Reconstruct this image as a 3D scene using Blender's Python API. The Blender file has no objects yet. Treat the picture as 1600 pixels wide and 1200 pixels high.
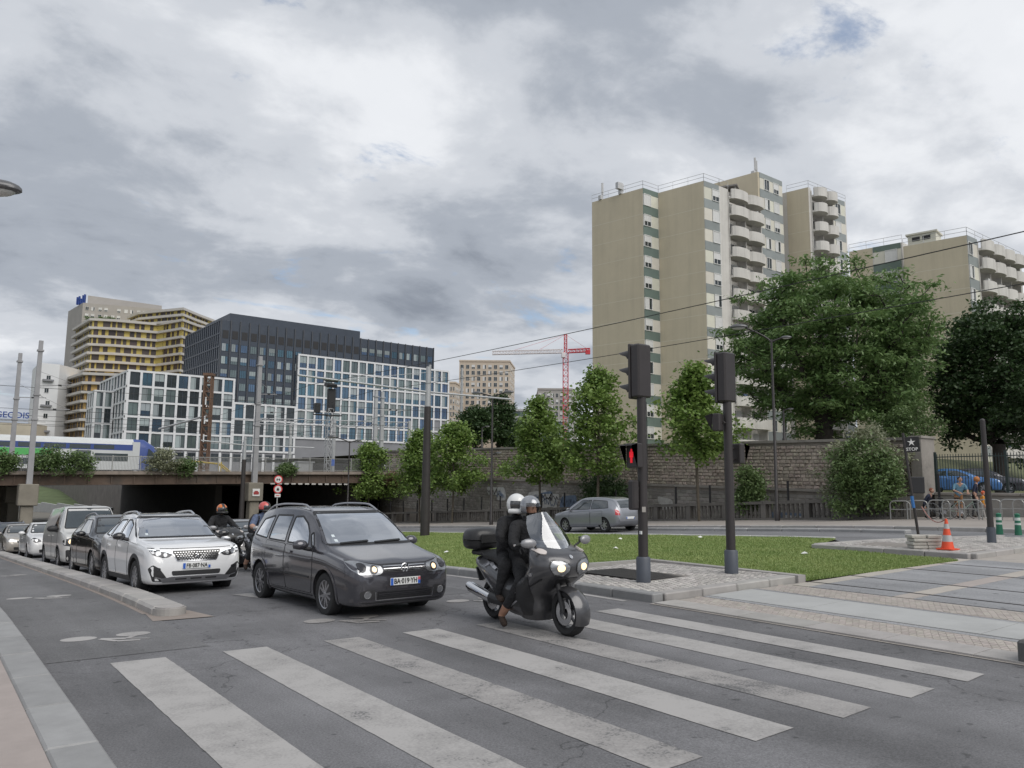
import bpy, bmesh, math, random
import numpy as np
from mathutils import Vector, Matrix
from mathutils.bvhtree import BVHTree
from mathutils.geometry import delaunay_2d_cdt
random.seed(7); RNG = np.random.default_rng(7)
sc = bpy.context.scene
R = math.radians
# ---------------------------------------------------------------- camera
# world frame: X across the avenue, Y along it (away towards the underpass)
FPX, PITCH, ROLL, YAW, EYE = 1240.0, math.atan(160/1240), R(.5), R(36.6), 1.95
cd = bpy.data.cameras.new('camera'); cam = bpy.data.objects.new('camera', cd)
sc.collection.objects.link(cam); sc.camera = cam
cd.sensor_width = 36; cd.lens = 36*FPX/1600; cd.clip_end = 3000; cd.clip_start = .1
fwd = Vector((math.sin(YAW)*math.cos(PITCH), math.cos(YAW)*math.cos(PITCH), math.sin(PITCH)))
right = Vector((math.cos(YAW), -math.sin(YAW), 0)); up = right.cross(fwd)
r2 = right*math.cos(ROLL) + up*math.sin(ROLL); u2 = -right*math.sin(ROLL) + up*math.cos(ROLL)
mw = Matrix((r2, u2, -fwd)).transposed().to_4x4(); mw.translation = (0, 0, EYE)
cam.matrix_world = mw
# ---------------------------------------------------------------- world, sun, exposure
SUN_EL, SUN_AZ = R(48), R(172)          # azimuth measured from +Y towards +X
w = bpy.data.worlds.new('World'); sc.world = w; w.use_nodes = True
nt = w.node_tree; nt.nodes.clear()
def N(nt, t, **k):
    n = nt.nodes.new(t)
    for a, b in k.items(): setattr(n, a, b)
    return n
def ramp(nt, stops, fac=None, interp='EASE'):
    n = N(nt, 'ShaderNodeValToRGB'); cr = n.color_ramp; cr.interpolation = interp
    while len(cr.elements) < len(stops): cr.elements.new(.5)
    for e, (p, c) in zip(cr.elements, stops):
        e.position = p; e.color = (c if len(c) == 4 else (*c, 1)) if hasattr(c, '__len__') else (c, c, c, 1)
    if fac is not None: nt.links.new(fac, n.inputs[0])
    return n
def mth(nt, op, a, b=None, c=None):
    n = N(nt, 'ShaderNodeMath', operation=op)
    for i, v in enumerate((a, b, c)):
        if v is None: continue
        if isinstance(v, (int, float)): n.inputs[i].default_value = v
        else: nt.links.new(v, n.inputs[i])
    return n.outputs[0]
L = nt.links.new
tc = N(nt, 'ShaderNodeTexCoord'); sx = N(nt, 'ShaderNodeSeparateXYZ'); L(tc.outputs['Generated'], sx.inputs[0])
zc = mth(nt, 'ADD', mth(nt, 'MAXIMUM', sx.outputs[2], 0), .22)
cx = N(nt, 'ShaderNodeCombineXYZ'); L(mth(nt, 'DIVIDE', sx.outputs[0], zc), cx.inputs[0]); L(mth(nt, 'DIVIDE', sx.outputs[1], zc), cx.inputs[1])
SKY_OFF = (12.46, 14.84, 0.0)
def cloud_noise(scale, off, detail=9, rough=.55, dist=.4, rot=0.6, stretch=(1, 1.5, 1)):
    m = N(nt, 'ShaderNodeMapping'); m.inputs['Location'].default_value = off; m.inputs['Scale'].default_value = stretch
    m.inputs['Rotation'].default_value = (0, 0, rot); L(cx.outputs[0], m.inputs[0])
    n = N(nt, 'ShaderNodeTexNoise'); n.inputs['Scale'].default_value = scale; n.inputs['Detail'].default_value = detail
    n.inputs['Roughness'].default_value = rough; n.inputs['Distortion'].default_value = dist; L(m.outputs[0], n.inputs[0])
    return n.outputs[0]
n_big = cloud_noise(.42, SKY_OFF, 3, .5, .3)
n_mid = cloud_noise(1.7, (7.3, 2.2, 0), 10, .55, .25, .6, (1, 1.25, 1))
n_fine = cloud_noise(4.2, (1.3, 9.2, 0), 8, .6, .2, .3, (1, 1, 1))
tot = mth(nt, 'ADD', mth(nt, 'MULTIPLY', n_big, .47), mth(nt, 'ADD', mth(nt, 'MULTIPLY', n_mid, .38), mth(nt, 'MULTIPLY', n_fine, .17)))
cl = ramp(nt, [(.39, (.215, .24, .285)), (.465, (.335, .365, .415)), (.53, (.51, .535, .577)), (.60, (.69, .708, .738)), (.70, (.84, .848, .866))], tot)
sky = N(nt, 'ShaderNodeTexSky', sky_type='NISHITA', sun_disc=False); sky.sun_elevation = SUN_EL; sky.sun_rotation = SUN_AZ
b1 = N(nt, 'ShaderNodeBackground'); b1.inputs[1].default_value = .1; L(sky.outputs[0], b1.inputs[0])
b2 = N(nt, 'ShaderNodeBackground'); b2.inputs[1].default_value = .86; L(cl.outputs[0], b2.inputs[0])
hole = ramp(nt, [(.585, 1.0), (.70, .3)], cloud_noise(2.3, (4.4, 6.1, 0), 9, .62, .3))
mx = N(nt, 'ShaderNodeMixShader'); L(hole.outputs[0], mx.inputs[0]); L(b1.outputs[0], mx.inputs[1]); L(b2.outputs[0], mx.inputs[2])
L(mx.outputs[0], N(nt, 'ShaderNodeOutputWorld').inputs[0])
sl = bpy.data.lights.new('sun', 'SUN'); sl.energy = 1.5; sl.angle = R(55); sl.color = (1, .96, .9)
so = bpy.data.objects.new('sun', sl); sc.collection.objects.link(so); so.location = (0, 0, 80)
sd = Vector((math.sin(SUN_AZ)*math.cos(SUN_EL), math.cos(SUN_AZ)*math.cos(SUN_EL), math.sin(SUN_EL)))
so.rotation_euler = sd.to_track_quat('Z', 'Y').to_euler()
sc.view_settings.view_transform = 'Standard'; sc.view_settings.look = 'None'; sc.view_settings.gamma = 1
sc.view_settings.exposure = 0.50
sc.render.engine = 'CYCLES'

# ---------------------------------------------------------------- site geometry
def sp(x, wd=2.0): return x if x/wd > 30 else wd*math.log1p(math.exp(x/wd))
def zf(t, s):                            # the avenue drops to the underpass and climbs towards the far side
    d = sp(s-14) - sp(s-78)
    return -.045*d + .028*(sp(t-9)-sp(t-60))
def ray(u, v):
    a, b = u-800, v-600
    c, q = math.cos(ROLL), math.sin(ROLL)
    a2, b2 = a*c+b*q, -a*q+b*c
    x, y, z = a2, FPX*math.cos(PITCH)+b2*math.sin(PITCH), FPX*math.sin(PITCH)-b2*math.cos(PITCH)
    cy, sy = math.cos(YAW), math.sin(YAW)
    return Vector((cy*x+sy*y, -sy*x+cy*y, z))/y      # per metre of depth
def depth(u, v, d): return Vector((0, 0, EYE)) + ray(u, v)*d
def OF(x, y): return (math.cos(YAW)*x+math.sin(YAW)*y, -math.sin(YAW)*x+math.cos(YAW)*y)   # (right, ahead) -> world

# ---------------------------------------------------------------- materials
MATS = {}
def M(name, col, rough=.6, metal=0, var=.12, scale=4., bump=0, bscale=None, coat=0, emit=0, spec=.5, island=0, space='pos', dirt=0, detail=6, bdist=.02, streak=0):
    if name in MATS: return MATS[name]
    m = bpy.data.materials.new(name); m.use_nodes = True; nt = m.node_tree; L = nt.links.new
    p = nt.nodes['Principled BSDF']
    p.inputs['Roughness'].default_value = rough; p.inputs['Metallic'].default_value = metal
    p.inputs['Specular IOR Level'].default_value = spec
    if coat: p.inputs['Coat Weight'].default_value = coat; p.inputs['Coat Roughness'].default_value = .06
    p.inputs['Base Color'].default_value = (*col, 1)
    if emit: p.inputs['Emission Color'].default_value = (*col, 1); p.inputs['Emission Strength'].default_value = emit
    if space == 'pos': co = N(nt, 'ShaderNodeNewGeometry').outputs['Position']
    else: co = N(nt, 'ShaderNodeTexCoord').outputs['Object']
    if var or island:
        hsv = N(nt, 'ShaderNodeHueSaturation'); hsv.inputs['Color'].default_value = (*col, 1)
        val = None
        if var:
            n = N(nt, 'ShaderNodeTexNoise'); n.inputs['Scale'].default_value = scale; n.inputs['Detail'].default_value = detail; n.inputs['Roughness'].default_value = .62; L(co, n.inputs[0])
            val = mth(nt, 'MULTIPLY_ADD', n.outputs[0], var*4, 1-var*2)
        if island:
            g = N(nt, 'ShaderNodeNewGeometry'); oi = N(nt, 'ShaderNodeObjectInfo')
            rnd = mth(nt, 'FRACT', mth(nt, 'ADD', g.outputs['Random Per Island'], oi.outputs['Random']))
            v2 = mth(nt, 'MULTIPLY_ADD', rnd, island*2, 1-island)
            val = v2 if val is None else mth(nt, 'MULTIPLY', val, v2)
            L(mth(nt, 'MULTIPLY_ADD', mth(nt, 'FRACT', mth(nt, 'MULTIPLY', rnd, 7.3)), .05, .475), hsv.inputs['Hue'])
        L(val, hsv.inputs['Value']); out = hsv.outputs[0]
        if dirt:
            nd = N(nt, 'ShaderNodeTexNoise'); nd.inputs['Scale'].default_value = scale*.35; nd.inputs['Detail'].default_value = 8; nd.inputs['Roughness'].default_value = .7; L(co, nd.inputs[0])
            rp = ramp(nt, [(.48, 0.), (.68, dirt)], nd.outputs[0])
            mxx = N(nt, 'ShaderNodeMix', data_type='RGBA'); L(rp.outputs[0], mxx.inputs[0]); L(out, mxx.inputs[6]); mxx.inputs[7].default_value = (.06, .055, .05, 1); out = mxx.outputs[2]
        if streak:
            mp = N(nt, 'ShaderNodeMapping'); mp.inputs['Scale'].default_value = (1.3, 1.3, .06); L(co, mp.inputs[0]); ns = N(nt, 'ShaderNodeTexNoise'); ns.inputs['Scale'].default_value = 1.0; ns.inputs['Detail'].default_value = 7; ns.inputs['Roughness'].default_value = .65; L(mp.outputs[0], ns.inputs[0])
            rs = ramp(nt, [(.42, 1.0), (.72, 1-streak)], ns.outputs[0]); hs = N(nt, 'ShaderNodeHueSaturation'); L(out, hs.inputs['Color']); L(rs.outputs[0], hs.inputs['Value']); out = hs.outputs[0]
        L(out, p.inputs['Base Color'])
    if bump:
        nb = N(nt, 'ShaderNodeTexNoise'); nb.inputs['Scale'].default_value = bscale or scale*8; nb.inputs['Detail'].default_value = 4; L(co, nb.inputs[0])
        bp = N(nt, 'ShaderNodeBump'); bp.inputs['Strength'].default_value = bump; bp.inputs['Distance'].default_value = bdist; L(nb.outputs[0], bp.inputs['Height']); L(bp.outputs[0], p.inputs['Normal'])
    MATS[name] = m
    return m
def glassmat(name, tint=(.5, .56, .56), refl=1.0, thru=.6):
    if name in MATS: return MATS[name]
    m = bpy.data.materials.new(name); m.use_nodes = True; nt = m.node_tree; nt.nodes.clear(); L = nt.links.new
    fr = N(nt, 'ShaderNodeFresnel'); fr.inputs[0].default_value = 1.52
    fac = mth(nt, 'MINIMUM', mth(nt, 'MULTIPLY_ADD', fr.outputs[0], 1.6*refl, .05*refl), 1)
    t = N(nt, 'ShaderNodeBsdfTransparent'); t.inputs[0].default_value = (tint[0]*thru, tint[1]*thru, tint[2]*thru, 1)
    g = N(nt, 'ShaderNodeBsdfGlossy'); g.inputs['Roughness'].default_value = .02; g.inputs[0].default_value = (.95, .97, 1, 1)
    x = N(nt, 'ShaderNodeMixShader'); L(fac, x.inputs[0]); L(t.outputs[0], x.inputs[1]); L(g.outputs[0], x.inputs[2])
    L(x.outputs[0], N(nt, 'ShaderNodeOutputMaterial').inputs[0]); MATS[name] = m
    return m
def leafmat(name, c1, c2, rough=.5):
    if name in MATS: return MATS[name]
    m = bpy.data.materials.new(name); m.use_nodes = True; nt = m.node_tree; L = nt.links.new
    p = nt.nodes['Principled BSDF']; out = nt.nodes['Material Output']
    g = N(nt, 'ShaderNodeNewGeometry')
    nz = N(nt, 'ShaderNodeTexNoise'); nz.inputs['Scale'].default_value = .9; nz.inputs['Detail'].default_value = 3; L(g.outputs['Position'], nz.inputs[0])
    f = mth(nt, 'ADD', mth(nt, 'MULTIPLY', g.outputs['Random Per Island'], .6), mth(nt, 'MULTIPLY_ADD', nz.outputs[0], .9, -.25))
    cr = ramp(nt, [(0, c1), (1, c2)], f, 'LINEAR'); L(cr.outputs[0], p.inputs['Base Color']); p.inputs['Roughness'].default_value = rough
    tr = N(nt, 'ShaderNodeBsdfTranslucent'); L(cr.outputs[0], tr.inputs[0])
    mx = N(nt, 'ShaderNodeMixShader'); mx.inputs[0].default_value = .3; L(p.outputs[0], mx.inputs[1]); L(tr.outputs[0], mx.inputs[2]); L(mx.outputs[0], out.inputs[0])
    MATS[name] = m
    return m

# ---------------------------------------------------------------- mesh helpers
COL = sc.collection
def put(o, parent=None, loc=None, rot=None):
    COL.objects.link(o)
    if parent is not None: o.parent = parent
    if loc is not None: o.location = loc
    if rot is not None: o.rotation_euler = rot
    return o
def tag(o, label=None, cat=None, group=None, kind=None):
    if label: o['label'] = label
    if cat: o['category'] = cat
    if group: o['group'] = group
    if kind: o['kind'] = kind
    return o
def thing(name, label, cat, loc=(0, 0, 0), rz=0, group=None):
    o = bpy.data.objects.new(name, None); o.empty_display_size = .2
    put(o, None, loc, (0, 0, rz)); return tag(o, label, cat, group)
def mesh_obj(name, verts, faces, mats, parent=None, loc=None, rot=None, mi=None, smooth=0):
    me = bpy.data.meshes.new(name); me.from_pydata([tuple(v) for v in verts], [], faces); finish(me, mats, mi, smooth)
    return put(bpy.data.objects.new(name, me), parent, loc, rot)
def finish(me, mats, mi=None, smooth=0):
    for m in (mats if isinstance(mats, (list, tuple)) else [mats]): me.materials.append(m)
    if mi is not None: me.polygons.foreach_set('material_index', mi)
    if smooth:
        me.shade_smooth()
        if smooth < 180: me.set_sharp_from_angle(angle=R(smooth))
    me.update()
def inst(o, name, parent, loc=(0, 0, 0), rot=(0, 0, 0), scale=None):
    c = bpy.data.objects.new(name, o if isinstance(o, bpy.types.Mesh) else o.data); put(c, parent, loc, rot)
    if scale is not None: c.scale = scale
    return c
def copy_tree(o, parent=None, loc=None, rz=None):
    c = o.copy(); COL.objects.link(c); c.parent = parent
    if loc is not None: c.location = loc
    if rz is not None: c.rotation_euler = (0, 0, rz)
    for ch in list(o.children): copy_tree(ch, c)
    return c
class MB:
    def __init__(s): s.v = []; s.f = []; s.m = []
    def add(s, vs, fs, m=0, mat=None):
        b = len(s.v)
        s.v += [tuple(mat @ Vector(q)) for q in vs] if mat is not None else [tuple(q) for q in vs]
        s.f += [tuple(i+b for i in f) for f in fs]; s.m += [m]*len(fs); return s
    def box(s, a, b, m=0, mat=None):
        (x0, y0, z0), (x1, y1, z1) = a, b
        return s.add([(x0,y0,z0),(x1,y0,z0),(x1,y1,z0),(x0,y1,z0),(x0,y0,z1),(x1,y0,z1),(x1,y1,z1),(x0,y1,z1)],
                     [(0,3,2,1),(4,5,6,7),(0,1,5,4),(1,2,6,5),(2,3,7,6),(3,0,4,7)], m, mat)
    def cbox(s, c, d, m=0, rz=0, rot=None, bev=0):
        mt = Matrix.Translation(c) @ (Matrix.Rotation(rz, 4, 'Z') if rot is None else rot)
        x, y, z = d[0]/2, d[1]/2, d[2]/2
        if not bev: return s.box((-x,-y,-z), (x,y,z), m, mt)
        vs = []; fs = []                                   # chamfered box
        for sxn in (-1, 1):
            for syn in (-1, 1):
                for szn in (-1, 1):
                    vs += [(sxn*x, syn*(y-bev), szn*(z-bev)), (sxn*(x-bev), syn*y, szn*(z-bev)), (sxn*(x-bev), syn*(y-bev), szn*z)]
        bm = bmesh.new(); [bm.verts.new(q) for q in vs]; r = bmesh.ops.convex_hull(bm, input=bm.verts); bm.verts.index_update()
        fs = [tuple(q.index for q in f.verts) for f in bm.faces]; bm.free()
        return s.add(vs, fs, m, mt)
    def prism(s, poly, z0, z1, m=0, mat=None):
        n = len(poly)
        vs = [(x, y, z0) for x, y in poly] + [(x, y, z1) for x, y in poly]
        fs = [tuple(range(n-1, -1, -1)), tuple(range(n, 2*n))] + [(i, (i+1) % n, n+(i+1) % n, n+i) for i in range(n)]
        return s.add(vs, fs, m, mat)
    def cyl(s, p0, p1, r0, r1=None, n=12, m=0, caps=True):
        return s.tube([p0, p1], [r0, r0 if r1 is None else r1], n, m, caps)
    def tube(s, pts, rad, n=8, m=0, caps=True):
        pts = [Vector(p) for p in pts]; k = len(pts)
        rad = rad if hasattr(rad, '__len__') else [rad]*k
        base = len(s.v); ref = None
        for i, p in enumerate(pts):
            d = (pts[min(i+1, k-1)]-pts[max(i-1, 0)]).normalized()
            if ref is None: ref = Vector((0, 0, 1)) if abs(d.z) < .9 else Vector((1, 0, 0))
            a = d.cross(ref).normalized(); b = a.cross(d).normalized(); ref = b
            for j in range(n):
                an = 2*math.pi*j/n; s.v.append(tuple(p + (a*math.cos(an)+b*math.sin(an))*rad[i]))
        fs = [(base+i*n+j, base+i*n+(j+1) % n, base+(i+1)*n+(j+1) % n, base+(i+1)*n+j) for i in range(k-1) for j in range(n)]
        if caps: fs += [tuple(base+j for j in range(n-1, -1, -1)), tuple(base+(k-1)*n+j for j in range(n))]
        s.f += fs; s.m += [m]*len(fs); return s
    def lathe(s, prof, n=24, m=0, mat=None, closed=False):   # profile (r, z) about Z
        k = len(prof); vs = [(r*math.cos(2*math.pi*j/n), r*math.sin(2*math.pi*j/n), z) for r, z in prof for j in range(n)]
        fs = [(i*n+j, i*n+(j+1) % n, (i+1)*n+(j+1) % n, (i+1)*n+j) for i in range(k-1) for j in range(n)]
        if closed: fs += [((k-1)*n+j, (k-1)*n+(j+1) % n, (j+1) % n, j) for j in range(n)]
        else:
            if prof[0][0] > 1e-4: fs.append(tuple(range(n-1, -1, -1)))
            if prof[-1][0] > 1e-4: fs.append(tuple((k-1)*n+j for j in range(n)))
        return s.add(vs, fs, m, mat)
    def ball(s, c, r, m=0, n=12, mat=None):
        r = r if hasattr(r, '__len__') else (r, r, r)
        vs = [(0, 0, -1)]; k = max(4, n//2)
        for i in range(1, k):
            a = -math.pi/2+math.pi*i/k; vs += [(math.cos(a)*math.cos(2*math.pi*j/n), math.cos(a)*math.sin(2*math.pi*j/n), math.sin(a)) for j in range(n)]
        vs.append((0, 0, 1)); fs = []
        for j in range(n):
            fs.append((0, 1+(j+1) % n, 1+j)); fs.append((len(vs)-1, 1+(k-2)*n+j, 1+(k-2)*n+(j+1) % n))
            fs += [(1+i*n+j, 1+i*n+(j+1) % n, 1+(i+1)*n+(j+1) % n, 1+(i+1)*n+j) for i in range(k-2)]
        mt = Matrix.Translation(c) @ (mat if mat is not None else Matrix.Identity(4)) @ Matrix.Diagonal((*r, 1))
        return s.add(vs, fs, m, mt)
    def mesh(s, name, mats, smooth=0):
        me = bpy.data.meshes.new(name); me.from_pydata(s.v, [], s.f); finish(me, mats, s.m, smooth); return me
    def build(s, name, mats, parent=None, loc=None, rot=None, smooth=0):
        return put(bpy.data.objects.new(name, s.mesh(name, mats, smooth)), parent, loc, rot)
RX = lambda a: Matrix.Rotation(a, 4, 'X')
RY = lambda a: Matrix.Rotation(a, 4, 'Y')
RZ = lambda a: Matrix.Rotation(a, 4, 'Z')
TR = lambda *p: Matrix.Translation(p)
def text_mesh(body, size, mat, extrude=.003, align='CENTER'):
    c = bpy.data.curves.new('lettering', 'FONT'); c.body = body; c.size = size; c.extrude = extrude; c.align_x = align; c.align_y = 'CENTER'; c.resolution_u = 3; c.offset = size*.014
    o = put(bpy.data.objects.new('lettering', c)); dg = bpy.context.evaluated_depsgraph_get()
    me = bpy.data.meshes.new_from_object(o.evaluated_get(dg)); bpy.data.objects.remove(o); bpy.data.curves.remove(c)
    me.materials.clear(); me.materials.append(mat); return me
def smooth_poly(poly, r=.03, n=4):
    out = []; k = len(poly)
    for i in range(k):
        p, a, b = Vector(poly[i]), Vector(poly[i-1]), Vector(poly[(i+1) % k])
        ra = min(r, (a-p).length*.45); rb = min(r, (b-p).length*.45)
        p0 = p+(a-p).normalized()*ra; p1 = p+(b-p).normalized()*rb
        for j in range(n+1):
            q = j/n; out.append(tuple((p0*(1-q)+p*q)*(1-q) + (p*(1-q)+p1*q)*q))
    return out
def fill_poly(poly, res):
    vs = []; k = len(poly)
    for i in range(k):
        a, b = Vector(poly[i]), Vector(poly[(i+1) % k]); m = max(1, int((b-a).length/res+.5))
        vs += [a+(b-a)*j/m for j in range(m)]
    nb = len(vs); P = np.array([tuple(q) for q in vs])
    x0, y0 = P.min(0); x1, y1 = P.max(0)
    gx, gy = np.meshgrid(np.arange(x0+res/2, x1, res), np.arange(y0+res/2, y1, res)); G = np.c_[gx.ravel(), gy.ravel()]
    if len(G):
        ins = np.zeros(len(G), bool); dm = np.full(len(G), 1e9)
        for i in range(nb):
            a, b = P[i], P[(i+1) % nb]
            c = (a[1] > G[:, 1]) != (b[1] > G[:, 1])
            with np.errstate(divide='ignore', invalid='ignore'): xi = (b[0]-a[0])*(G[:, 1]-a[1])/(b[1]-a[1])+a[0]
            ins ^= c & (G[:, 0] < xi); dm = np.minimum(dm, np.hypot(G[:, 0]-a[0], G[:, 1]-a[1]))
        vs += [Vector(q) for q in G[ins & (dm > res*.45)]]
    o = delaunay_2d_cdt(vs, [(i, (i+1) % nb) for i in range(nb)], [list(range(nb))], 1, 1e-6)
    return [tuple(q) for q in o[0]], [tuple(f) for f in o[2]], nb
# ================================================================ SETTING
def asphalt(name, base, patch=.25, crack=True):
    m = bpy.data.materials.new(name); m.use_nodes = True; nt = m.node_tree; L = nt.links.new; p = nt.nodes['Principled BSDF']
    co = N(nt, 'ShaderNodeNewGeometry').outputs['Position']
    def nz(sc_, det=6, ro=.6, v=co):
        n = N(nt, 'ShaderNodeTexNoise'); n.inputs['Scale'].default_value = sc_; n.inputs['Detail'].default_value = det; n.inputs['Roughness'].default_value = ro; L(v, n.inputs[0]); return n.outputs[0]
    st = N(nt, 'ShaderNodeMapping'); st.inputs['Scale'].default_value = (1.1, .07, 1); L(co, st.inputs[0])
    a = ramp(nt, [(.3, 1-patch), (.7, 1+patch)], nz(.45, 8)); b = ramp(nt, [(.3, .5), (.7, 1.5)], nz(55, 4, .85), 'LINEAR'); c = ramp(nt, [(.35, .84), (.65, 1.12)], nz(1, 5, .55, st.outputs[0]))
    v = mth(nt, 'MULTIPLY', mth(nt, 'MULTIPLY', a.outputs[0], b.outputs[0]), c.outputs[0])
    sp_ = ramp(nt, [(.66, 1.0), (.74, .55)], nz(6, 2, .5)); v = mth(nt, 'MULTIPLY', v, sp_.outputs[0])
    if crack:
        wv = N(nt, 'ShaderNodeTexVoronoi', feature='DISTANCE_TO_EDGE'); wv.inputs['Scale'].default_value = .28
        dd = N(nt, 'ShaderNodeVectorMath', operation='ADD'); nn = N(nt, 'ShaderNodeTexNoise'); nn.inputs['Scale'].default_value = 1.6; nn.inputs['Detail'].default_value = 6; L(co, nn.inputs[0]); L(co, dd.inputs[0]); L(nn.outputs['Color'], dd.inputs[1]); L(dd.outputs[0], wv.inputs[0])
        cr = ramp(nt, [(.0, .45), (.0045, 1.0)], wv.outputs[0]); v = mth(nt, 'MULTIPLY', v, cr.outputs[0])
    h = N(nt, 'ShaderNodeHueSaturation'); h.inputs['Color'].default_value = (*base, 1); L(v, h.inputs['Value']); L(h.outputs[0], p.inputs['Base Color'])
    p.inputs['Roughness'].default_value = .78
    bp = N(nt, 'ShaderNodeBump'); bp.inputs['Strength'].default_value = .35; bp.inputs['Distance'].default_value = .006; L(nz(90, 3, .8), bp.inputs['Height']); L(bp.outputs[0], p.inputs['Normal'])
    MATS[name] = m; return m
def roadpaint(name, col, wear):
    m = bpy.data.materials.new(name); m.use_nodes = True; nt = m.node_tree; L = nt.links.new; p = nt.nodes['Principled BSDF']
    co = N(nt, 'ShaderNodeNewGeometry').outputs['Position']
    n1 = N(nt, 'ShaderNodeTexNoise'); n1.inputs['Scale'].default_value = 1.3; n1.inputs['Detail'].default_value = 10; n1.inputs['Roughness'].default_value = .72; L(co, n1.inputs[0])
    n2 = N(nt, 'ShaderNodeTexNoise'); n2.inputs['Scale'].default_value = 45; n2.inputs['Detail'].default_value = 3; L(co, n2.inputs[0])
    f = mth(nt, 'ADD', mth(nt, 'MULTIPLY', n1.outputs[0], .7), mth(nt, 'MULTIPLY', n2.outputs[0], .3))
    cr = ramp(nt, [(wear-.09, (.125, .124, .126)), (wear, tuple(c*.8 for c in col)), (wear+.12, col)], f); L(cr.outputs[0], p.inputs['Base Color']); p.inputs['Roughness'].default_value = .7
    MATS[name] = m; return m
A_ROAD = asphalt('worn_asphalt', (.145, .144, .150)); A_BIKE = asphalt('bike_asphalt', (.138, .137, .14), .15, False); A_FAR = asphalt('pale_asphalt', (.165, .165, .172), .15, False)
A_TRAM = asphalt('tram_panel_asphalt', (.265, .268, .278), .12, False)
PAINT = roadpaint('crossing_paint', (.385, .372, .362), .43); PAINT_W = roadpaint('worn_crossing_paint', (.36, .345, .335), .49)
GRAN = M('granite', (.36, .345, .33), .75, var=.14, scale=3, bump=.2, bscale=60, island=.10, dirt=.18)
GRAN_D = M('grey_granite', (.29, .29, .29), .75, var=.14, scale=3, bump=.2, bscale=60, island=.12, dirt=.15)
PINK = M('pink_paving', (.35, .305, .285), .85, var=.12, scale=2.5, bump=.15, bscale=80)
CONC = M('concrete', (.39, .395, .39), .8, var=.1, scale=1.6, bump=.15, bscale=40, dirt=.12)
BEIGE = M('beige_paving', (.40, .362, .328), .85, var=.12, scale=1.5, bump=.2, bscale=50, island=.10)
SETT = M('setts', (.40, .38, .36), .85, var=.1, scale=3, island=.22)
DIRTM = M('joint_dirt', (.25, .23, .21), .95, var=.2, scale=6)
GRASSG = M('lawn_soil', (.19, .235, .085), .95, var=.25, scale=1.2, bump=.5, bscale=30)
STEEL = M('rail_steel', (.11, .10, .10), .4, metal=.8)
IRON = M('dark_iron', (.05, .047, .047), .45, metal=.3, var=.1, scale=6)
BLACKM = M('black_paint', (.018, .018, .02), .5, var=.05)

def sheet(name, x0, x1, y0, y1, dz, mat, step=1.5, parent=None, kind='structure'):
    nx = max(1, math.ceil((x1-x0)/step)); ny = max(1, math.ceil((y1-y0)/step))
    vs = [(x0+(x1-x0)*i/nx, y0+(y1-y0)*j/ny) for j in range(ny+1) for i in range(nx+1)]
    fs = [(j*(nx+1)+i, j*(nx+1)+i+1, (j+1)*(nx+1)+i+1, (j+1)*(nx+1)+i) for j in range(ny) for i in range(nx)]
    o = mesh_obj(name, [(x, y, zf(x, y)+dz) for x, y in vs], fs, mat, parent, smooth=180)
    return o if parent else tag(o, kind=kind)
def drape(name, poly, dz, mat, parent=None, res=.7, skirt=0):
    vs, fs, nb = fill_poly(poly, res)
    v3 = [(x, y, zf(x, y)+dz) for x, y in vs]; fs = list(fs)
    if skirt:
        b = len(v3); v3 += [(x, y, z-skirt) for x, y, z in v3]
        ed = {}
        for f in fs:
            for i in range(len(f)): ed[(f[i], f[(i+1) % len(f)])] = 1
        fs += [(i, i+b, j+b, j) for (i, j) in ed if (j, i) not in ed]
    o = mesh_obj(name, v3, fs, mat, parent)
    return o if parent else tag(o, kind='structure')
def slope_rot(t, s, along):       # tilt that lays an object on the ground
    e = .2; return Vector((1, 0, (zf(t+e, s)-zf(t-e, s))/(2*e))), Vector((0, 1, (zf(t, s+e)-zf(t, s-e))/(2*e)))
def lay(t, s, dz=0, rz=0):
    a, b = slope_rot(t, s, 0); n = a.cross(b).normalized()
    q = Vector((0, 0, 1)).rotation_difference(n) @ Matrix.Rotation(rz, 3, 'Z').to_quaternion()
    return (t, s, zf(t, s)+dz), q.to_euler()

tag(mesh_obj('ground', *(lambda g: ([(x, y, zf(x, y)-.10) for x, y in g[0]], g[1]))((
    [(-160+8*i, -80+8*j) for j in range(76) for i in range(57)], [(j*57+i, j*57+i+1, (j+1)*57+i+1, (j+1)*57+i) for j in range(75) for i in range(56)])),
    M('packed_ground', (.16, .15, .13), .95, var=.2, scale=.6)), kind='structure')
road = sheet('road', 1.2, 10.1, -14, 190, 0, A_ROAD, 1.6)
sheet('bike_lane', 1.2, 3.02, 10.2, 72, .004, A_BIKE, 1.2, road)
sheet('road', 10.1, 34, -30, -6, .0, A_ROAD, 2)
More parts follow.
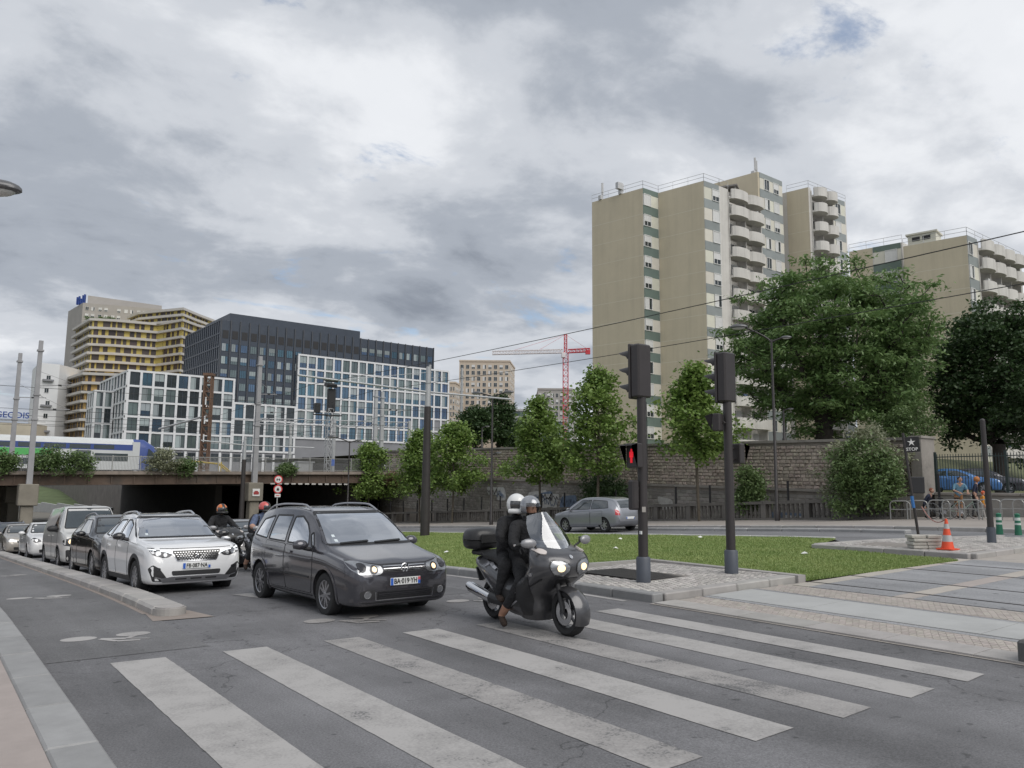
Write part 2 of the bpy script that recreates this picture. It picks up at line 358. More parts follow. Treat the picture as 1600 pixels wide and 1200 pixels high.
# crossing stripes
for i, (a, b) in enumerate([(1.86, 2.43), (3.05, 3.57), (4.28, 4.76), (5.37, 5.91), (6.5, 7.0), (7.6, 8.12), (8.66, 9.13)]):
    q = random.uniform(-.03, .03)
    pl = [(a, 4.07+q-.02*i), (b, 4.1+q-.02*i), (b, 9.82-.07*i), (a, 9.84-.07*i)]
    pj = []
    for (x0_, y0_), (x1_, y1_) in zip(pl, pl[1:]+pl[:1]):
        m_ = max(1, int(math.hypot(x1_-x0_, y1_-y0_)/.12)); pj += [(x0_+(x1_-x0_)*k_/m_+random.uniform(-.0035, .0035), y0_+(y1_-y0_)*k_/m_+random.uniform(-.0035, .0035)) for k_ in range(m_)]
    pl = pj
    drape('crossing_stripe', pl, .004+.0004*i, PAINT_W if i in (2, 4) else PAINT, road, .6)
def bike_symbol(t, s, k=1., mat=PAINT, mir=1):
    mb = MB()
    def disc(x, y, r): mb.add([(x+r*math.cos(q*.3927), y+r*.8*math.sin(q*.3927), 0) for q in range(16)], [tuple(range(16))])
    def bar(x0, y0, x1, y1, w_):
        d = Vector((x1-x0, y1-y0)).normalized()*w_/2; n = (-d.y, d.x)
        mb.add([(x0+n[0], y0+n[1], 0), (x0-n[0], y0-n[1], 0), (x1-n[0], y1-n[1], 0), (x1+n[0], y1+n[1], 0)], [(0, 1, 2, 3)])
    disc(-.32, .1, .21); disc(.32, .1, .21)
    for q in ((-.1, -.05, .18, -.2, .1), (.18, -.2, .36, .02, .07), (-.1, -.05, .05, -.33, .08), (.05, -.33, .3, -.4, .09), (.22, -.22, .42, -.36, .06)): bar(*q)
    mb.v = [(x*mir*k, y*k, .003+i*2e-5) for i, (x, y, z) in enumerate(mb.v)]
    if mir < 0: mb.f = [f[::-1] for f in mb.f]
    l, r = lay(t, s, .004); o = mb.build('bicycle_marking', mat, road, l, r); return o
bike_symbol(2.13, 11.5); bike_symbol(2.0, 17.2); bike_symbol(5.2, 11.05, 1.1, PAINT_W); bike_symbol(7.9, 11.6, 1.0, PAINT_W); bike_symbol(2.05, 25)
drape('lane_arrow', [(4.85, 15.2), (5.25, 15.2), (5.05, 14.3)], .006, PAINT, road); 
drape('edge_line', [(9.72, 9.9), (9.84, 9.9), (9.84, 40), (9.72, 40)], .006, PAINT, road, 1)
drape('repair_patch', [(4.0, 1.2), (5.6, 1.0), (5.7, 3.2), (4.1, 3.3)], .003, asphalt('patch_asphalt', (.122, .122, .127), .15, False), road, .6)
drape('repair_patch', [(7.6, 12.5), (8.5, 12.5), (8.6, 18), (7.7, 18)], .003, MATS['patch_asphalt'], road, .8)
mb = MB(); mb.lathe([(.36, 0), (.36, .010), (.31, .012), (0, .010)], 32)
for k in range(-4, 5): mb.box((k*.06-.012, -.22, .011), (k*.06+.012, .22, .016))
l, r = lay(8.3, 2.6, .001); mb.build('manhole_cover', M('cast_iron', (.10, .095, .09), .6, metal=.4, var=.2, scale=9), road, l, r)
# kerbs: single stones under one structure
def kerb_run(name, pts, width, h, mat, stone=1.0, sub=.12, limit=80, bev=.02, side=1):
    root = tag(bpy.data.objects.new(name, None), kind='structure'); put(root)
    cache = {}; n = 0
    for (x0, y0), (x1, y1) in zip(pts, pts[1:]):
        d = Vector((x1-x0, y1-y0)); ln = d.length; k = max(1, round(ln/stone)); ls = ln/k; d.normalize()
        for i in range(k):
            c = Vector((x0, y0))+d*(i+.5)*ls; key = round(ls, 2)
            if key not in cache:
                mb = MB(); mb.cbox((0, 0, (h-sub)/2), (ls-.012, width, h+sub), 0, bev=bev); cache[key] = mb.mesh('kerb_stone', mat)
            l, r = lay(c.x, c.y, random.uniform(-.004, .004)); e = r.to_matrix() @ Matrix.Rotation(math.atan2(d.y, d.x), 3, 'Z')
            inst(cache[key], 'kerb_stone', root, l, e.to_euler()); n += 1
    return root
kerb_run('kerb_near_pavement', [(1.03, -6), (1.03, 34)], .34, .13, GRAN_D, 1.25)
drape('near_pavement', [(-14, -8), (.855, -8), (.855, 60), (-14, 60)], .12, PINK, None, 1.5, .2)
# lane separator with its rounded nose
sep = kerb_run('lane_separator_kerb', [(3.27, 13.2), (3.27, 46)], .48, .13, GRAN, 1.1, bev=.04)
mb = MB(); pr = [(.24*math.cos(a), .24*math.sin(a)) for a in np.linspace(math.pi, 2*math.pi, 13)]
mb.prism([(x, y) for x, y in pr], -.1, .11); mb.prism([(x*.88, y*.88) for x, y in pr], .11, .13); mb.v = [(x, y*1.15, z) for x, y, z in mb.v]
l, r = lay(3.27, 13.17); mb.build('kerb_nose', GRAN, sep, l, r)
drape('separator_footing', [(2.9, 12.55), (3.75, 12.5), (3.62, 13.4), (2.98, 13.4)], .009, M('pale_mortar', (.27, .23, .205), .9, scale=5), road, .3)
sheet('separator_mortar', 2.94, 3.6, 13.4, 46, .008, M('pale_mortar', (.27, .23, .205)), 1.2, road)
# median: lawn and islands
kerb_run('kerb_median', [(10.13, 9.47), (10.13, 58)], .26, .14, GRAN_D, 1.0)
kerb_run('kerb_island', [(10.27, 9.58), (14.0, 9.5)], .28, .14, GRAN, .95)
def paved_island(name, poly, skip=None, size=.125):
    base = drape(name, poly, .125, DIRTM, None, .6, .2)
    xs = [p[0] for p in poly]; ys = [p[1] for p in poly]; mb = MB()
    from_x, to_x = min(xs), max(xs); y = min(ys); row = 0
    P = poly; k = len(P)
    def inside(x, y):
        c = False
        for i in range(k):
            (ax, ay), (bx, by) = P[i], P[(i+1) % k]
            if (ay > y) != (by > y) and x < (bx-ax)*(y-ay)/(by-ay)+ax: c = not c
        return c
    while y < max(ys):
        x = from_x+(row % 2)*size/2
        while x < to_x:
            cx_, cy_ = x+size/2, y+size/2
            if inside(cx_, cy_) and not (skip and skip(cx_, cy_)):
                z = zf(cx_, cy_)+.125; h = random.uniform(.008, .016); e = size/2-.008-random.random()*.006
                mb.add([(cx_-e, cy_-e, z), (cx_+e, cy_-e, z), (cx_+e, cy_+e, z), (cx_-e, cy_+e, z), (cx_-e+.01, cy_-e+.01, z+h), (cx_+e-.01, cy_-e+.01, z+h), (cx_+e-.01, cy_+e-.01, z+h), (cx_-e+.01, cy_+e-.01, z+h)],
                       [(4, 5, 6, 7), (0, 1, 5, 4), (1, 2, 6, 5), (2, 3, 7, 6), (3, 0, 4, 7)])
            x += size
        y += size; row += 1
    tag(mb.build('setts', SETT, base), kind='stuff')
    return base
isl = paved_island('paved_island', [(10.27, 9.7), (13.9, 9.62), (13.9, 13.4), (10.27, 13.5)], lambda x, y: 11.15 < x < 12.5 and 10.8 < y < 12.75)
tag(mesh_obj('island_edging', *(lambda m: (m.v, m.f))(MB().box((13.86, 9.3, -.1), (14.1, 13.52, .285)).box((10.27, 13.36, -.1), (13.86, 13.52, .27))), GRAN), kind='structure')
mb = MB()
for i in range(28): mb.box((11.2, 10.85+i*.068, 0), (12.45, 10.885+i*.068, .03))
for i in range(13): mb.box((11.2+i*.1025, 10.85, .004), (11.22+i*.1025, 12.7, .026))
gr = mb.build('tree_pit_grate', IRON, None, (0, 0, zf(11.8, 11.8)+.117)); tag(gr, 'dark iron grating set in the paved island beside a signal post', 'grating')
lawn = drape('lawn', [(10.26, 13.5), (14.1, 13.5), (14.1, 9.35), (19.7, 8.95), (20.2, 11.5), (20.4, 13.3), (23.9, 14.6), (23.9, 60), (10.26, 60)], .02, GRASSG, None, .8)
for _ in range(1): 
    # grass: single blades, one object
    n = 260000; t_ = []; P = np.array([(10.26, 13.5), (14.1, 13.5), (14.1, 9.35), (19.7, 8.95), (20.2, 11.5), (20.4, 13.3), (23.9, 14.6), (23.9, 60), (10.26, 60)])
    x = RNG.uniform(10.26, 23.9, n*3); y = 8.9+(46*RNG.random(n*3)**1.9)
    ins = np.zeros(len(x), bool)
    for i in range(len(P)):
        a, b = P[i], P[(i+1) % len(P)]; c = (a[1] > y) != (b[1] > y)
        if a[1] != b[1]: ins ^= c & (x < (b[0]-a[0])*(y-a[1])/(b[1]-a[1])+a[0])
    x, y = x[ins][:n], y[ins][:n]; n = len(x)
    sp_v = lambda q: 2*np.log1p(np.exp(np.clip(q/2, -60, 60)))
    z = -.045*sp_v(y-14)+.028*sp_v(x-9)+.02
    cl = np.sin(x*1.7+np.sin(y*1.3)*2)*np.sin(y*.9+x*.6)*.5+.5
    h = (.022+.035*RNG.random(n))*(.6+.8*cl); wd = .006+.008*RNG.random(n)+.0006*y; a = RNG.uniform(0, 6.28, n); ln = h*RNG.uniform(-.8, .8, n)
    V = np.empty((n*3, 3)); V[0::3] = np.c_[x-np.cos(a)*wd, y-np.sin(a)*wd, z]; V[1::3] = np.c_[x+np.cos(a)*wd, y+np.sin(a)*wd, z]; V[2::3] = np.c_[x-np.sin(a)*ln, y+np.cos(a)*ln, z+h]
    me = bpy.data.meshes.new('grass'); me.vertices.add(n*3); me.vertices.foreach_set('co', V.ravel()); me.loops.add(n*3); me.polygons.add(n)
    me.loops.foreach_set('vertex_index', np.arange(n*3, dtype=np.int32)); me.polygons.foreach_set('loop_start', np.arange(0, n*3, 3, dtype=np.int32)); me.update(calc_edges=True)
    me.materials.append(leafmat('grass_blade', (.17, .265, .07), (.36, .415, .16), .6))
    tag(put(bpy.data.objects.new('grass', me)), 'short green mown grass covering the median', 'grass', kind='stuff')
# litter on the grass
for i, (u_, s_) in enumerate([(14.5, 16.5), (17.2, 17.8), (13.8, 22), (21, 21.5), (18.5, 12.2), (22.5, 19)]):
    mb = MB(); mb.add([(-.09, -.05, .05), (.08, -.06, .07), (.1, .06, .05), (-.06, .07, .08), (0, 0, .11)], [(0, 1, 4), (1, 2, 4), (2, 3, 4), (3, 0, 4)])
    tag(mb.build('paper_scrap', M('paper', (.75, .75, .72), .8), None, (u_, s_, zf(u_, s_)+.01), (0, 0, i*1.3)), 'crumpled white paper scrap lying in the grass', 'litter', 'paper scraps on the lawn')
# tram crossing
cr = drape('tram_crossing', [(9.86, -6), (24, -6), (24, 8.8), (19.7, 8.95), (14.1, 9.3), (9.86, 9.42)], .008, M('crossing_joint', (.36, .33, .30), .95, var=.15, scale=5), None, 1.2)
def band(t0, t1, mat, dz, L_=2.5, s1=9.36, name='slab', s0=-5.5, gap=.012):
    y = s0
    while y < s1-.2:
        e = min(y+L_, s1); mb = MB(); zz = [(t0+gap/2, y+gap/2), (t1-gap/2, y+gap/2), (t1-gap/2, e-gap/2), (t0+gap/2, e-gap/2)]
        vs = [(a, b, zf(a, b)+.002) for a, b in zz]+[(a, b, zf(a, b)+dz) for a, b in zz]
        mb.add(vs, [(4, 5, 6, 7), (0, 1, 5, 4), (1, 2, 6, 5), (2, 3, 7, 6), (3, 0, 4, 7)]); mb.build(name, mat, cr); y = e
band(9.9, 10.42, GRAN, .03, 1.1); band(11.12, 11.26, A_TRAM, .018, 20, name='channel'); band(11.27, 12.46, CONC, .022, 2.6); band(12.47, 12.62, A_TRAM, .018, 20, name='channel')
def pavers(t0, t1, s0, s1, mat):
    mb = MB(); k = 0; y = s0
    while y < s1:
        x = t0+(k % 2)*.05
        while x < t1-.05:
            xx = min(x+.1, t1); a = .03
            q = [(x+.002, y+.002), (xx-.002, y+.002), (xx-.002, y+.097), (x+.002, y+.097)]
            q = [(px+.0, py+(px-t0)*.55) for px, py in q]
            zz = zf(x, y)
            mb.add([(px, py, zz+.008) for px, py in q]+[(px, py, zz+.013+random.random()*.002) for px, py in q], [(4, 5, 6, 7), (0, 1, 5, 4), (1, 2, 6, 5), (2, 3, 7, 6), (3, 0, 4, 7)]); x += .1
        y += .1; k += 1
    tag(mb.build('pavers', mat, cr), kind='stuff')
pavers(10.43, 11.11, -4, 9.0, BEIGE); pavers(12.63, 13.45, -2, 8.9, BEIGE)
for a, b in ((13.5, 14.08), (14.16, 15.5), (15.58, 17.44), (17.52, 18.88), (18.96, 20.2)):
    for y0, y1 in ((-5, 2.6), (2.95, 4.75), (5.1, 6.9), (7.25, 8.85)): 
        band(a, b, A_TRAM, .021, 20, y1, 'track_panel', y0)
    for y0, y1 in ((2.6, 2.95), (4.75, 5.1), (6.9, 7.25), (8.85, 9.2)): band(a, b, BEIGE, .021, 20, y1+.21 if y1-y0 < .2 else y1, 'paving_band', y0)
for t_ in (14.12, 15.54, 17.48, 18.92):
    mb = MB(); ys = np.linspace(-6, 9.4, 8)
    for a, b in zip(ys, ys[1:]):
        for dx in (-.034, .012):
            vs = [(t_+dx, a, zf(t_, a)+.024), (t_+dx+.022, a, zf(t_, a)+.024), (t_+dx+.022, b, zf(t_, b)+.024), (t_+dx, b, zf(t_, b)+.024)]; mb.add(vs, [(0, 1, 2, 3)])
            mb.add([(x, y, z-.03) for x, y, z in vs]+vs, [(0, 1, 5, 4), (1, 2, 6, 5), (2, 3, 7, 6), (3, 0, 4, 7)])
    mb.build('tram_rail', STEEL, cr)
# corner block at the right edge
mb = MB(); mb.cbox((0, 0, .08), (.55, 1.2, .36), bev=.03); tag(mb.build('granite_block', M('dark_granite', (.10, .10, .10), .7, scale=6, bump=.2), None, (10.2, 3.35, zf(10, 3.4))), 'low dark granite kerb block at the corner of the paved crossing', 'kerb block')
# right island
isl2p = [(20.35, 9.0), (23.6, 8.6), (34, 8.2), (27, 11.0), (24.2, 12.2), (22.2, 12.9), (20.5, 13.3)]
isl2 = paved_island('far_paved_island', [(20.6, 9.25), (24.0, 8.9), (26.5, 8.8), (26, 10.6), (24.1, 11.9), (22.2, 12.6), (20.75, 12.9)], lambda x, y: 20.95 < x < 22.2 and 10.8 < y < 12.3, .14)
kerb_run('kerb_far_island', [(20.47, 13.2), (20.47, 9.0), (27, 8.7)], .28, .14, GRAN, 1.0); kerb_run('kerb_far_island', [(26.5, 10.7), (24.2, 12.1), (22.25, 12.85), (20.6, 13.2)], .25, .14, GRAN, 1.0)
drape('tree_pit_soil', [(20.95, 10.8), (22.2, 10.8), (22.2, 12.3), (20.95, 12.3)], .13, DIRTM, isl2, .5)
# far carriageway and pavement
farroad = drape('far_road', [(24.05, 14.9), (22.4, 13.2), (24.3, 12.4), (27, 10.8), (27, -30), (29.4, -30), (29.4, 80), (24.05, 80)], .006, A_FAR, None, 1.5)
kerb_run('kerb_lawn_edge', [(23.98, 14.7), (23.98, 58)], .16, .07, M('pale_kerb', (.48, .48, .46), .8, island=.06), 1.6)
kerb_run('far_separator_kerb', [(27.75, 14.2), (27.75, 34)], .45, .12, GRAN_D, 1.6, bev=.03)
kerb_run('kerb_far_pavement', [(29.55, -10), (29.55, 62)], .3, .14, GRAN, 1.6)
drape('far_pavement', [(29.7, -30), (37.3, -30), (37.3, 74), (29.7, 74)], .13, M('far_pavement_asphalt', (.31, .28, .255), .9, var=.12, scale=.8), None, 1.8, .2)
# ================================================================ WALLS, TERRACE, BRIDGE
STONE = M('rubble_stone', (.39, .335, .285), .9, var=.2, scale=1.2, bump=.5, bscale=12, island=.17, dirt=.15)
BRICKG = M('grey_stone_course', (.27, .255, .235), .9, var=.16, scale=1.0, bump=.4, bscale=14, island=.2, dirt=.4)
COPE = M('coping', (.27, .25, .225), .9, var=.2, scale=1.5, bump=.3, bscale=20, dirt=.45)
MORT = M('mortar', (.24, .215, .19), .95, var=.2, scale=2)
DCONC = M('sooty_concrete', (.085, .078, .07), .9, var=.2, scale=1.2, bump=.3, bscale=15, dirt=.5)
wall_top = lambda s: 4.35+.019*(s-20); ledge = lambda s: 1.85+.022*(s-26)
wt = thing('retaining_wall', 'long rubble stone retaining wall with coping, above the balustrade', 'wall', (38, 19, 0))
def wp(x, y): return (x-38, y-19)
mb = MB()
for a in range(19, 73, 3):
    b = min(a+3, 73); z0, z1, l0, l1 = wall_top(a), wall_top(b), ledge(a), ledge(b)
    mb.add([(.35, a-19, -4), (.35, b-19, -4), (.35, b-19, z1), (.35, a-19, z0), (1.2, a-19, -4), (1.2, b-19, -4), (1.2, b-19, z1), (1.2, a-19, z0)], [(0, 3, 2, 1), (4, 5, 6, 7), (3, 7, 6, 2), (0, 4, 7, 3), (1, 2, 6, 5)])
    mb.add([(-.25, a-19, -4), (-.25, b-19, -4), (-.25, b-19, l1), (-.25, a-19, l0), (.4, a-19, l0), (.4, b-19, l1)], [(0, 3, 2, 1), (3, 4, 5, 2)])
mb.build('wall_core', MORT, wt)
def stonemesh(w_, h_, d_, jit, seed):
    rr = random.Random(seed); mb = MB(); j = lambda: rr.uniform(-jit, jit)
    x, z = w_/2, h_/2
    o = [(0, -x+j(), -z+j()), (0, x+j(), -z+j()), (0, x+j(), z+j()), (0, -x+j(), z+j())]
    c = [(-d_+j()*.6, a*.72, b*.66) for _, a, b in o]
    mb.add(o+c, [(4, 7, 6, 5), (0, 4, 5, 1), (1, 5, 6, 2), (2, 6, 7, 3), (3, 7, 4, 0)]); return mb
protos = [stonemesh(random.uniform(.22, .46), .175, random.uniform(.03, .10), .022, k) for k in range(14)]; pm = [p.mesh('stone', STONE) for p in protos]
wids = [max(v[1] for v in p.v)-min(v[1] for v in p.v) for p in protos]
small = MB(); count = 0; row = 0; z = -.1
stones = []
while z < 3.9:
    y = 19.1
    while y < 72.5:
        k = random.randrange(14); y += wids[k]/2+.012; zz = ledge(y)+.12+z
        if zz < wall_top(y)-.12: stones.append((y, zz, k))
        y += wids[k]/2+.012
    z += .195; row += 1
stones.sort()
for i, (y, zz, k) in enumerate(stones):
    if i < 210: inst(pm[k], 'stone', wt, (.35, y-19, zz))
    else: small.add([(a+.35, b+y-19, c+zz) for a, b, c in protos[k].v], protos[k].f)
tag(small.build('stones', STONE, wt), kind='stuff')
cour = MB(); cp = stonemesh(.46, .2, .03, .008, 99); y0 = 0; cpm = cp.mesh('stone', BRICKG); nb = 0
for r_ in range(13):
    y = 19.2+(r_ % 2)*.24
    while y < 72:
        zz = ledge(y)-.28-r_*.215
        if zz > zf(36, y)+.1:
            if nb < 90 and y < 30 and r_ < 6: inst(cpm, 'stone', wt, (-.25, y-19, zz)); nb += 1
            else: cour.add([(a-.25, b+y-19, c+zz) for a, b, c in cp.v], cp.f)
        y += .48
tag(cour.build('stone_courses', BRICKG, wt), kind='stuff')
for a in range(19, 72, 2):
    for fn, x0, x1, th, nm in ((wall_top, .22, 1.3, .14, 'coping_stone'), (ledge, -.38, .42, .13, 'ledge_stone')):
        z0, z1 = fn(a), fn(a+2); b = a+1.985
        MB().add([(x0, a-19, z0), (x1, a-19, z0), (x1, b-19, z1), (x0, b-19, z1), (x0, a-19, z0+th), (x1, a-19, z0+th), (x1, b-19, z1+th), (x0, b-19, z1+th)], [(4, 5, 6, 7), (0, 1, 5, 4), (1, 2, 6, 5), (2, 3, 7, 6), (3, 0, 4, 7), (0, 3, 2, 1)]).build(nm, COPE, wt)
mb = MB(); mb.box((-.3, -.5, -1), (1.0, 0, wall_top(19)+.05)); mb.box((-.36, -.56, wall_top(19)+.05), (1.06, .06, wall_top(19)+.16)); mb.build('end_pier', COPE, wt)
# pale patches of old posters and scribbles on the lower wall: flat marks on the wall face
PO = [M('limewash', (.42, .41, .39), .9, var=.3, scale=3), M('spray_black', (.03, .03, .035), .8), M('spray_blue', (.13, .17, .24), .8, var=.3), M('spray_pale', (.5, .5, .5), .8, var=.3)]
for k in range(16):
    y = random.uniform(24, 66); zz = ledge(y)-random.uniform(.9, 1.6); w_ = random.uniform(.8, 2.2); h_ = random.uniform(.5, 1.1)
    pts = smooth_poly([(w_*a+random.uniform(-.2, .2), h_*b+random.uniform(-.15, .15)) for a, b in ((-.5, -.5), (.5, -.5), (.5, .5), (-.5, .5))], .25)
    mb = MB(); mb.add([(-.292-k*.0025, a, b) for a, b in pts], [tuple(range(len(pts)))[::-1]]); mb.build('wall_paint_patch', PO[(0, 3, 2)[k % 3]], wt, (0, y-19, zz))
    if k % 2:
        pts = [(-.345, -w_/2+w_*i/14+random.uniform(-.05, .05), random.uniform(-.3, .3)) for i in range(15)]
        MB().tube(pts, .028, 4).build('scribble', PO[1 if k % 4 == 1 else 2], wt, (0, y-19, zz))
# terrace behind
def terr(x, y): return wall_top(min(max(y, -40), 75))-.1
gx = [39.15, 45, 60, 90, 140, 220, 400, 700]; gy = [24, 31, 45, 60, 75, 105, 118]
tag(mesh_obj('terrace', [(x, y, terr(x, y) if y > 25 else 1.72) for y in gy for x in gx], [(j*8+i, j*8+i+1, j*8+9+i, j*8+8+i) for j in range(6) for i in range(7)], M('terrace_ground', (.13, .14, .07), .95, var=.25, scale=.5)), kind='structure')
tag(mesh_obj('car_park', [(38.2, -40, 1.75), (75, -40, 1.75), (75, 24.5, 1.75), (38.2, 24.5, 1.75)], [(0, 1, 2, 3)], A_FAR), kind='structure')
tag(mesh_obj('raised_yard', [(75, -60, 1.7), (75, 19, 1.7), (75, 19, 3.6), (75, -60, 3.6), (700, 19, 3.6), (700, -60, 3.6)], [(0, 3, 2, 1), (3, 5, 4, 2)], M('terrace_ground', (.13, .14, .07))), kind='structure')
# low wall below the car park with railings
lw = thing('car_park_wall', 'low dark stone wall with ledge below the car park railings', 'wall', (37.9, 18, 0))
mb = MB(); mb.box((-.2, -58, -.5), (.3, 0, 1.72)); mb.build('wall_core', BRICKG, lw); 
for i in range(24): MB().cbox((0, -.9-i*1.8, 1.79), (.62, 1.78, .13), bev=.02).build('coping_stone', COPE, lw)
fn = thing('car_park_railing', 'dark green vertical bar railing on the low wall in front of the blue car', 'railing', (37.95, 18, 1.85))
GRN = M('dark_green_metal', (.02, .035, .033), .5)
mb = MB()
for i in range(330): mb.box((-.012, -.1-i*.12, .08), (.012, -.078-i*.12, 1.75))
tag(mb.build('bars', GRN, fn), kind='stuff')
for zz in (.1, 1.6): MB().box((-.025, -39.6, zz), (.025, 0, zz+.04)).build('rail', GRN, fn)
for i in range(14): MB().box((-.04, -i*3-.05, 0), (.04, -i*3+.05, 1.85)).build('post', GRN, fn)
# balustrade along the far pavement
bal = thing('balustrade', 'dark concrete balustrade with slender balusters along the far pavement', 'balustrade', (35.3, 12, 0))
BALM = M('weathered_concrete', (.15, .14, .128), .9, var=.25, scale=1.5, bump=.3, bscale=20, dirt=.4)
bm_ = MB(); bm_.lathe([(.055, 0), (.075, .06), (.05, .16), (.082, .36), (.05, .58), (.075, .66), (.055, .7)], 6)
bmesh_ = bm_.mesh('baluster', BALM, 40)
for a in np.arange(18.0, 72, 2.5):
    b = a+2.5; za, zb = zf(35.3, a)+.13, zf(35.3, b)+.13
    for z0, z1, hw in ((0, .1, .17), (.8, .95, .19)):
        MB().add([(-hw, a-12, za+z0), (hw, a-12, za+z0), (hw, b-12.01, zb+z0), (-hw, b-12.01, zb+z0), (-hw, a-12, za+z1), (hw, a-12, za+z1), (hw, b-12.01, zb+z1), (-hw, b-12.01, zb+z1)], [(4, 5, 6, 7), (0, 1, 5, 4), (1, 2, 6, 5), (2, 3, 7, 6), (3, 0, 4, 7)]).build('plinth' if z0 == 0 else 'handrail', BALM, bal)
    MB().box((-.16, a-12.15, za-.1), (.16, a-11.85, za+.98)).build('pier', BALM, bal)
    for k in range(8 if a < 58 else 0):
        y = a+.32+k*.265; inst(bmesh_, 'baluster', bal, (0, y-12, zf(35.3, y)+.22))
fp = MB(); fp.box((-.04, -.04, 0), (.04, .04, 1.95)); fpm = fp.mesh('fence_post', BLACKM)
for i, y in enumerate(np.arange(16.8, 72, 2.5)):
    tag(inst(fpm, 'fence_post', None, (35.6, y, zf(35.6, y)+.12)), 'slim black steel post standing behind the balustrade', 'post', 'black posts along the balustrade')
# ---------------------------------------------------------------- railway bridge
DECKZ = lambda t: 2.72+.016*(t-5)
br = thing('railway_bridge', 'wide sooty concrete railway bridge with rusty edge beam over the avenue', 'bridge', (0, 68, 0))
RUST = M('rusty_beam', (.12, .085, .065), .85, var=.3, scale=1.5, bump=.3, bscale=12, dirt=.6)
LEDG = M('bridge_ledge', (.25, .21, .18), .9, var=.25, scale=1.5, dirt=.5)
def slab(x0, x1, y0, y1, za, zb, name, mat, parent=br):     # follows the deck's fall
    n = max(1, int((x1-x0)/8)); mb = MB()
    for i in range(n):
        a, b = x0+(x1-x0)*i/n, x0+(x1-x0)*(i+1)/n; A, B = DECKZ(a), DECKZ(b)
        mb.add([(a, y0, A+za), (b, y0, B+za), (b, y1, B+za), (a, y1, A+za), (a, y0, A+zb), (b, y0, B+zb), (b, y1, B+zb), (a, y1, A+zb)], [(0, 3, 2, 1), (4, 5, 6, 7), (0, 1, 5, 4), (2, 3, 7, 6)]+([(3, 0, 4, 7)] if i == 0 else [])+([(1, 2, 6, 5)] if i == n-1 else []))
    return mb.build(name, mat, parent)
slab(-40, 41.5, .25, 52, -.55, -.05, 'deck', DCONC); slab(-40, 41.5, 0, .3, -.95, -.22, 'edge_beam', RUST); slab(-40, 41.5, -.35, .5, -.24, .02, 'ledge', LEDG)
slab(-40, 41.5, -.12, .12, -1.02, -.95, 'beam_flange', RUST)
for i, t_ in enumerate(np.arange(-20, 40, 1.6)): slab(t_, t_+.1, -.1, 0, -.93, -.24, 'stiffener', RUST)
for k in range(15): slab(-38, 40, 2.5+k*3.3, 2.9+k*3.3, -1.05, -.56, 'girder', DCONC)
PIER = M('pier_concrete', (.22, .20, .165), .9, var=.2, scale=1.2, dirt=.4)
for t_ in (-8.5, 6.5, 22.9):
    for r_ in range(6 if t_ < 20 else 1):
        y = -.6+r_*10; zb = zf(t_, 68+y); top = DECKZ(t_)-.98
        mb = MB(); mb.cbox((t_, y, (zb+top-1.5)/2-.3), (.8, .9, top-1.5-zb+.6), bev=.05); mb.cbox((t_, y, top-.72), (1.25, 1.3, 1.55), bev=.05); mb.build('pier', PIER, br)
    slab(t_-.5, t_+.5, 0, 50, -1.2, -.97, 'cap_beam', DCONC)
mb = MB(); mb.box((41.5, -1, -4), (42.6, 52, 2.7)); mb.build('abutment', DCONC, br)
for q_ in (((33.5, 2, -4), (34.2, 52, 2.3)), ((22.6, 9, -4), (23.2, 52, 1.9)), ((-12, 4, -4), (-11, 52, 1.4))): MB().box(*q_).build('tunnel_wall', DCONC, br)
for k in range(12): MB().cbox((24.6+k*.62, -.42, DECKZ(25)-1.03), (.38, .05, .12)).build('pale_plate', M('dull_white', (.5, .48, .45), .8), br)
# bridge railing
rl = thing('bridge_railing', 'light grey steel picket railing along the edge of the railway bridge', 'railing', (0, 68, 0))
RAILM = M('galvanised', (.34, .34, .33), .5, metal=.5, var=.1)
mb = MB()
for i in range(520):
    t_ = -14+i*.105; z = DECKZ(t_); mb.box((t_, -.02, z+.02), (t_+.022, 0, z+1.15))
tag(mb.build('pickets', RAILM, rl), kind='stuff')
slab(-14, 40.6, -.04, .02, 1.15, 1.2, 'top_rail', RAILM, rl); slab(-14, 40.6, -.04, .02, .1, .14, 'bottom_rail', RAILM, rl)
for i in range(28): slab(-14+i*2, -13.93+i*2, -.06, .03, 0, 1.25, 'post', RAILM, rl)
# yard beyond the bridge
YARD = M('railway_ballast', (.17, .155, .14), .95, var=.25, scale=.8)
tag(mesh_obj('railway_yard', [(24, 120, -4), (24, 120, 2.75), (700, 120, 2.75), (700, 1200, 2.75), (24, 1200, 2.75), (24, 1200, -4), (700, 120, -4)], [(1, 2, 3, 4), (0, 6, 2, 1), (0, 1, 4, 5)], YARD), kind='structure')
tag(mesh_obj('embankment', [(-14, 120, -4), (-14, 120, 2.75), (-700, 120, 2.75), (-700, 1200, 2.75), (-14, 1200, 2.75), (-14, 1200, -4)], [(1, 4, 3, 2), (0, 5, 4, 1)], M('terrace_ground', (.13, .14, .07))), kind='structure')
tag(mesh_obj('road_bank', [(-14, 185, -3), (24, 150, -3), (24, 190, .4), (-14, 215, 1), (-14, 300, 2.7), (24, 300, 2.7)], [(0, 1, 2, 3), (3, 2, 5, 4)], M('bank_grass', (.09, .12, .05), .95, var=.3, scale=.5)), kind='structure')
mb = MB(); pp = [(22.5-i*1.5, 124+i*6) for i in range(10)]
for (a, b), (c, d) in zip(pp, pp[1:]): mb.add([(a, b, -3), (c, d, -3), (c, d, -1.2), (a, b, -1.5), (a-.3, b, -3), (c-.3, d, -3), (c-.3, d, -1.2), (a-.3, b, -1.5)], [(0, 1, 2, 3), (4, 7, 6, 5), (3, 2, 6, 7)])
tag(mb.build('ramp_wall', CONC), 'pale concrete ramp wall seen through the underpass', 'wall')
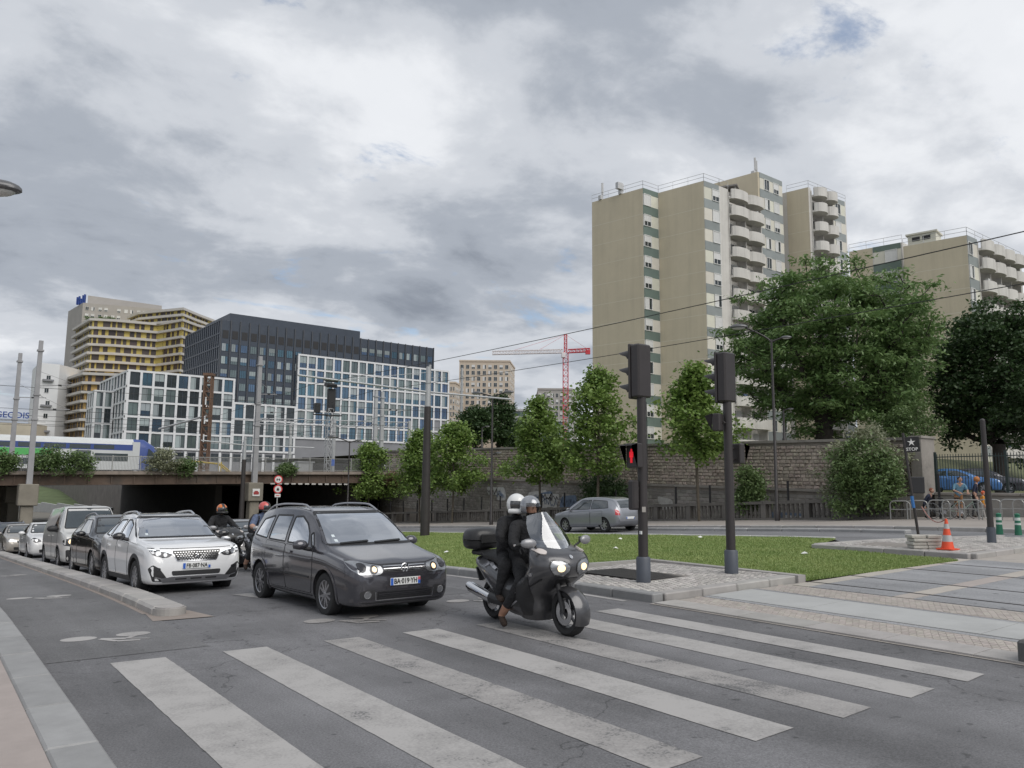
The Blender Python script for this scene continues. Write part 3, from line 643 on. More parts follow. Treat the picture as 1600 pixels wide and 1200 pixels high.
# ================================================================ BUILDINGS
TAN = M('tan_render', (.54, .48, .36), .9, var=.06, scale=.35, dirt=.04, streak=.09)
CREAM = M('cream_panel', (.62, .60, .52), .8, var=.06, scale=1, island=.05)
GREEN = M('green_spandrel', (.13, .175, .155), .7, var=.08, scale=1, island=.10)
GREYG = M('grey_spandrel', (.25, .275, .275), .7, var=.08, scale=1, island=.08)
WHITEC = M('white_concrete', (.60, .58, .545), .85, var=.08, scale=.8, dirt=.10, streak=.15)
PVC = M('white_frame', (.70, .70, .68), .6, var=.04)
SHUT = M('white_shutter', (.60, .60, .59), .6, var=.06, island=.08)
GL_D = M('dark_window', (.035, .045, .05), .08, metal=.2, var=.3, scale=1.5, spec=.8)
GL_B = M('blue_window', (.11, .18, .25), .07, metal=.75, var=.25, scale=.2, spec=.8, island=.25)
GL_G = M('green_window', (.17, .22, .22), .12, metal=.5, var=.25, scale=.3, spec=.8, island=.2)
GALV = M('roof_rail', (.5, .5, .5), .5, metal=.4)
V2 = lambda p: Vector(OF(*p)); VT = lambda p: Vector(OF(p[0]*1.045, p[1]))      # columns read at roof height
def seg(P, Q):
    d = Q-P; return d.length, math.atan2(d.y, d.x)
_wc = {}
def win_mesh(w_, h_, kind, mats, bars=1, depth_=.12, fr=.07):
    key = (round(w_, 2), round(h_, 2), kind, bars, tuple(m.name for m in mats))
    if key in _wc: return _wc[key]
    mb = MB()                                 # local: x along wall, -y outwards, z up, origin at lower left on the wall face
    mb.add([(0, -.02, 0), (w_, -.02, 0), (w_, -.02, h_), (0, -.02, h_)], [(0, 1, 2, 3)], 1)
    for a, b, c, d in ((0, 0, fr, h_), (w_-fr, 0, w_, h_), (fr, 0, w_-fr, fr), (fr, h_-fr, w_-fr, h_)): mb.box((a, -depth_, b), (c, -.01, d), 0)
    for i in range(bars): x = w_*(i+1)/(bars+1); mb.box((x-fr*.4, -.08, fr), (x+fr*.4, -.015, h_-fr), 0)
    if kind == 'half': mb.box((fr, -.075, h_*.42), (w_-fr, -.03, h_-fr), 2)
    if kind == 'shut': mb.box((fr, -.075, fr), (w_-fr, -.03, h_-fr), 2)
    if kind == 'side': mb.box((fr, -.075, fr), (w_*.6, -.03, h_-fr), 2)
    _wc[key] = mb.mesh('window', mats); return _wc[key]
def wbox(name, P, ang, u0, u1, y0, y1, z0, z1, mat, parent, cache={}):
    k = (round(u1-u0, 3), round(y0, 3), round(y1, 3), round(z1-z0, 3), mat.name)
    if k not in cache: cache[k] = MB().box((0, y0, 0), (u1-u0, y1, z1-z0)).mesh(name, mat)
    l = Vector((P.x, P.y, 0)) + Vector((math.cos(ang), math.sin(ang), 0))*u0
    return inst(cache[k], name, parent, (l.x-parent.location.x, l.y-parent.location.y, z0-parent.location.z), (0, 0, ang))
def wput(me, name, P, ang, u, z, parent, y=0):
    l = Vector((P.x, P.y, 0)) + Vector((math.cos(ang), math.sin(ang), 0))*u + Vector((-math.sin(ang), math.cos(ang), 0))*y
    return inst(me, name, parent, (l.x-parent.location.x, l.y-parent.location.y, z-parent.location.z), (0, 0, ang))
def hull(name, pts, z0, z1, mat, parent):
    mb = MB(); mb.prism([(p.x-parent.location.x, p.y-parent.location.y) for p in pts], z0-parent.location.z, z1-parent.location.z); return mb.build(name, mat, parent)
FH = 2.85; KIND = ['half', 'shut', 'side', 'none', 'shut', 'half']
JOINT = M('pale_joint', (.60, .56, .46), .9, var=.05)
def blank(P, Q, ztop, n, root, u0=0, u1=None):
    ln, an = seg(P, Q); u1 = u1 or ln
    z = ztop; hts = [3.6]+[FH]*n
    for h_ in hts:
        if z-h_ < 2: break
        wbox('wall_panel', P, an, u0+.02, u1-.02, -.02, .02, z-h_+.035, z-.035, TAN, root); wbox('joint_strip', P, an, u0+.02, u1-.02, -.026, .0, z-h_-.035, z-h_+.035, JOINT, root); z -= h_
def wstrip(P, Q, ztop, n, lay_, root, gm, u0=0):
    ln, an = seg(P, Q); z = ztop-.75
    wbox('parapet_band', P, an, u0, lay_[-1][1], -.05, .05, ztop-.75, ztop, gm, root)
    for f in range(n):
        if z-FH < 2: break
        wbox('spandrel', P, an, u0, lay_[-1][1], -.05, .05, z-FH, z-1.62, gm, root)
        for a, b, k in lay_:
            if k == 'p': wbox('cream_panel', P, an, a, b, -.03, .05, z-1.62, z, CREAM, root)
            else: wput(win_mesh(b-a, 1.62, random.choice(KIND), [PVC, GL_D, SHUT]), 'window', P, an, a, z-1.62, root, -.02)
        z -= FH
def balcony_mesh(w_, lobes, bulge=.55, base=.55):
    mb = MB(); n = 10; out = []
    for i in range(lobes*n+1):
        fr = (i % n)/n if i < lobes*n else 1.0
        out.append((w_*i/(lobes*n), -(base+bulge*(max(0, math.sin(math.pi*fr))**.5))))
    k = len(out)
    for zz0, zz1, off in ((-.28, 0, 0), (0, 1.05, 0)):
        ins = [(x, y+.14) for x, y in out] if zz1 > .5 else [(x, .6) for x, _ in out]
        vs = [(x, y, zz0) for x, y in out]+[(x, y, zz1) for x, y in out]+[(x, y, zz1) for x, y in ins]+[(x, y, zz0) for x, y in ins]
        fs = []
        for i in range(k-1): fs += [(i, i+1, k+i+1, k+i), (k+i, k+i+1, 2*k+i+1, 2*k+i), (3*k+i+1, 3*k+i, 2*k+i, 2*k+i+1), (i+1, i, 3*k+i, 3*k+i+1)]
        fs += [(0, k, 2*k, 3*k), (k-1, 4*k-1, 3*k-1, 2*k-1)]
        mb.add(vs, fs)
    return mb.mesh('balcony', WHITEC)
def balconies(P, Q, u0, u1, ztop, n, root, me, lobes):
    ln, an = seg(P, Q); z = ztop-.35
    wput(me, 'canopy', P, an, u0, z-.75, root)
    for f in range(n):
        z -= FH
        if z < 4: break
        wput(me, 'balcony', P, an, u0, z-.2, root)
        wl = (u1-u0)/lobes
        for q in range(lobes):
            if random.random() < .6: wbox(random.choice(['balcony_chair', 'planter', 'laundry']), P, an, u0+q*wl+wl*random.uniform(.2, .7), u0+q*wl+wl*random.uniform(.2, .7)+.0001+random.choice((.3, .5, .8)), -.5, -.15, z+.75, z+random.choice((1.0, 1.15, 1.35)), random.choice(JUNK), root)
            wput(win_mesh(1.5, 2.1, 'none', [PVC, GL_D, SHUT]), 'window', P, an, u0+q*wl+.6, z-.1, root, 1.28)
            wput(win_mesh(1.3, 2.1, random.choice(['shut', 'none']), [PVC, GL_D, SHUT]), 'window', P, an, u0+q*wl+wl*.58, z-.1, root, 1.28)
    for q in range(lobes+1):
        x = u0+(u1-u0)*q/lobes; wbox('partition', P, an, x-.08, x+.08, -.1, 1.3, 4, ztop-.4, WHITEC, root)
JUNK = [M('junk_red', (.35, .06, .05), .8), M('junk_green', (.06, .14, .05), .9), M('junk_white', (.6, .6, .58), .8), M('junk_blue', (.08, .13, .25), .8), M('junk_dark', (.05, .05, .05), .8)]
def roof_rail(chain, z, root):
    mb = MB(); o = root.location
    for P, Q in zip(chain, chain[1:]):
        n = max(1, int((Q-P).length/2.2))
        for hh in (.5, 1.0): mb.cyl((P.x-o.x, P.y-o.y, z+hh-o.z), (Q.x-o.x, Q.y-o.y, z+hh-o.z), .028, n=4)
        for i in range(n+1): q = P+(Q-P)*i/n; mb.cyl((q.x-o.x, q.y-o.y, z-o.z), (q.x-o.x, q.y-o.y, z+1-o.z), .028, n=4)
    mb.build('roof_rail', GALV, root)
# --- tall stepped apartment block
a_, b_ = Vector((-.736, .677)), Vector((.788, .616))
C = {k: VT(p) for k, p in dict(C0=(10.6, 108), C1=(16.6, 102.4), C2=(18.9, 104.2), C3=(23.8, 99.7), C4=(26.2, 101.5), D0=(38.4, 112.1), D1=(40.7, 110), D2=(48.2, 115.9)).items()}
bw = V2(b_); aw = V2(a_)
C['C5'] = C['C4']+bw*14.7
ap = thing('apartment_block', 'tall stepped tan apartment block with green spandrels and white balconies behind the stone wall', 'building', (*C['C1'], 4))
RZ1 = 41.9
B0, B1 = C['C4']+bw*1.9, C['C4']+bw*9.1
hull('wall', [C['C0'], C['C1'], C['C2'], C['C3'], C['C4'], B0, B0+aw*1.4, B1+aw*1.4, B1, C['C5'], C['C5']+aw*14, C['C0']+bw*9+aw*2], 3, RZ1, WHITEC, ap)
hull('upper_storey', [B1-bw*.3+aw*.02, C['C5']+bw*-.02+aw*.02, C['C5']+aw*11, B1-bw*.3+aw*11], RZ1-.5, 46.2, TAN, ap)
hull('wall', [C['D0'], C['D1'], C['D1']+bw*.6, C['D1']+bw*.6+aw*1.4, C['D1']+bw*6.1+aw*1.4, C['D1']+bw*6.1, C['D2'], C['D2']+aw*14, C['D0']+aw*9], 3, 45.2, WHITEC, ap)
blank(C['C0'], C['C1'], RZ1, 14, ap); blank(C['C2'], C['C3'], RZ1, 14, ap); blank(C['D0'], C['D1'], 45.2, 14, ap)
wstrip(C['C1'], C['C2'], RZ1, 13, [(.1, 1.45, 'w'), (1.5, 2.9, 'p')], ap, GREEN)
wstrip(C['C3'], C['C4'], RZ1, 13, [(.05, 1.5, 'p'), (1.55, 2.95, 'w')], ap, GREYG)
bm2 = balcony_mesh(7.2, 2); balconies(C['C4'], C['C5'], 1.9, 9.1, RZ1, 13, ap, bm2, 2)
Pq = C['C4']+bw*9.15; wstrip(Pq, C['C5'], 46.2, 14, [(.05, 1.0, 'p'), (1.0, 2.2, 'w'), (2.25, 3.2, 'p'), (3.2, 4.5, 'w'), (4.55, 5.5, 'p')], ap, GREYG)
bm1 = balcony_mesh(5.5, 2, .9); balconies(C['D1'], C['D2'], .6, 6.1, 45.2, 13, ap, bm1, 2)
wstrip(C['D1']+bw*6.15, C['D2'], 45.2, 13, [(.05, .7, 'p'), (.7, 2.1, 'w'), (2.15, 3.35, 'p')], ap, GREYG)
roof_rail([C['C0'], C['C1'], C['C2'], C['C3'], C['C4'], B0], RZ1, ap); roof_rail([C['D0'], C['D1'], C['D2']], 45.2, ap)
def ant(P, z, h, kind=0):
    mb = MB(); mb.cyl((0, 0, 0), (0, 0, h), .05, n=6); mb.cbox((.15, 0, h*.65), (.22, .22, h*.7)); 
    if kind: mb.cbox((-.5, 0, h*.7), (.9, .5, .9)); mb.cyl((-.5, 0, h*.7), (.1, 0, h*.7), .05, n=5)
    mb.cbox((0, .2, .3), (.5, .5, .6)); mb.build('antenna', GALV, ap, (P.x-ap.location.x, P.y-ap.location.y, z-4))
ant(C['C0']+(C['C1']-C['C0'])*.2, RZ1, 2.4); ant(C['C0']+(C['C1']-C['C0'])*.6, RZ1, 1.4, 1); ant(B1+bw*.6+aw, 46.2, 2.6); ant(B1+bw*.9+aw, 46.2, 2.2)
mb = MB(); mb.box((-1.3, -1, 0), (1.3, 1, .5)); mb.box((-1.5, -1.2, 1.3), (1.5, 1.2, 1.5))
for x in (-1.2, 0, 1.2):
    for y in (-.9, .9): mb.box((x-.1, y-.1, .5), (x+.1, y+.1, 1.3))
q = B0+bw*5+aw*3; mb.build('roof_vent', M('vent_grey', (.2, .19, .18), .8), ap, (q.x-ap.location.x, q.y-ap.location.y, RZ1-4+.6), (0, 0, .5))
hull('roof_cap', [B1+bw*2+aw*2, B1+bw*5+aw*2, B1+bw*5+aw*8, B1+bw*2+aw*8], 46, 46.8, WHITEC, ap)
# --- lower apartment block to its right
E0, E1 = VT((46.9, 96.7)), VT((52, 92)); E2 = E1+bw*16.4; F1, F0 = VT((48.4, 100)), VT((43.6, 104.4))
eb = thing('apartment_block', 'shorter tan apartment block with one broad blank gable, behind the dark tree', 'building', (*E1, 3))
g0, g1 = E1+bw*2.8, E1+bw*15.6
hull('wall', [E0, E1, g0, g0+aw*1.4, g1+aw*1.4, g1, E2, E2+aw*5, E0+bw*9], 2, 32.3, WHITEC, eb)
hull('wall', [F0, F1, F1+bw*8, F0+bw*8], 2, 33.9, WHITEC, eb)
blank(E0, E1, 32.3, 10, eb); blank(F0, F1, 33.9, 10, eb, 0, 3.0)
wstrip(E1, E2, 32.3, 10, [(.05, 1.2, 'w'), (1.25, 2.75, 'p')], eb, GREYG)
lnF, anF = seg(F0, F1); wstrip(F0+(F1-F0).normalized()*3.05, F1, 33.9, 10, [(.05, 1.5, 'p'), (1.5, 3.0, 'w'), (3.05, 3.45, 'p')], eb, GREEN)
bm3 = balcony_mesh(12.8, 4); balconies(E1, E2, 2.8, 15.6, 32.3, 10, eb, bm3, 4)
roof_rail([E0, E1, E2], 32.3, eb); roof_rail([F0, F1], 33.9, eb)
mb = MB(); mb.box((-1.6, -1.3, 0), (1.6, 1.3, 1.3)); mb.box((-1.8, -1.5, 1.3), (1.8, 1.5, 1.5)); mb.box((-1.1, -1.33, .5), (-.2, -1.3, 1), 1); mb.box((.1, -1.33, .5), (1, -1.3, 1), 1)
q = E0+bw*1.7+(E1-E0)*.25; mb.build('roof_house', [CREAM, BLACKM], eb, (q.x-eb.location.x, q.y-eb.location.y, 29.3), (0, 0, anF))
# --- glass and white-grid offices
OFFW = M('white_grid_frame', (.66, .67, .68), .6, var=.04, scale=.3)
DARKC = M('charcoal_cladding', (.045, .057, .078), .35, var=.15, scale=.5)
GREYB = M('grey_base', (.22, .225, .24), .7, var=.1, scale=.3)
BLIND = M('office_blind', (.26, .30, .31), .5, var=.1, island=.3)
def grid(P, Q, z0, z1, nc, nr, root, fmat, glasses, fw=.35, fh=.35, proud=.35, skip=None, wname='window', inset=(0, 0, 0, 0), bars=1, wfr=.1):
    ln, an = seg(P, Q); cw = ln/nc; rh = (z1-z0)/nr
    for i in range(nc+1): wbox('mullion', P, an, i*cw-fw/2, i*cw+fw/2, -proud, .05, z0, z1, fmat, root)
    for j in range(nr+1): wbox('beam', P, an, -fw/2, ln+fw/2, -proud+.04, .05, z0+j*rh-fh/2, z0+j*rh+fh/2, fmat, root)
    for i in range(nc):
        for j in range(nr):
            if skip and skip(i, j): continue
            g = random.choice(glasses); w_, h_ = cw-fw-inset[0]-inset[1], rh-fh-inset[2]-inset[3]
            me = win_mesh(w_, h_, random.choice(['none', 'none', 'half', 'none', 'side']) if bars else 'none', [fmat if wfr < .09 else DARKC, g, BLIND], bars, .1, wfr); wput(me, wname, P, an, i*cw+fw/2+inset[0], z0+j*rh+fh/2+inset[2], root, 0)
K0, K1 = V2((-94.2, 192.8)), V2((-20.4, 251)); kd = (K1-K0).normalized(); kn = Vector((-kd.y, kd.x)); KL = (K1-K0).length
wo = thing('office_block', 'long white-gridded glass office block in front of the charcoal tower part', 'building', (*K0, 3))
U = lambda u: K0+kd*u
hull('wall', [U(0), U(26), U(26)+kn*30, kn*30+U(0)], 2.9, 29.3, GREYB, wo); hull('wall', [U(26.01), U(43.5), U(43.5)+kn*30, kn*30+U(26.01)], 2.9, 23.1, GREYB, wo); hull('wall', [U(43.51), U(KL), U(KL)+kn*18, kn*18+U(43.51)], 2.9, 37.9, GREYB, wo)
grid(U(.2), U(26), 10.6, 29.4, 9, 5, wo, OFFW, [GL_D, GL_G, GL_D, GL_B], .55, .5); grid(U(26.3), U(43.3), 10.6, 23.2, 6, 3, wo, OFFW, [GL_D, GL_B, GL_G], .55, .5)
grid(U(43.7), U(KL), 14.8, 38.1, 19, 6, wo, OFFW, [GL_B, GL_B, GL_G, GL_B], .5, .5, skip=lambda i, j: i > 16 and j < 2)
for k in range(16): wbox('column', K0, seg(K0, K1)[1], .2+k*2.88-.28, .2+k*2.88+.28, -.4, .05, 3, 10, OFFW, wo)
for k in range(14): wput(win_mesh(1.8, 1.9, 'x', [DARKC, GL_D, GREYB]), 'window', K0, seg(K0, K1)[1], .9+k*2.88, 7.8, wo)
for k in range(5):
    wput(win_mesh(1.8, 1.7, 'x', [DARKC, GL_D, GREYB]), 'window', K0, seg(K0, K1)[1], .9+k*2.88, 3.8, wo)
wbox('loading_bay', K0, seg(K0, K1)[1], 46, 60, -.1, .1, 3, 9.4, M('black_opening', (.012, .012, .014), .8), wo)
mb = MB()
for k in range(4):                      # white zig-zag struts on the base
    x = 66+k*5
    for x0, x1, za, zb in ((x, x+2.5, 11, 4.2), (x+2.5, x+5, 4.2, 11)):
        d = Vector((x1-x0, 0, zb-za)).normalized(); nn = Vector((-d.z, 0, d.x))*.5
        pts = [Vector((x0, 0, za))+nn, Vector((x0, 0, za))-nn, Vector((x1, 0, zb))-nn, Vector((x1, 0, zb))+nn]
        mb.add([(p.x, -.45, p.z-3) for p in pts]+[(p.x, -.05, p.z-3) for p in pts], [(0, 1, 2, 3), (0, 4, 5, 1), (1, 5, 6, 2), (2, 6, 7, 3), (3, 7, 4, 0)])
mb.build('zigzag_strut', OFFW, wo, (0, 0, 0), (0, 0, seg(K0, K1)[1]))
S1 = K0+kn*30
grid(S1, K0-kd*.0, 10.6, 29.2, 9, 5, wo, OFFW, [GL_G, GL_B], .5, .5)
w2 = thing('office_wing', 'small white-gridded office wing stepping back beside the yellow building', 'building', (*(K0+kn*12-kd*4.6), 3))
q0, q1 = K0+kn*12-kd*4.6, K0+kn*12-kd*.6
hull('wall', [q0, q1, q1+kn*8, q0+kn*8], 2.9, 24.8, GREYB, w2); grid(q0, q1, 4.5, 25, 2, 5, w2, OFFW, [GL_D, GL_G], .5, .5); grid(q0+kn*8, q0, 4.5, 25, 3, 5, w2, OFFW, [GL_G, GL_B], .5, .5)
do = thing('office_tower', 'charcoal clad office building with blue windows rising behind the white grid', 'building', (*U(22), 20))
o_ = kn*1.2
hull('wall', [U(22.2)+o_, U(89)+o_, U(89)+kn*26, U(22.2)+kn*33], 20, 45.3, DARKC, do); hull('plant_screen', [U(25)+kn*3, U(64)+kn*3, U(64)+kn*20, U(25)+kn*24], 45, 47.8, DARKC, do)
P_, Q_ = U(22.2)+o_, U(89)+o_; lnD, anD = seg(P_, Q_); nc = 26; cw = lnD/nc
for i in range(nc+1): wbox('fin', P_, anD, i*cw-.12, i*cw+.12, -.3, .02, 20, 45.4, M('charcoal_fin', (.065, .07, .08), .45), do)
for f in range(7):
    z = 43.7-3.45*(f+1)
    for i in range(nc):
        u = i*cw
        if z < 37 and u > 21: continue
        if z < 21.5: continue
        if f == 0 and u < 41: wbox('louvre', P_, anD, u+.5, u+cw-.5, -.06, .02, z+.2, z+2.4, BLACKM, do); continue
        wput(win_mesh(1.75, 2.1, random.choice(['none', 'none', 'half', 'side']), [DARKC, random.choice([GL_B, GL_B, GL_G]), BLIND], 2, .08, .06), 'window', P_, anD, u+.42, z+.2, do, 0)
grid(U(22.2)+kn*32.5, U(22.2)+o_, 24, 45.3, 18, 6, do, DARKC, [M('dark_glazing', (.05, .055, .065), .15, metal=.4, island=.3)], .18, .3, .2, bars=0)
# --- yellow building with wavy balconies
YEL = M('yellow_panel', (.54, .38, .13), .7, var=.12, scale=.3, island=.15)
SLABM = M('balcony_edge', (.50, .48, .45), .8, var=.08, scale=.3)
BRNW = M('brown_window', (.07, .05, .045), .3, var=.3, scale=.5, island=.4)
def wavy(name, label, pts, z0, z1, n, out=1.3):
    W_ = [V2(p) for p in pts]; root = thing(name, label, 'building', (*W_[1], 3)); o = root.location
    ins = []
    for i, p in enumerate(W_):
        d = (W_[min(i+1, len(W_)-1)]-W_[max(i-1, 0)]).normalized(); ins.append(p+Vector((-d.y, d.x))*out)
    back = [p+Vector((-kd.y, kd.x))*0+V2((0, 26)) for p in (W_[-1], W_[0])]
    hull('wall', ins+back, 2.8, z1-.1, YEL, root); fh = (z1-z0)/n
    for f in range(n+1):
        z = z0+f*fh; mb = MB(); poly = [(p.x-o.x, p.y-o.y) for p in W_+ins[::-1]]; k = len(poly)
        mb.prism(poly, z-.3-3, z+.55-3); mb.build('balcony_slab', SLABM, root)
        if f == n: break
        for P, Q in zip(ins, ins[1:]):
            ln, an = seg(P, Q); u = .4
            while u < ln-1.2:
                w_ = random.choice((1.1, 1.5, 2.3)); w_ = min(w_, ln-u-.1)
                wput(win_mesh(1.1 if w_ < 1.3 else (1.5 if w_ < 2 else 2.3), fh-.9, 'y', [BRNW, BRNW, BRNW], 0, .1), 'window', P, an, u, z+.57, root); u += w_+random.choice((.6, 1.1, 1.8))
    return root
def pd(u, d, v=515): return ((u-800)/(1230+.128*(v-600))*d, d)
wavy('yellow_apartment_building', 'yellow apartment building with wavy pale balcony bands', [pd(112, 292), pd(138, 272), pd(180, 274), pd(246, 280), pd(284, 272), pd(310, 282), pd(338, 290)], 20, 58.5, 13)
wavy('yellow_apartment_wing', 'upper storeys of yellow apartments set back above planted roof', [pd(196, 292), pd(214, 283), pd(284, 275), pd(310, 286), pd(334, 296)], 58.9, 63.2, 2)
wavy('yellow_apartment_wing', 'lower yellow wing with a planted roof beside the white offices', [pd(106, 270), pd(134, 255), pd(200, 258)], 4, 37, 11, 1.6)
GTOW = M('grey_tower_render', (.36, .34, .32), .85, var=.08, scale=.2)
gt = thing('tower_block', 'tall pale grey tower with blue roof letters behind the yellow building', 'building', (*V2(pd(107, 330)), 3))
T0, T1, T2 = V2(pd(104, 335)), V2(pd(126, 318)), V2(pd(262, 330))
hull('wall', [T0, T1, T2, T2+V2((0, 30)), T0+V2((0, 30))], 3, 75, GTOW, gt); hull('wall', [V2(pd(133, 322)), V2(pd(250, 340)), V2(pd(250, 352)), V2(pd(133, 345))], 74, 79, GTOW, gt)
ln, an = seg(T1, T2)
for f in range(8):
    for i in range(16):
        if (i*3+f) % 7 != 5: wput(win_mesh(1.3, 1.5, random.choice(KIND), [PVC, GL_D, SHUT]), 'window', T1, an, 1+i*2.15+(i//2)*.5, 72-f*2.9, gt, -.03)
mb = MB(); [mb.cbox((x, 0, h/2), (.5, .8, h)) for x, h in ((-1.6, 3.2), (-.8, 3.6), (0, 2.6), (.7, 4.0), (1.4, 4.4))]; [mb.cbox((x, 0, z), (.8, .8, .5)) for x, z in ((-1.2, 1.9), (.35, .6), (1.05, 1.6))]; q = V2(pd(123, 322)); mb.build('roof_lettering', M('blue_letters', (.03, .07, .28), .5), gt, (q.x-gt.location.x, q.y-gt.location.y, 72), (0, 0, -YAW))
# --- buildings at the left edge
ls = thing('warehouse', 'low cream warehouse carrying a blue lettered rooftop sign', 'building', (*V2(pd(20, 245)), 3))
X0, X1 = V2(pd(-60, 240)), V2(pd(62, 252)); hull('wall', [X0, X1, X1+V2((0, 30)), X0+V2((0, 30))], -4, 20.4, M('cream_cladding', (.52, .47, .38), .8, scale=.3), ls)
q = V2(pd(31, 243)); inst(text_mesh('GEODIS', 2.55, M('blue_letters', (.03, .07, .28), .5), .25), 'lettering', ls, (q.x-ls.location.x, q.y-ls.location.y, 19.3), (R(90), 0, seg(X0, X1)[1]))
q = V2(pd(31, 244)); MB().box((-9, 0, 0), (9, .2, .3)).build('sign_frame', GALV, ls, (q.x-ls.location.x, q.y-ls.location.y, 17.6), (0, 0, seg(X0, X1)[1]))
wtw = thing('white_tower', 'slim white concrete tower with scattered small windows left of the yellow building', 'building', (*V2(pd(68, 262)), 3))
Y0, Y1, Y2 = V2(pd(56, 275)), V2(pd(66, 258)), V2(pd(98, 262)); WHC = M('bright_white_render', (.68, .69, .70), .8, var=.05, scale=.2)
hull('wall', [Y0, Y1, Y2, Y2+V2((0, 20)), Y0+V2((0, 16))], 2.8, 41, WHC, wtw); ln, an = seg(Y1, Y2)
for f in range(8):
    wput(win_mesh(1.3, 1.6, 'none', [PVC, GL_D, SHUT]), 'window', Y1, an, 2+.3*(f % 3), 6+f*4.2, wtw, -.03)
    if f % 2: wbox('balcony', Y1, an, 1.2, 4.4, -1.2, 0, 5.6+f*4.2, 6.2+f*4.2, GREYB, wtw)
# --- far blocks in the middle
BEI = M('beige_masonry', (.52, .44, .355), .85, var=.06, scale=.2)
def far_block(name, label, px0, px1, px2, d, d2, ytop, nc, nr, mat, nc2=4, wk=(1.9, 2.1)):
    P, Q, Z = V2(pd(px0, d)), V2(pd(px1, d)), V2(pd(px2, d2)); root = thing(name, label, 'building', (*P, 3)); zt = (158.7-(ytop-600)*.992)/(1230+.128*(ytop-600))*d+1.95
    hull('wall', [P, Q, Z, P+V2((0, d2-d+12))], 2.8, zt, mat, root)
    for A, B, n in ((P, Q, nc), (Q, Z, nc2)):
        ln, an = seg(A, B)
        for j in range(nr):
            for i in range(n):
                cw = ln/n; wput(win_mesh(min(wk[0], cw*.6), wk[1], random.choice(['none', 'half', 'side', 'none']), [PVC, GL_D, SHUT]), 'window', A, an, cw*i+cw*.2, zt-1.2-(j+1)*3.05, root, -.03)
        wbox('cornice', A, an, -.2, ln+.2, -.3, .1, zt-.5, zt+.3, mat, root)
    return root
far_block('beige_apartment_block', 'beige apartment block with regular square windows left of the red crane', 718, 796, 804, 400, 425, 564, 9, 12, BEI)
far_block('beige_apartment_block', 'narrow beige block with grey top just right of the offices', 700, 712, 719, 380, 390, 598, 3, 9, BEI, 3)
far_block('grey_apartment_block', 'grey gridded apartment block directly behind the red crane mast', 840, 893, 901, 380, 395, 607, 8, 8, GTOW, 3, (2.0, 2.1))
cb = thing('curved_building', 'low building with curved concrete floors half hidden behind the young trees', 'building', (*V2(pd(820, 330)), 3))
for f in range(7):
    pts = [V2(pd(800+i*8, 330-14*math.sin(i/11*math.pi))) for i in range(12)]; o = cb.location; mb = MB(); z = 16+f*3.1
    if f > 4: pts = [V2(pd(796+i*5, 345)) for i in range(6)]
    mb.prism([(p.x-o.x, p.y-o.y) for p in pts]+[(p.x-o.x, p.y-o.y) for p in (pts[-1]+V2((0, 25)), pts[0]+V2((0, 25)))], z-3, z-2.1); mb.build('floor_slab', CONC, cb)
    sh = [p+V2((0, 3)) for p in pts]; mb = MB(); mb.prism([(p.x-o.x, p.y-o.y) for p in sh]+[(p.x-o.x, p.y-o.y) for p in (sh[-1]+V2((0, 20)), sh[0]+V2((0, 20)))], (-14 if f == 0 else z-5.2), z-3.02); mb.build('glazed_storey', GL_G, cb)
# --- red tower crane
tc_ = V2(pd(883, 300)); crn = thing('tower_crane', 'red lattice tower crane with long pale jib', 'crane', (*tc_, 3), -YAW)
REDC = M('crane_red', (.55, .045, .06), .5); WHP = M('crane_white', (.7, .66, .66), .5)
def lattice(mb, p0, p1, wd, n, r=.09, m=0, third=False):
    p0, p1 = Vector(p0), Vector(p1); d = (p1-p0); ax = d.normalized(); sx_ = ax.cross(Vector((0, 1, 0))).normalized(); sy_ = Vector((0, 1, 0))
    cs = [sx_*wd/2+sy_*wd/2, -sx_*wd/2+sy_*wd/2, -sx_*wd/2-sy_*wd/2, sx_*wd/2-sy_*wd/2]
    for c in cs: mb.cyl(p0+c, p1+c, r*1.3, n=4, m=m)
    for i in range(n):
        a, b = p0+d*i/n, p0+d*(i+1)/n
        for j in range(4): mb.cyl(a+cs[j], b+cs[(j+1) % 4], r, n=3, m=m); mb.cyl(b+cs[j], b+cs[(j+1) % 4], r, n=3, m=m)
mb = MB(); lattice(mb, (0, 0, 0), (0, 0, 50), 1.9, 22, .085); mb.build('mast', REDC, crn)
mb = MB(); lattice(mb, (-1, 0, 50.5), (-28, 0, 49.6), 1.3, 22, .1); mb.build('jib', [WHP], crn)
mb = MB(); lattice(mb, (1, 0, 50.5), (9.3, 0, 51), 1.3, 6, .1); mb.cbox((8.5, 0, 50.2), (1.8, 1.4, 1.6)); mb.build('counter_jib', REDC, crn)
mb = MB(); lattice(mb, (0, 0, 50), (0, 0, 57), 1.0, 4, .1); mb.cyl((0, 0, 57), (-20, 0, 50.6), .05, n=3); mb.cyl((0, 0, 57), (-10, 0, 51), .05, n=3); mb.cyl((0, 0, 57), (8.8, 0, 51.2), .05, n=3); mb.build('apex', REDC, crn)
MB().cbox((-.9, -.9, 48.8), (1.6, 1.5, 2), bev=.2).build('cab', WHP, crn); MB().box((-1.4, -1.4, 0), (1.4, 1.4, .5)).build('base', CONC, crn)
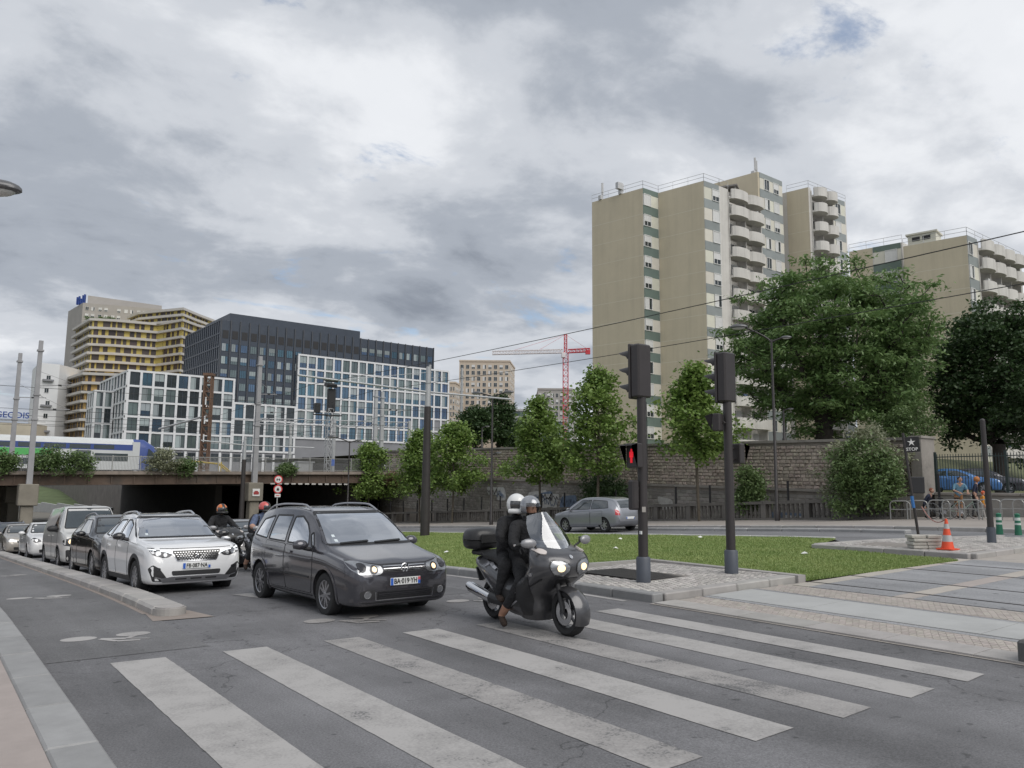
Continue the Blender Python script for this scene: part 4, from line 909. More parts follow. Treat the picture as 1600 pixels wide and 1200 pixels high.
# ================================================================ TREES AND SHRUBS
BARK = M('bark', (.10, .085, .065), .95, var=.3, scale=6, bump=.6, bscale=25)
BARKD = M('dark_bark', (.045, .038, .032), .95, var=.3, scale=5, bump=.6, bscale=20)
LF_PLANE = leafmat('plane_leaf', (.085, .165, .03), (.27, .375, .10))
LF_BIG = leafmat('ailanthus_leaf', (.085, .17, .05), (.22, .315, .115))
LF_DARK = leafmat('dark_leaf', (.028, .06, .022), (.075, .125, .045))
LF_BUSH = leafmat('bush_leaf', (.075, .135, .04), (.18, .25, .10))
LF_PALE = leafmat('pale_bush_leaf', (.17, .19, .11), (.33, .34, .23))
LF_DRY = leafmat('dry_leaf', (.12, .085, .04), (.22, .16, .08))
def leaf_obj(name, cen, rad, per, size, aspect, mat, parent, rng, droop=0., flat=.8):
    k = len(cen); c = np.repeat(cen, per, 0); rr = np.repeat(rad, per); n = len(c)
    p = c+rng.normal(0, 1, (n, 3))*rr[:, None]*np.array([.5, .5, .5*flat])
    nr = rng.normal(0, 1, (n, 3)); nr[:, 2] = np.abs(nr[:, 2])+.55; nr /= np.linalg.norm(nr, axis=1)[:, None]
    d = rng.normal(0, 1, (n, 3)); d += (p-c)*1.5/np.maximum(rr[:, None], .05); d[:, 2] -= droop; d -= nr*(d*nr).sum(1)[:, None]; d /= np.linalg.norm(d, axis=1)[:, None]+1e-9
    b = np.cross(nr, d); s = size*rng.uniform(.6, 1.35, n)[:, None]
    V = np.empty((n*4, 3)); V[0::4] = p-d*s*.5; V[1::4] = p+b*s*aspect*.5+nr*s*.08; V[2::4] = p+d*s*.5; V[3::4] = p-b*s*aspect*.5+nr*s*.08
    me = bpy.data.meshes.new(name); me.vertices.add(n*4); me.vertices.foreach_set('co', V.ravel()); me.loops.add(n*4); me.polygons.add(n)
    me.loops.foreach_set('vertex_index', np.arange(n*4, dtype=np.int32)); me.polygons.foreach_set('loop_start', np.arange(0, n*4, 4, dtype=np.int32)); me.update(calc_edges=True); me.materials.append(mat)
    return put(bpy.data.objects.new(name, me), parent)
def skeleton(trunk, targets, r0, mat, parent, rng, minr=.012, up_=.25, name='trunk'):
    pos = [np.array(p, float) for p in trunk]; par = [-1]+list(range(len(trunk)-1)); tip = []
    order = np.argsort(np.linalg.norm(targets-np.array(trunk[-1]), axis=1)); nt_ = len(trunk); allow = max(1, int(nt_*.35))
    for i in order:
        t = targets[i]; A = np.array(pos[allow:]); v = t-A; dd = np.linalg.norm(v, axis=1); cost = dd+np.maximum(0, A[:, 2]-t[2])*.9
        j = int(np.argmin(cost))+allow; p0 = pos[j]; L_ = np.linalg.norm(t-p0); k = max(1, int(L_/.55)); last = j
        for q in range(1, k+1):
            f = q/k; pt = p0+(t-p0)*f+np.array([0, 0, -up_*L_*.25*math.sin(f*math.pi)])+rng.normal(0, .035, 3)*L_*(f < 1); pos.append(pt); par.append(last); last = len(pos)-1
        tip.append(last)
    cnt = np.zeros(len(pos)); cnt[tip] += 1
    for i in range(len(pos)-1, 0, -1): cnt[par[i]] += cnt[i]
    rad = np.maximum(minr, r0*(np.maximum(cnt, 1)/max(1, cnt[0]))**.5)
    for i in range(nt_): rad[i] = max(rad[i], r0*(1-.62*i/nt_)) if nt_ > 3 else rad[i]
    mb = MB()
    for i in range(1, len(pos)): mb.tube([pos[par[i]], pos[i]], [rad[par[i]] if par[i] < nt_ or cnt[par[i]] < cnt[i]*2.2 else rad[i]*1.15, rad[i]], 7 if rad[i] > .06 else 4, caps=False)
    return mb.build(name, mat, parent, smooth=60)
def street_tree(label, t, s, H, R_, z0f=.3, seed=1, group=None, clumps=135, per=70, lean=0, name='plane_tree'):
    rng = np.random.default_rng(seed); zb = zf(t, s)+.1; root = thing(name, label, 'tree', (t, s, zb), 0, group)
    q = rng.random(clumps)**1.0; prof = (1-q)**.5*np.minimum(1, (q+.16)*3.4)
    an = rng.uniform(0, 6.283, clumps); lump = 1+.30*np.sin(q*11+seed+2*np.sin(an+seed))+.16*rng.normal(0, 1, clumps); rd = R_*1.05*prof*lump*np.sqrt(rng.uniform(.12, 1, clumps))
    z = H*(z0f+(1-z0f)*q*.97); T = np.c_[rd*np.cos(an)+lean*q, rd*np.sin(an), z]
    trunk = [(lean*max(0, f-z0f)+.05*math.sin(f*7+seed), .05*math.cos(f*5+seed), H*f) for f in np.linspace(0, .9, 12)]
    skeleton(trunk, T, .075*H/8, BARK, root, rng, .008)
    leaf_obj('crown', T, rng.uniform(.45, .8, clumps), per, .215, .85, LF_PLANE, root, rng, .3)
    return root
GT = 'young plane trees along the far pavement'
# base pixel column -> s on the line t = 34.2
for lab, u_, H, R_, sd in (('leafy young plane tree directly beside the two signal posts', 1090, 8.6, 2.15, 3), ('tall young plane tree in front of the grey people carrier', 935, 9.6, 2.5, 5), ('young plane tree behind the scooter riders', 843, 8.5, 2.55, 8),
                          ('round young plane tree right of the thick tapered pole', 708, 7.9, 2.7, 12), ('young plane tree half behind the thick tapered pole', 656, 7.7, 2.2, 15), ('young plane tree in front of the railway bridge end', 576, 7.5, 2.3, 19)):
    r = ray(u_, 760); k = 34.2/r.x; street_tree(lab, 34.2, r.y*k, H, R_*.92, .40 if u_ > 1000 else .34, sd)
def big_tree(name, label, base, trunk, cen, radii, clumps, per, size, aspect, mat, r0, seed, rc=.8, shell=.35, bark=BARKD, droop=.6, cat='tree', flat=.55, minr=.015, lumps=7, lowcut=-1, crown='crown', stem='trunk'):
    rng = np.random.default_rng(seed); root = thing(name, label, cat, base); cen = np.array(cen); radii = np.array(radii)
    d = rng.normal(0, 1, (clumps*3, 3)); d /= np.linalg.norm(d, axis=1)[:, None]; d = d[d[:, 2] > lowcut][:clumps]
    L_ = rng.normal(0, 1, (lumps, 3)); L_ /= np.linalg.norm(L_, axis=1)[:, None]
    lm = .78+.34*np.max(np.maximum(0, d @ L_.T)**3, axis=1)+.06*rng.normal(0, 1, len(d))
    T = cen+d*radii*(lm*np.maximum(rng.random(len(d)), shell)**.5)[:, None]
    skeleton(trunk, T, r0, bark, root, rng, minr, name=stem); leaf_obj(crown, T, np.full(len(T), rc), per, size, aspect, mat, root, rng, droop, flat); return root
p = depth(1288, 700, 50); zt = terr(p.x, p.y)
big_tree('ailanthus_tree', 'large spreading tree with feathery leaves and a forked trunk behind the stone wall', (p.x, p.y, zt), [(0, 0, -.3), (0, 0, .6), (.1, 0, 1.3), (.15, .1, 2.0)], (.9, -.5, 6.5), (6.3, 6.0, 5.3), 640, 105, .31, .38, LF_BIG, .55, 4, .9, .5, flat=.36, lumps=26, minr=.03)
p = depth(1400, 700, 52); big_tree('ailanthus_tree', 'smaller feathery tree tucked under the large spreading one beside the flag', (p.x, p.y, terr(p.x, p.y)), [(0, 0, -.3), (0, 0, .5), (.1, 0, 1.0)], (.2, 0, 3.6), (2.4, 2.4, 2.9), 130, 80, .28, .36, LF_BIG, .2, 14, .7)
p = depth(1560, 705, 52); big_tree('dark_tree', 'dense very dark green tree above the car park', (p.x, p.y, 1.75), [(0, 0, -.1), (0, 0, 1.5), (.1, 0, 3.2)], (.8, 0, 7.6), (4.7, 4.6, 5.2), 420, 90, .27, .6, LF_DARK, .4, 6, .8, .55)
p = depth(1660, 705, 60); big_tree('dark_tree', 'second dark tree standing deeper in the car park', (p.x, p.y, 1.75), [(0, 0, -.1), (0, 0, 1.5), (.1, 0, 3.2)], (.3, 0, 7.0), (4.5, 4.6, 5.6), 260, 80, .3, .6, LF_DARK, .4, 16, .9, .55)
for u_, d_, hh, sd, lab in ((742, 78, 5.0, 21, 'dark bushy tree on the terrace in front of the beige block'), (778, 80, 5.8, 22, 'dark upright tree on the terrace beside the lamp post'), (812, 84, 3.8, 23, 'low dark tree on the terrace right of the upright one')):
    p = depth(u_, 700, d_); big_tree('dark_tree', lab, (p.x, p.y, terr(p.x, p.y)), [(0, 0, -.2), (0, 0, .7), (0, 0, 1.6)], (0, 0, hh*.55), (1.75, 1.75, hh*.5), 130, 70, .28, .6, LF_DARK, .16, sd, .62, .4)
# shrubs
def bush(label, t, s, z, rx, rz_, n, per, mat, seed, name='shrub', size=.16, rc=.42, asp=.55):
    return big_tree(name, label, (t, s, z), [(0, 0, -.05), (.02, 0, .15), (0, .02, .3)], (0, 0, rz_*.55), (rx, rx*.9, rz_*.62), n, per, size, asp, mat, .05, seed, rc, .3, BARK, .2, 'shrub', .8, .008, 6, -.75, 'foliage', 'stem')
bush('large green shrub growing through the fence beside the stone wall', 35.2, 19.8, zf(35.2, 19.8)+.1, 1.75, 3.3, 230, 70, LF_BUSH, 31)
bush('pale flowering shrub spilling over the stone wall', 36.4, 20.6, zf(36, 20.6)+.3, 2.2, 3.9, 190, 70, LF_PALE, 32)
bush('narrow green climber beside the second signal post', 35.7, 26.7, zf(35.7, 26.7)+.1, .75, 2.7, 90, 70, LF_BUSH, 33)
bush('dark shrub behind the parked grey people carrier', 36.2, 38.5, zf(36, 38)+.1, 1.9, 3.0, 130, 60, LF_DARK, 34)
bush('loose shrub overhanging the car park beside the blue car', 44, 22.2, 4.2, 1.8, 2.2, 90, 60, LF_BUSH, 36)
for i, (t_, r_, h_, lab, m_) in enumerate(((7.6, 1.1, 1.9, 'wild shrub growing through the bridge railing near the mast', LF_BUSH), (9.6, 1.3, 1.7, 'wider wild shrub hanging over the bridge ledge', LF_BUSH), (4.9, .9, 1.6, 'wild shrub on the bridge at the train door', LF_BUSH), (15.6, 1.5, 1.7, 'pale wild shrub on the bridge at the train nose', LF_PALE), (17.3, .9, 1.2, 'green shrub hanging below the railing right of the train', LF_BUSH), (25.8, .9, .9, 'small green weed clump on the bridge ledge', LF_BUSH), (36.0, 1.6, 1.2, 'dry brown creeper at the bridge abutment', LF_DRY))):
    bush(lab, t_, 67.8, DECKZ(t_)-.35-(1.0 if m_ is LF_DRY else 0), r_, h_, 50, 55, m_, 40+i, 'wild_shrub', .2)
for i, px_ in enumerate((140, 158, 170)):
    q = V2(pd(px_, 279)); bush('plants on the roof terrace of the yellow building', q.x, q.y, 58.6, 2.2, 2, 20, 30, LF_BUSH, 60+i, 'roof_plant', .5, .8)['group'] = 'roof terrace plants'
# ================================================================ VEHICLES
def pchip(xs, ys):
    xs = np.array(xs, float); ys = np.array(ys, float); h = np.diff(xs); dl = np.diff(ys)/h; m = np.zeros(len(xs))
    for i in range(1, len(xs)-1):
        if dl[i-1]*dl[i] > 0: w1, w2 = 2*h[i]+h[i-1], h[i]+2*h[i-1]; m[i] = (w1+w2)/(w1/dl[i-1]+w2/dl[i])
    m[0], m[-1] = dl[0], dl[-1]
    def f(x):
        i = int(np.clip(np.searchsorted(xs, x)-1, 0, len(h)-1)); t = (x-xs[i])/h[i]
        return float(ys[i]*(1+2*t)*(1-t)**2+m[i]*h[i]*t*(1-t)**2+ys[i+1]*t*t*(3-2*t)+m[i+1]*h[i]*t*t*(t-1))
    return f
def crom(pts, k=3):
    out = []; P = [np.array(p) for p in pts]
    for i in range(len(P)-1):
        a, b, c, d = P[max(i-1, 0)], P[i], P[i+1], P[min(i+2, len(P)-1)]
        for j in range(k): t = j/k; out.append(.5*(2*b+(c-a)*t+(2*a-5*b+4*c-d)*t*t+(3*b-a-3*c+d)*t**3))
    out.append(P[-1]); return out
RUBBER = M('tyre_rubber', (.022, .022, .023), .85, var=.15, scale=8, space='obj'); PLAST = M('black_plastic', (.028, .028, .03), .6, var=.1, scale=6, space='obj')
INTER = M('car_interior', (.035, .034, .034), .8, var=.1, space='obj'); CHROME = M('chrome', (.72, .72, .73), .12, metal=1, var=0); ALLOY = M('alloy', (.42, .42, .44), .3, metal=.9, var=.05, space='obj')
SEAL = M('window_seal', (.012, .012, .013), .5, var=0); LENS = M('lamp_reflector', (.36, .37, .385), .22, metal=.8, var=.2, scale=14, space='obj'); LENSD = M('lamp_housing', (.06, .06, .065), .15, metal=.5, var=.2, scale=14, space='obj')
LIT = M('lit_warm', (1, .74, .42), .3, var=0, emit=.9); LITW = M('lit_white', (.9, .96, 1), .3, var=0, emit=1.0); REDL = M('tail_red', (.5, .015, .02), .15, var=0, coat=.6); AMBER = M('amber', (.7, .25, .03), .2, var=0)
PLATE = M('plate_white', (.72, .73, .72), .4, var=0); PBLUE = M('plate_blue', (.03, .12, .5), .4, var=0); PTXT = M('plate_black', (.01, .01, .01), .5, var=0); PRED = M('plate_red', (.6, .1, .13), .4, var=0)
GLASS = glassmat('car_glass', (.62, .70, .70), 3.2, .62); GLASS_T = glassmat('tinted_glass', (.3, .33, .34), 2.0, .35)
OGLASS = M('opaque_car_glass', (.035, .045, .05), .04, metal=.1, var=.3, scale=1.5, spec=1, coat=1, space='obj')
def paint(name, col, metal=.4, rough=.34): return M(name, col, rough, metal=metal, var=.035, scale=3, coat=.9, space='obj')
def booled(o, cutter):
    m = o.modifiers.new('b', 'BOOLEAN'); m.operation = 'DIFFERENCE'; m.solver = 'EXACT'; m.object = cutter
    dg = bpy.context.evaluated_depsgraph_get(); me = bpy.data.meshes.new_from_object(o.evaluated_get(dg)); o.modifiers.clear(); old = o.data; o.data = me; bpy.data.meshes.remove(old); bpy.data.objects.remove(cutter)
class Car:
    def __init__(s, name, label, S, loc, rz=0, cat='car', group=None, tilt=True):
        s.S = S; s.L = S['L']; s.root = thing(name, label, cat, loc, rz, group)
        if tilt:
            l, r = lay(loc[0], loc[1]+1.8, 0, rz); s.root.rotation_euler = r
        s.f = {k: pchip(*zip(*S[k])) for k in ('top', 'belt', 'low', 'wid', 'wtop')}
        xs = set(np.round(np.linspace(0, s.L, int(s.L/.085)), 3)) | {round(p[0], 3) for k in ('top', 'wid', 'low') for p in S[k]} | {.015, .03, s.L-.03}
        s.xs = sorted(xs); xs2 = [s.xs[0]]
        for x in s.xs[1:]:
            if x-xs2[-1] > .012: xs2.append(x)
        s.xs = xs2
        rings = [s.ring(x) for x in s.xs]; n = len(rings[0]); v = []; f = []
        for x, rg in zip(s.xs, rings): v += [(y, x, z) for y, z in rg]
        for i in range(len(s.xs)-1): f += [(i*n+j, i*n+(j+1) % n, (i+1)*n+(j+1) % n, (i+1)*n+j) for j in range(n)]
        f += [tuple(range(n))[::-1], tuple((len(s.xs)-1)*n+j for j in range(n))]
        s.v, s.fa = v, f; s.bvh = BVHTree.FromPolygons([Vector(q) for q in v], f)
        s.body = mesh_obj('body', v, f, [S['paint'], INTER], s.root)
    def ring(s, x):
        g = s.f; w_, wt, zl, zb, zt = g['wid'](x), g['wtop'](x), g['low'](x), g['belt'](x), g['top'](x)
        zb = max(zb, zl+.08); zt = max(zt, zb+.02); h = zb-zl; er = min(.085, (zt-zb)*.75); wt = min(wt, w_*.95)
        c = [(0, zl), (.6*w_, zl), (.87*w_, zl+.012), (.955*w_, zl+.07*min(1, h/.4)), (.988*w_, zl+.28*h), (w_, zl+.55*h), (.993*w_, zl+.83*h), (.965*w_, zb)]
        x0, z0, x1, z1 = .965*w_, zb, wt, zt-er
        c += [(x0+(x1-x0)*q+.03*(zt-zb)*math.sin(q*math.pi), z0+(z1-z0)*q) for q in (.33, .67)]
        c += [(wt, zt-er), (wt*.955, zt-er*.38), (wt*.8, zt-er*.12), (wt*.45, zt-.008), (0, zt)]
        hp = crom(c, 3); full = [(float(a), float(b)) for a, b in hp]
        return full[:-1]+[(0., full[-1][1])]+[(-a, b) for a, b in full[-2:0:-1]]
    def hit(s, axis, a, b):
        o, d = {'N': (Vector((-3, a, b)), Vector((1, 0, 0))), 'P': (Vector((3, a, b)), Vector((-1, 0, 0))), 'F': (Vector((a, -3, b)), Vector((0, 1, 0))), 'B': (Vector((a, s.L+3, b)), Vector((0, -1, 0))), 'T': (Vector((b, a, 5)), Vector((0, 0, -1)))}[axis]
        h, n, _, _ = s.bvh.ray_cast(o, d)
        if h is None:
            q = {'N': Vector((-s.S['hw'], a, b)), 'P': Vector((s.S['hw'], a, b)), 'F': Vector((a, .1, b)), 'B': Vector((a, s.L-.1, b)), 'T': Vector((b, a, 1))}[axis]; h, n, _, _ = s.bvh.find_nearest(q)
        if n.dot(d) > 0: n = -n
        return h, n, d
    def patch(s, name, poly, axis, mat, off=.004, res=.07, rnd=.025, parent=None, thick=.02):
        pl = smooth_poly(poly, rnd) if rnd else poly; vs, fs, _ = fill_poly(pl, res); top = []; bot = []
        for a, b in vs:
            h, n, d = s.hit(axis, a, b); top.append(h+n*off); bot.append(h-n*thick)
        k = len(vs); F_ = []; ed = set()
        for f in fs:
            p0, p1, p2 = top[f[0]], top[f[1]], top[f[2]]; nn = (p1-p0).cross(p2-p0); f = f if nn.dot(s.hit(axis, *vs[f[0]])[2]) < 0 else f[::-1]; F_.append(f)
            for i in range(len(f)): ed.add((f[i], f[(i+1) % len(f)]))
        F_ += [(j, i, i+k, j+k) for (i, j) in ed if (j, i) not in ed]
        return mesh_obj(name, top+bot, F_, mat, parent or s.root, smooth=40)
    def strip(s, name, pts, axis, mat, w_=.012, off=.003, closed=False, parent=None, rnd=0, res=.08, thick=.02):
        if closed and rnd: pts = smooth_poly(pts, rnd)
        P = []; k = len(pts)
        for i in range(k if closed else k-1):
            a, b = Vector(pts[i]), Vector(pts[(i+1) % k]); m = max(1, int((b-a).length/res)); P += [a+(b-a)*j/m for j in range(m)]
        if not closed: P.append(Vector(pts[-1]))
        n = len(P); vs = []; 
        for i in range(n):
            a, b = (P[i-1], P[(i+1) % n]) if closed else (P[max(i-1, 0)], P[min(i+1, n-1)]); d = (b-a).normalized(); nn = Vector((-d.y, d.x))*w_/2
            for q in (P[i]+nn, P[i]-nn):
                h, nr, dd = s.hit(axis, q.x, q.y); vs += [h+nr*off, h-nr*thick]
        fs = []
        for i in range(n if closed else n-1):
            j = (i+1) % n; A, B = i*4, j*4; fs += [(A, A+2, B+2, B), (A+1, A, B, B+1), (A+2, A+3, B+3, B+2)]
        if not closed: fs += [(0, 1, 3, 2), ((n-1)*4, (n-1)*4+2, (n-1)*4+3, (n-1)*4+1)]
        nn = (vs[2]-vs[0]).cross(vs[6]-vs[0]) if len(vs) > 6 else Vector((0, 0, 1))
        if nn.dot(s.hit(axis, *pts[0])[2]) > 0: fs = [f[::-1] for f in fs]
        return mesh_obj(name, vs, fs, mat, parent or s.root)
    def cut(s, hollow=None, side=(), front=None, ax=(.9, 3.5), rw=.33, gap=.055):
        mb = MB(); S = s.S
        for x in ax:
            for sg in (-1, 1):
                mb.lathe([(rw+gap, .52*sg), (rw+gap, 1.15*sg)], 40, 1, TR(0, x, rw) @ RY(R(90)))
        booled(s.body, put_cut(mb, S, s.root))
        if hollow:
            x0, x1 = hollow; v = []; f = []; xs = np.linspace(x0, x1, 24); n = 8
            for x in xs:
                w_, wt, zb, zt = s.f['wid'](x), s.f['wtop'](x), s.f['belt'](x), s.f['top'](x)
                hp = [(w_*.9, .40), (w_*.9, zb-.03), (min(wt, w_*.93)-.045, max(zt-.12, zb)), (wt*.72, max(zt-.055, zb+.01))]; v += [(-a, x, b) for a, b in hp]+[(a, x, b) for a, b in hp[::-1]]
            for i in range(23): f += [(i*n+j, (i+1)*n+j, (i+1)*n+(j+1) % n, i*n+(j+1) % n) for j in range(n)]
            f += [tuple(range(n)), tuple(23*n+j for j in range(n))[::-1]]
            bm = bmesh.new(); me = bpy.data.meshes.new('c'); me.from_pydata(v, [], f); bm.from_mesh(me); bmesh.ops.recalc_face_normals(bm, faces=bm.faces); bm.to_mesh(me); bm.free(); finish(me, [S['paint'], INTER], [1]*len(f)); booled(s.body, put(bpy.data.objects.new('c', me), s.root))
            mb = MB()
            for pl in side: mb.prism([(a, b) for a, b in smooth_poly(pl, .03)], -1.3, 1.3, 0, Matrix(((0, 0, 1, 0), (1, 0, 0, 0), (0, 1, 0, 0), (0, 0, 0, 1))))
            booled(s.body, put_cut(mb, S, s.root))
            if front: booled(s.body, put_cut(MB().prism(smooth_poly(front[0], .05), front[1], front[2], 0, Matrix(((1, 0, 0, 0), (0, 0, 1, 0), (0, 1, 0, 0), (0, 0, 0, 1)))), S, s.root))
        s.body.data.shade_smooth(); s.body.data.set_sharp_from_angle(angle=R(32))
    def wheels(s, ax, rw, tr, wd=.215, spokes=5, rim=ALLOY, style=0):
        mb = MB(); k = rw; mb.lathe([(k*.66, -wd*.46), (k*.80, -wd*.5), (k*.93, -wd*.48), (k*.985, -wd*.38), (k, -wd*.2), (k, wd*.2), (k*.985, wd*.38), (k*.93, wd*.48), (k*.80, wd*.5), (k*.66, wd*.46)], 40, 0, RY(R(90)), True)
        tyre = mb.mesh('wheel', RUBBER, 40)
        mb = MB(); ri = k*.67; mb.lathe([(ri, wd*.40), (ri*.93, wd*.36), (ri*.90, wd*.05), (ri*.3, 0), (0, 0)], 32, 1, RY(R(-90))); mb.lathe([(ri*1.0, wd*.3), (ri*1.0, wd*.44), (ri*.92, wd*.40), (ri*.92, wd*.3)], 32, 0, RY(R(-90)), True)
        for q in range(spokes):
            for dd in ((-.10, .10) if style else (0,)):
                a = 2*math.pi*q/spokes+dd; a1 = 2*math.pi*q/spokes+dd*2.6; w_ = ri*(.075 if style else .13)
                p0 = Vector((0, math.cos(a)*ri*.16, math.sin(a)*ri*.16)); p1 = Vector((0, math.cos(a1)*ri*.95, math.sin(a1)*ri*.95)); d = (p1-p0).normalized(); nn = Vector((0, -d.z, d.y))
                X0, X1 = -wd*.40, -wd*.12
                mb.add([(X0-.005, *(p0+nn*w_*1.1)[1:]), (X0-.005, *(p0-nn*w_*1.1)[1:]), (X0, *(p1-nn*w_)[1:]), (X0, *(p1+nn*w_)[1:]), (X1, *(p0+nn*w_*1.3)[1:]), (X1, *(p0-nn*w_*1.3)[1:]), (X1, *(p1-nn*w_*1.3)[1:]), (X1, *(p1+nn*w_*1.3)[1:])], [(0, 1, 2, 3), (0, 3, 7, 4), (1, 5, 6, 2), (3, 2, 6, 7), (0, 4, 5, 1)])
        mb.lathe([(ri*.2, wd*.30), (ri*.2, wd*.41), (ri*.1, wd*.44), (0, wd*.44)], 16, 0, RY(R(-90)))
        rm = mb.mesh('rim', [rim, LENSD], 40)
        for i, x in enumerate(ax):
            for sg in (-1, 1):
                w_ = inst(tyre, 'wheel', s.root, (sg*(tr-wd/2), x, rw), (0, 0, 0 if sg < 0 else math.pi)); inst(rm, 'rim', w_, (0, 0, 0), (random.random()*2 if sg < 0 else random.random(), 0, 0))
    def plate(s, z, txt, y=None, axis='F', w_=.52, h_=.11, red=False, tilt=0):
        h, n, d = s.hit(axis, 0, z); sgn = -1 if axis == 'F' else 1; yy = h.y+sgn*.012
        o = MB().cbox((0, 0, 0), (w_, .014, h_), bev=.004).build('number_plate', PLATE, s.root, (0, yy, z), (tilt, 0, 0 if axis == 'F' else math.pi))
        MB().cbox((-w_/2+.026, -.002, 0), (.045, .014, h_*.94)).build('blue_band', PBLUE, o); MB().cbox((w_/2-.024, -.002, -h_*.22), (.04, .014, h_*.48)).build('blue_band', PBLUE, o)
        if red: MB().cbox((w_/2-.024, -.002, h_*.24), (.04, .014, h_*.42)).build('red_badge', PRED, o)
        if txt: inst(text_mesh(txt, h_*.98, PTXT, .002), 'lettering', o, (0, -.011, 0), (R(90), 0, 0), (.82, 1, 1))
    def mirror(s, x, z, y, mat, size=1.):
        for sg in (-1, 1):
            mb = MB(); mb.ball((0, 0, 0), (.125*size, .085*size, .085*size), 0, 14); mb.v = [(a, b if b < 0 else b*.35, c*(1 if c > 0 else .8)) for a, b, c in mb.v]; mb.add([(-.1*size, .033*size, -.055*size), (.1*size, .033*size, -.055*size), (.1*size, .033*size, .06*size), (-.1*size, .033*size, .06*size)], [(3, 2, 1, 0)], 1); mb.cyl((0, 0, -.03), (-sg*.18*size, .0, -.07*size), .03*size, .035*size, 8, 2)
            mb.build('mirror', [mat, CHROME, PLAST], s.root, (sg*y, x, z), smooth=50)
    def rails(s, x0, x1, y, mat=ALLOY, r=.018, lift=.06):
        for sg in (-1, 1):
            pts = []
            for q in np.linspace(0, 1, 14):
                x = x0+(x1-x0)*q; h, _, _ = s.hit('T', x, y*sg); pts.append((y*sg, x, h.z+lift*min(1, 7*q, 7*(1-q))-.005))
            MB().tube(pts, r, 7).build('roof_rail', mat, s.root, smooth=60)
    def cabin(s, x=1.95, seat_z=.5, dash=1.25, head=1.30, rows=2):
        mb = MB()
        for r_ in range(rows):
            for sg in (-1, 1):
                mb = MB(); X = x+r_*.95; mb.cbox((sg*.36, X, seat_z), (.5, .5, .18), bev=.05); mb.cbox((sg*.36, X+.28, seat_z+.36), (.48, .16, .66), rot=RX(R(-12)), bev=.05); mb.cbox((sg*.36, X+.36, head-.12), (.26, .1, .2), rot=RX(R(-8)), bev=.04); mb.build('seat', INTER, s.root)
        MB().cbox((0, dash, .82), (1.4, .5, .24), bev=.08).build('dashboard', PLAST, s.root)
        MB().lathe([(.175, -.014), (.19, 0), (.175, .014), (.16, 0)], 24, 0, TR(.36, dash+.36, .90) @ RX(R(-62)), True).cbox((.36, dash+.37, .9), (.3, .04, .06), rot=RX(R(-62))).build('steering_wheel', PLAST, s.root)
def put_cut(mb, S, root):
    me = mb.mesh('c', [S['paint'], INTER]); bm = bmesh.new(); bm.from_mesh(me); bmesh.ops.recalc_face_normals(bm, faces=bm.faces); bm.to_mesh(me); bm.free(); me.polygons.foreach_set('material_index', [1]*len(me.polygons)); return put(bpy.data.objects.new('c', me), root)
def both(fn):
    for sg in (-1, 1): fn(sg, 'N' if sg < 0 else 'P')
def mirx(poly, sg): return [(a*sg, b) for a, b in poly][::sg if sg > 0 else -1]

# ---------------------------------------------------------------- dark grey people carrier
G1 = paint('dark_grey_metallic', (.085, .084, .096), .6, .17)
S = dict(L=4.4, hw=.9, paint=G1,
  top=[(0, .665), (.02, .735), (.05, .775), (.10, .812), (.2, .855), (.4, .905), (.7, .97), (.95, 1.025), (1.05, 1.055), (1.5, 1.325), (1.85, 1.52), (2.05, 1.585), (2.5, 1.635), (3.1, 1.64), (3.8, 1.60), (4.12, 1.54), (4.25, 1.42), (4.33, 1.10), (4.4, .75)],
  belt=[(0, .60), (.06, .73), (.2, .80), (.6, .88), (1.0, .94), (2, .985), (3.2, 1.02), (4.1, 1.06), (4.33, .95), (4.4, .66)],
  low=[(0, .38), (.04, .25), (.12, .2), (.5, .18), (3.6, .2), (4.2, .26), (4.35, .38), (4.4, .5)],
  wid=[(0, .66), (.025, .745), (.07, .795), (.15, .835), (.3, .865), (.55, .885), (.9, .895), (2.2, .898), (3.5, .893), (4.0, .87), (4.25, .82), (4.4, .66)],
  wtop=[(0, .52), (.08, .66), (.3, .745), (.6, .78), (.95, .80), (1.05, .79), (1.5, .745), (1.9, .70), (2.5, .70), (3.5, .68), (4.15, .64), (4.33, .64), (4.4, .5)])
tou = Car('people_carrier', 'dark grey metallic people carrier waiting at the crossing beside the scooter', S, (6.06, 10.82, zf(6, 12.5)), R(1.5))
AX = (.93, 3.61); RW = .325
sideg = [[(1.42, 1.025), (1.50, 1.02), (1.66, 1.20), (1.60, 1.235)], [(1.62, 1.03), (2.46, 1.05), (2.42, 1.47), (2.14, 1.48), (1.90, 1.37), (1.72, 1.22)], [(2.56, 1.055), (3.30, 1.075), (3.22, 1.485), (2.53, 1.49)], [(3.40, 1.08), (4.02, 1.12), (3.86, 1.40), (3.33, 1.475)]]
ws = [(-.75, 1.07), (.75, 1.07), (.61, 1.535), (-.61, 1.535)]
tou.cut((1.18, 4.0), sideg, (ws, .75, 2.35), AX, RW); tou.wheels(AX, RW, .885, .215, 5, ALLOY, 1); tou.cabin(2.05, .55, 1.3, 1.32)
tou.patch('windscreen', ws, 'F', GLASS, -.006, .09, .05); tou.strip('windscreen_seal', [(-.765, 1.055), (.765, 1.055), (.625, 1.55), (-.625, 1.55)], 'F', SEAL, .035, .002, True, rnd=.05)
def sides(car, polys, mats, seal=.028):
    for sg, ax in ((-1, 'N'), (1, 'P')):
        for pl, m in zip(polys, mats):
            car.patch('side_window', pl, ax, m, -.004, .1, .03); car.strip('window_seal', pl, ax, SEAL, seal, .003, True, rnd=.03)
sides(tou, sideg, (GLASS, GLASS, GLASS_T, GLASS_T))
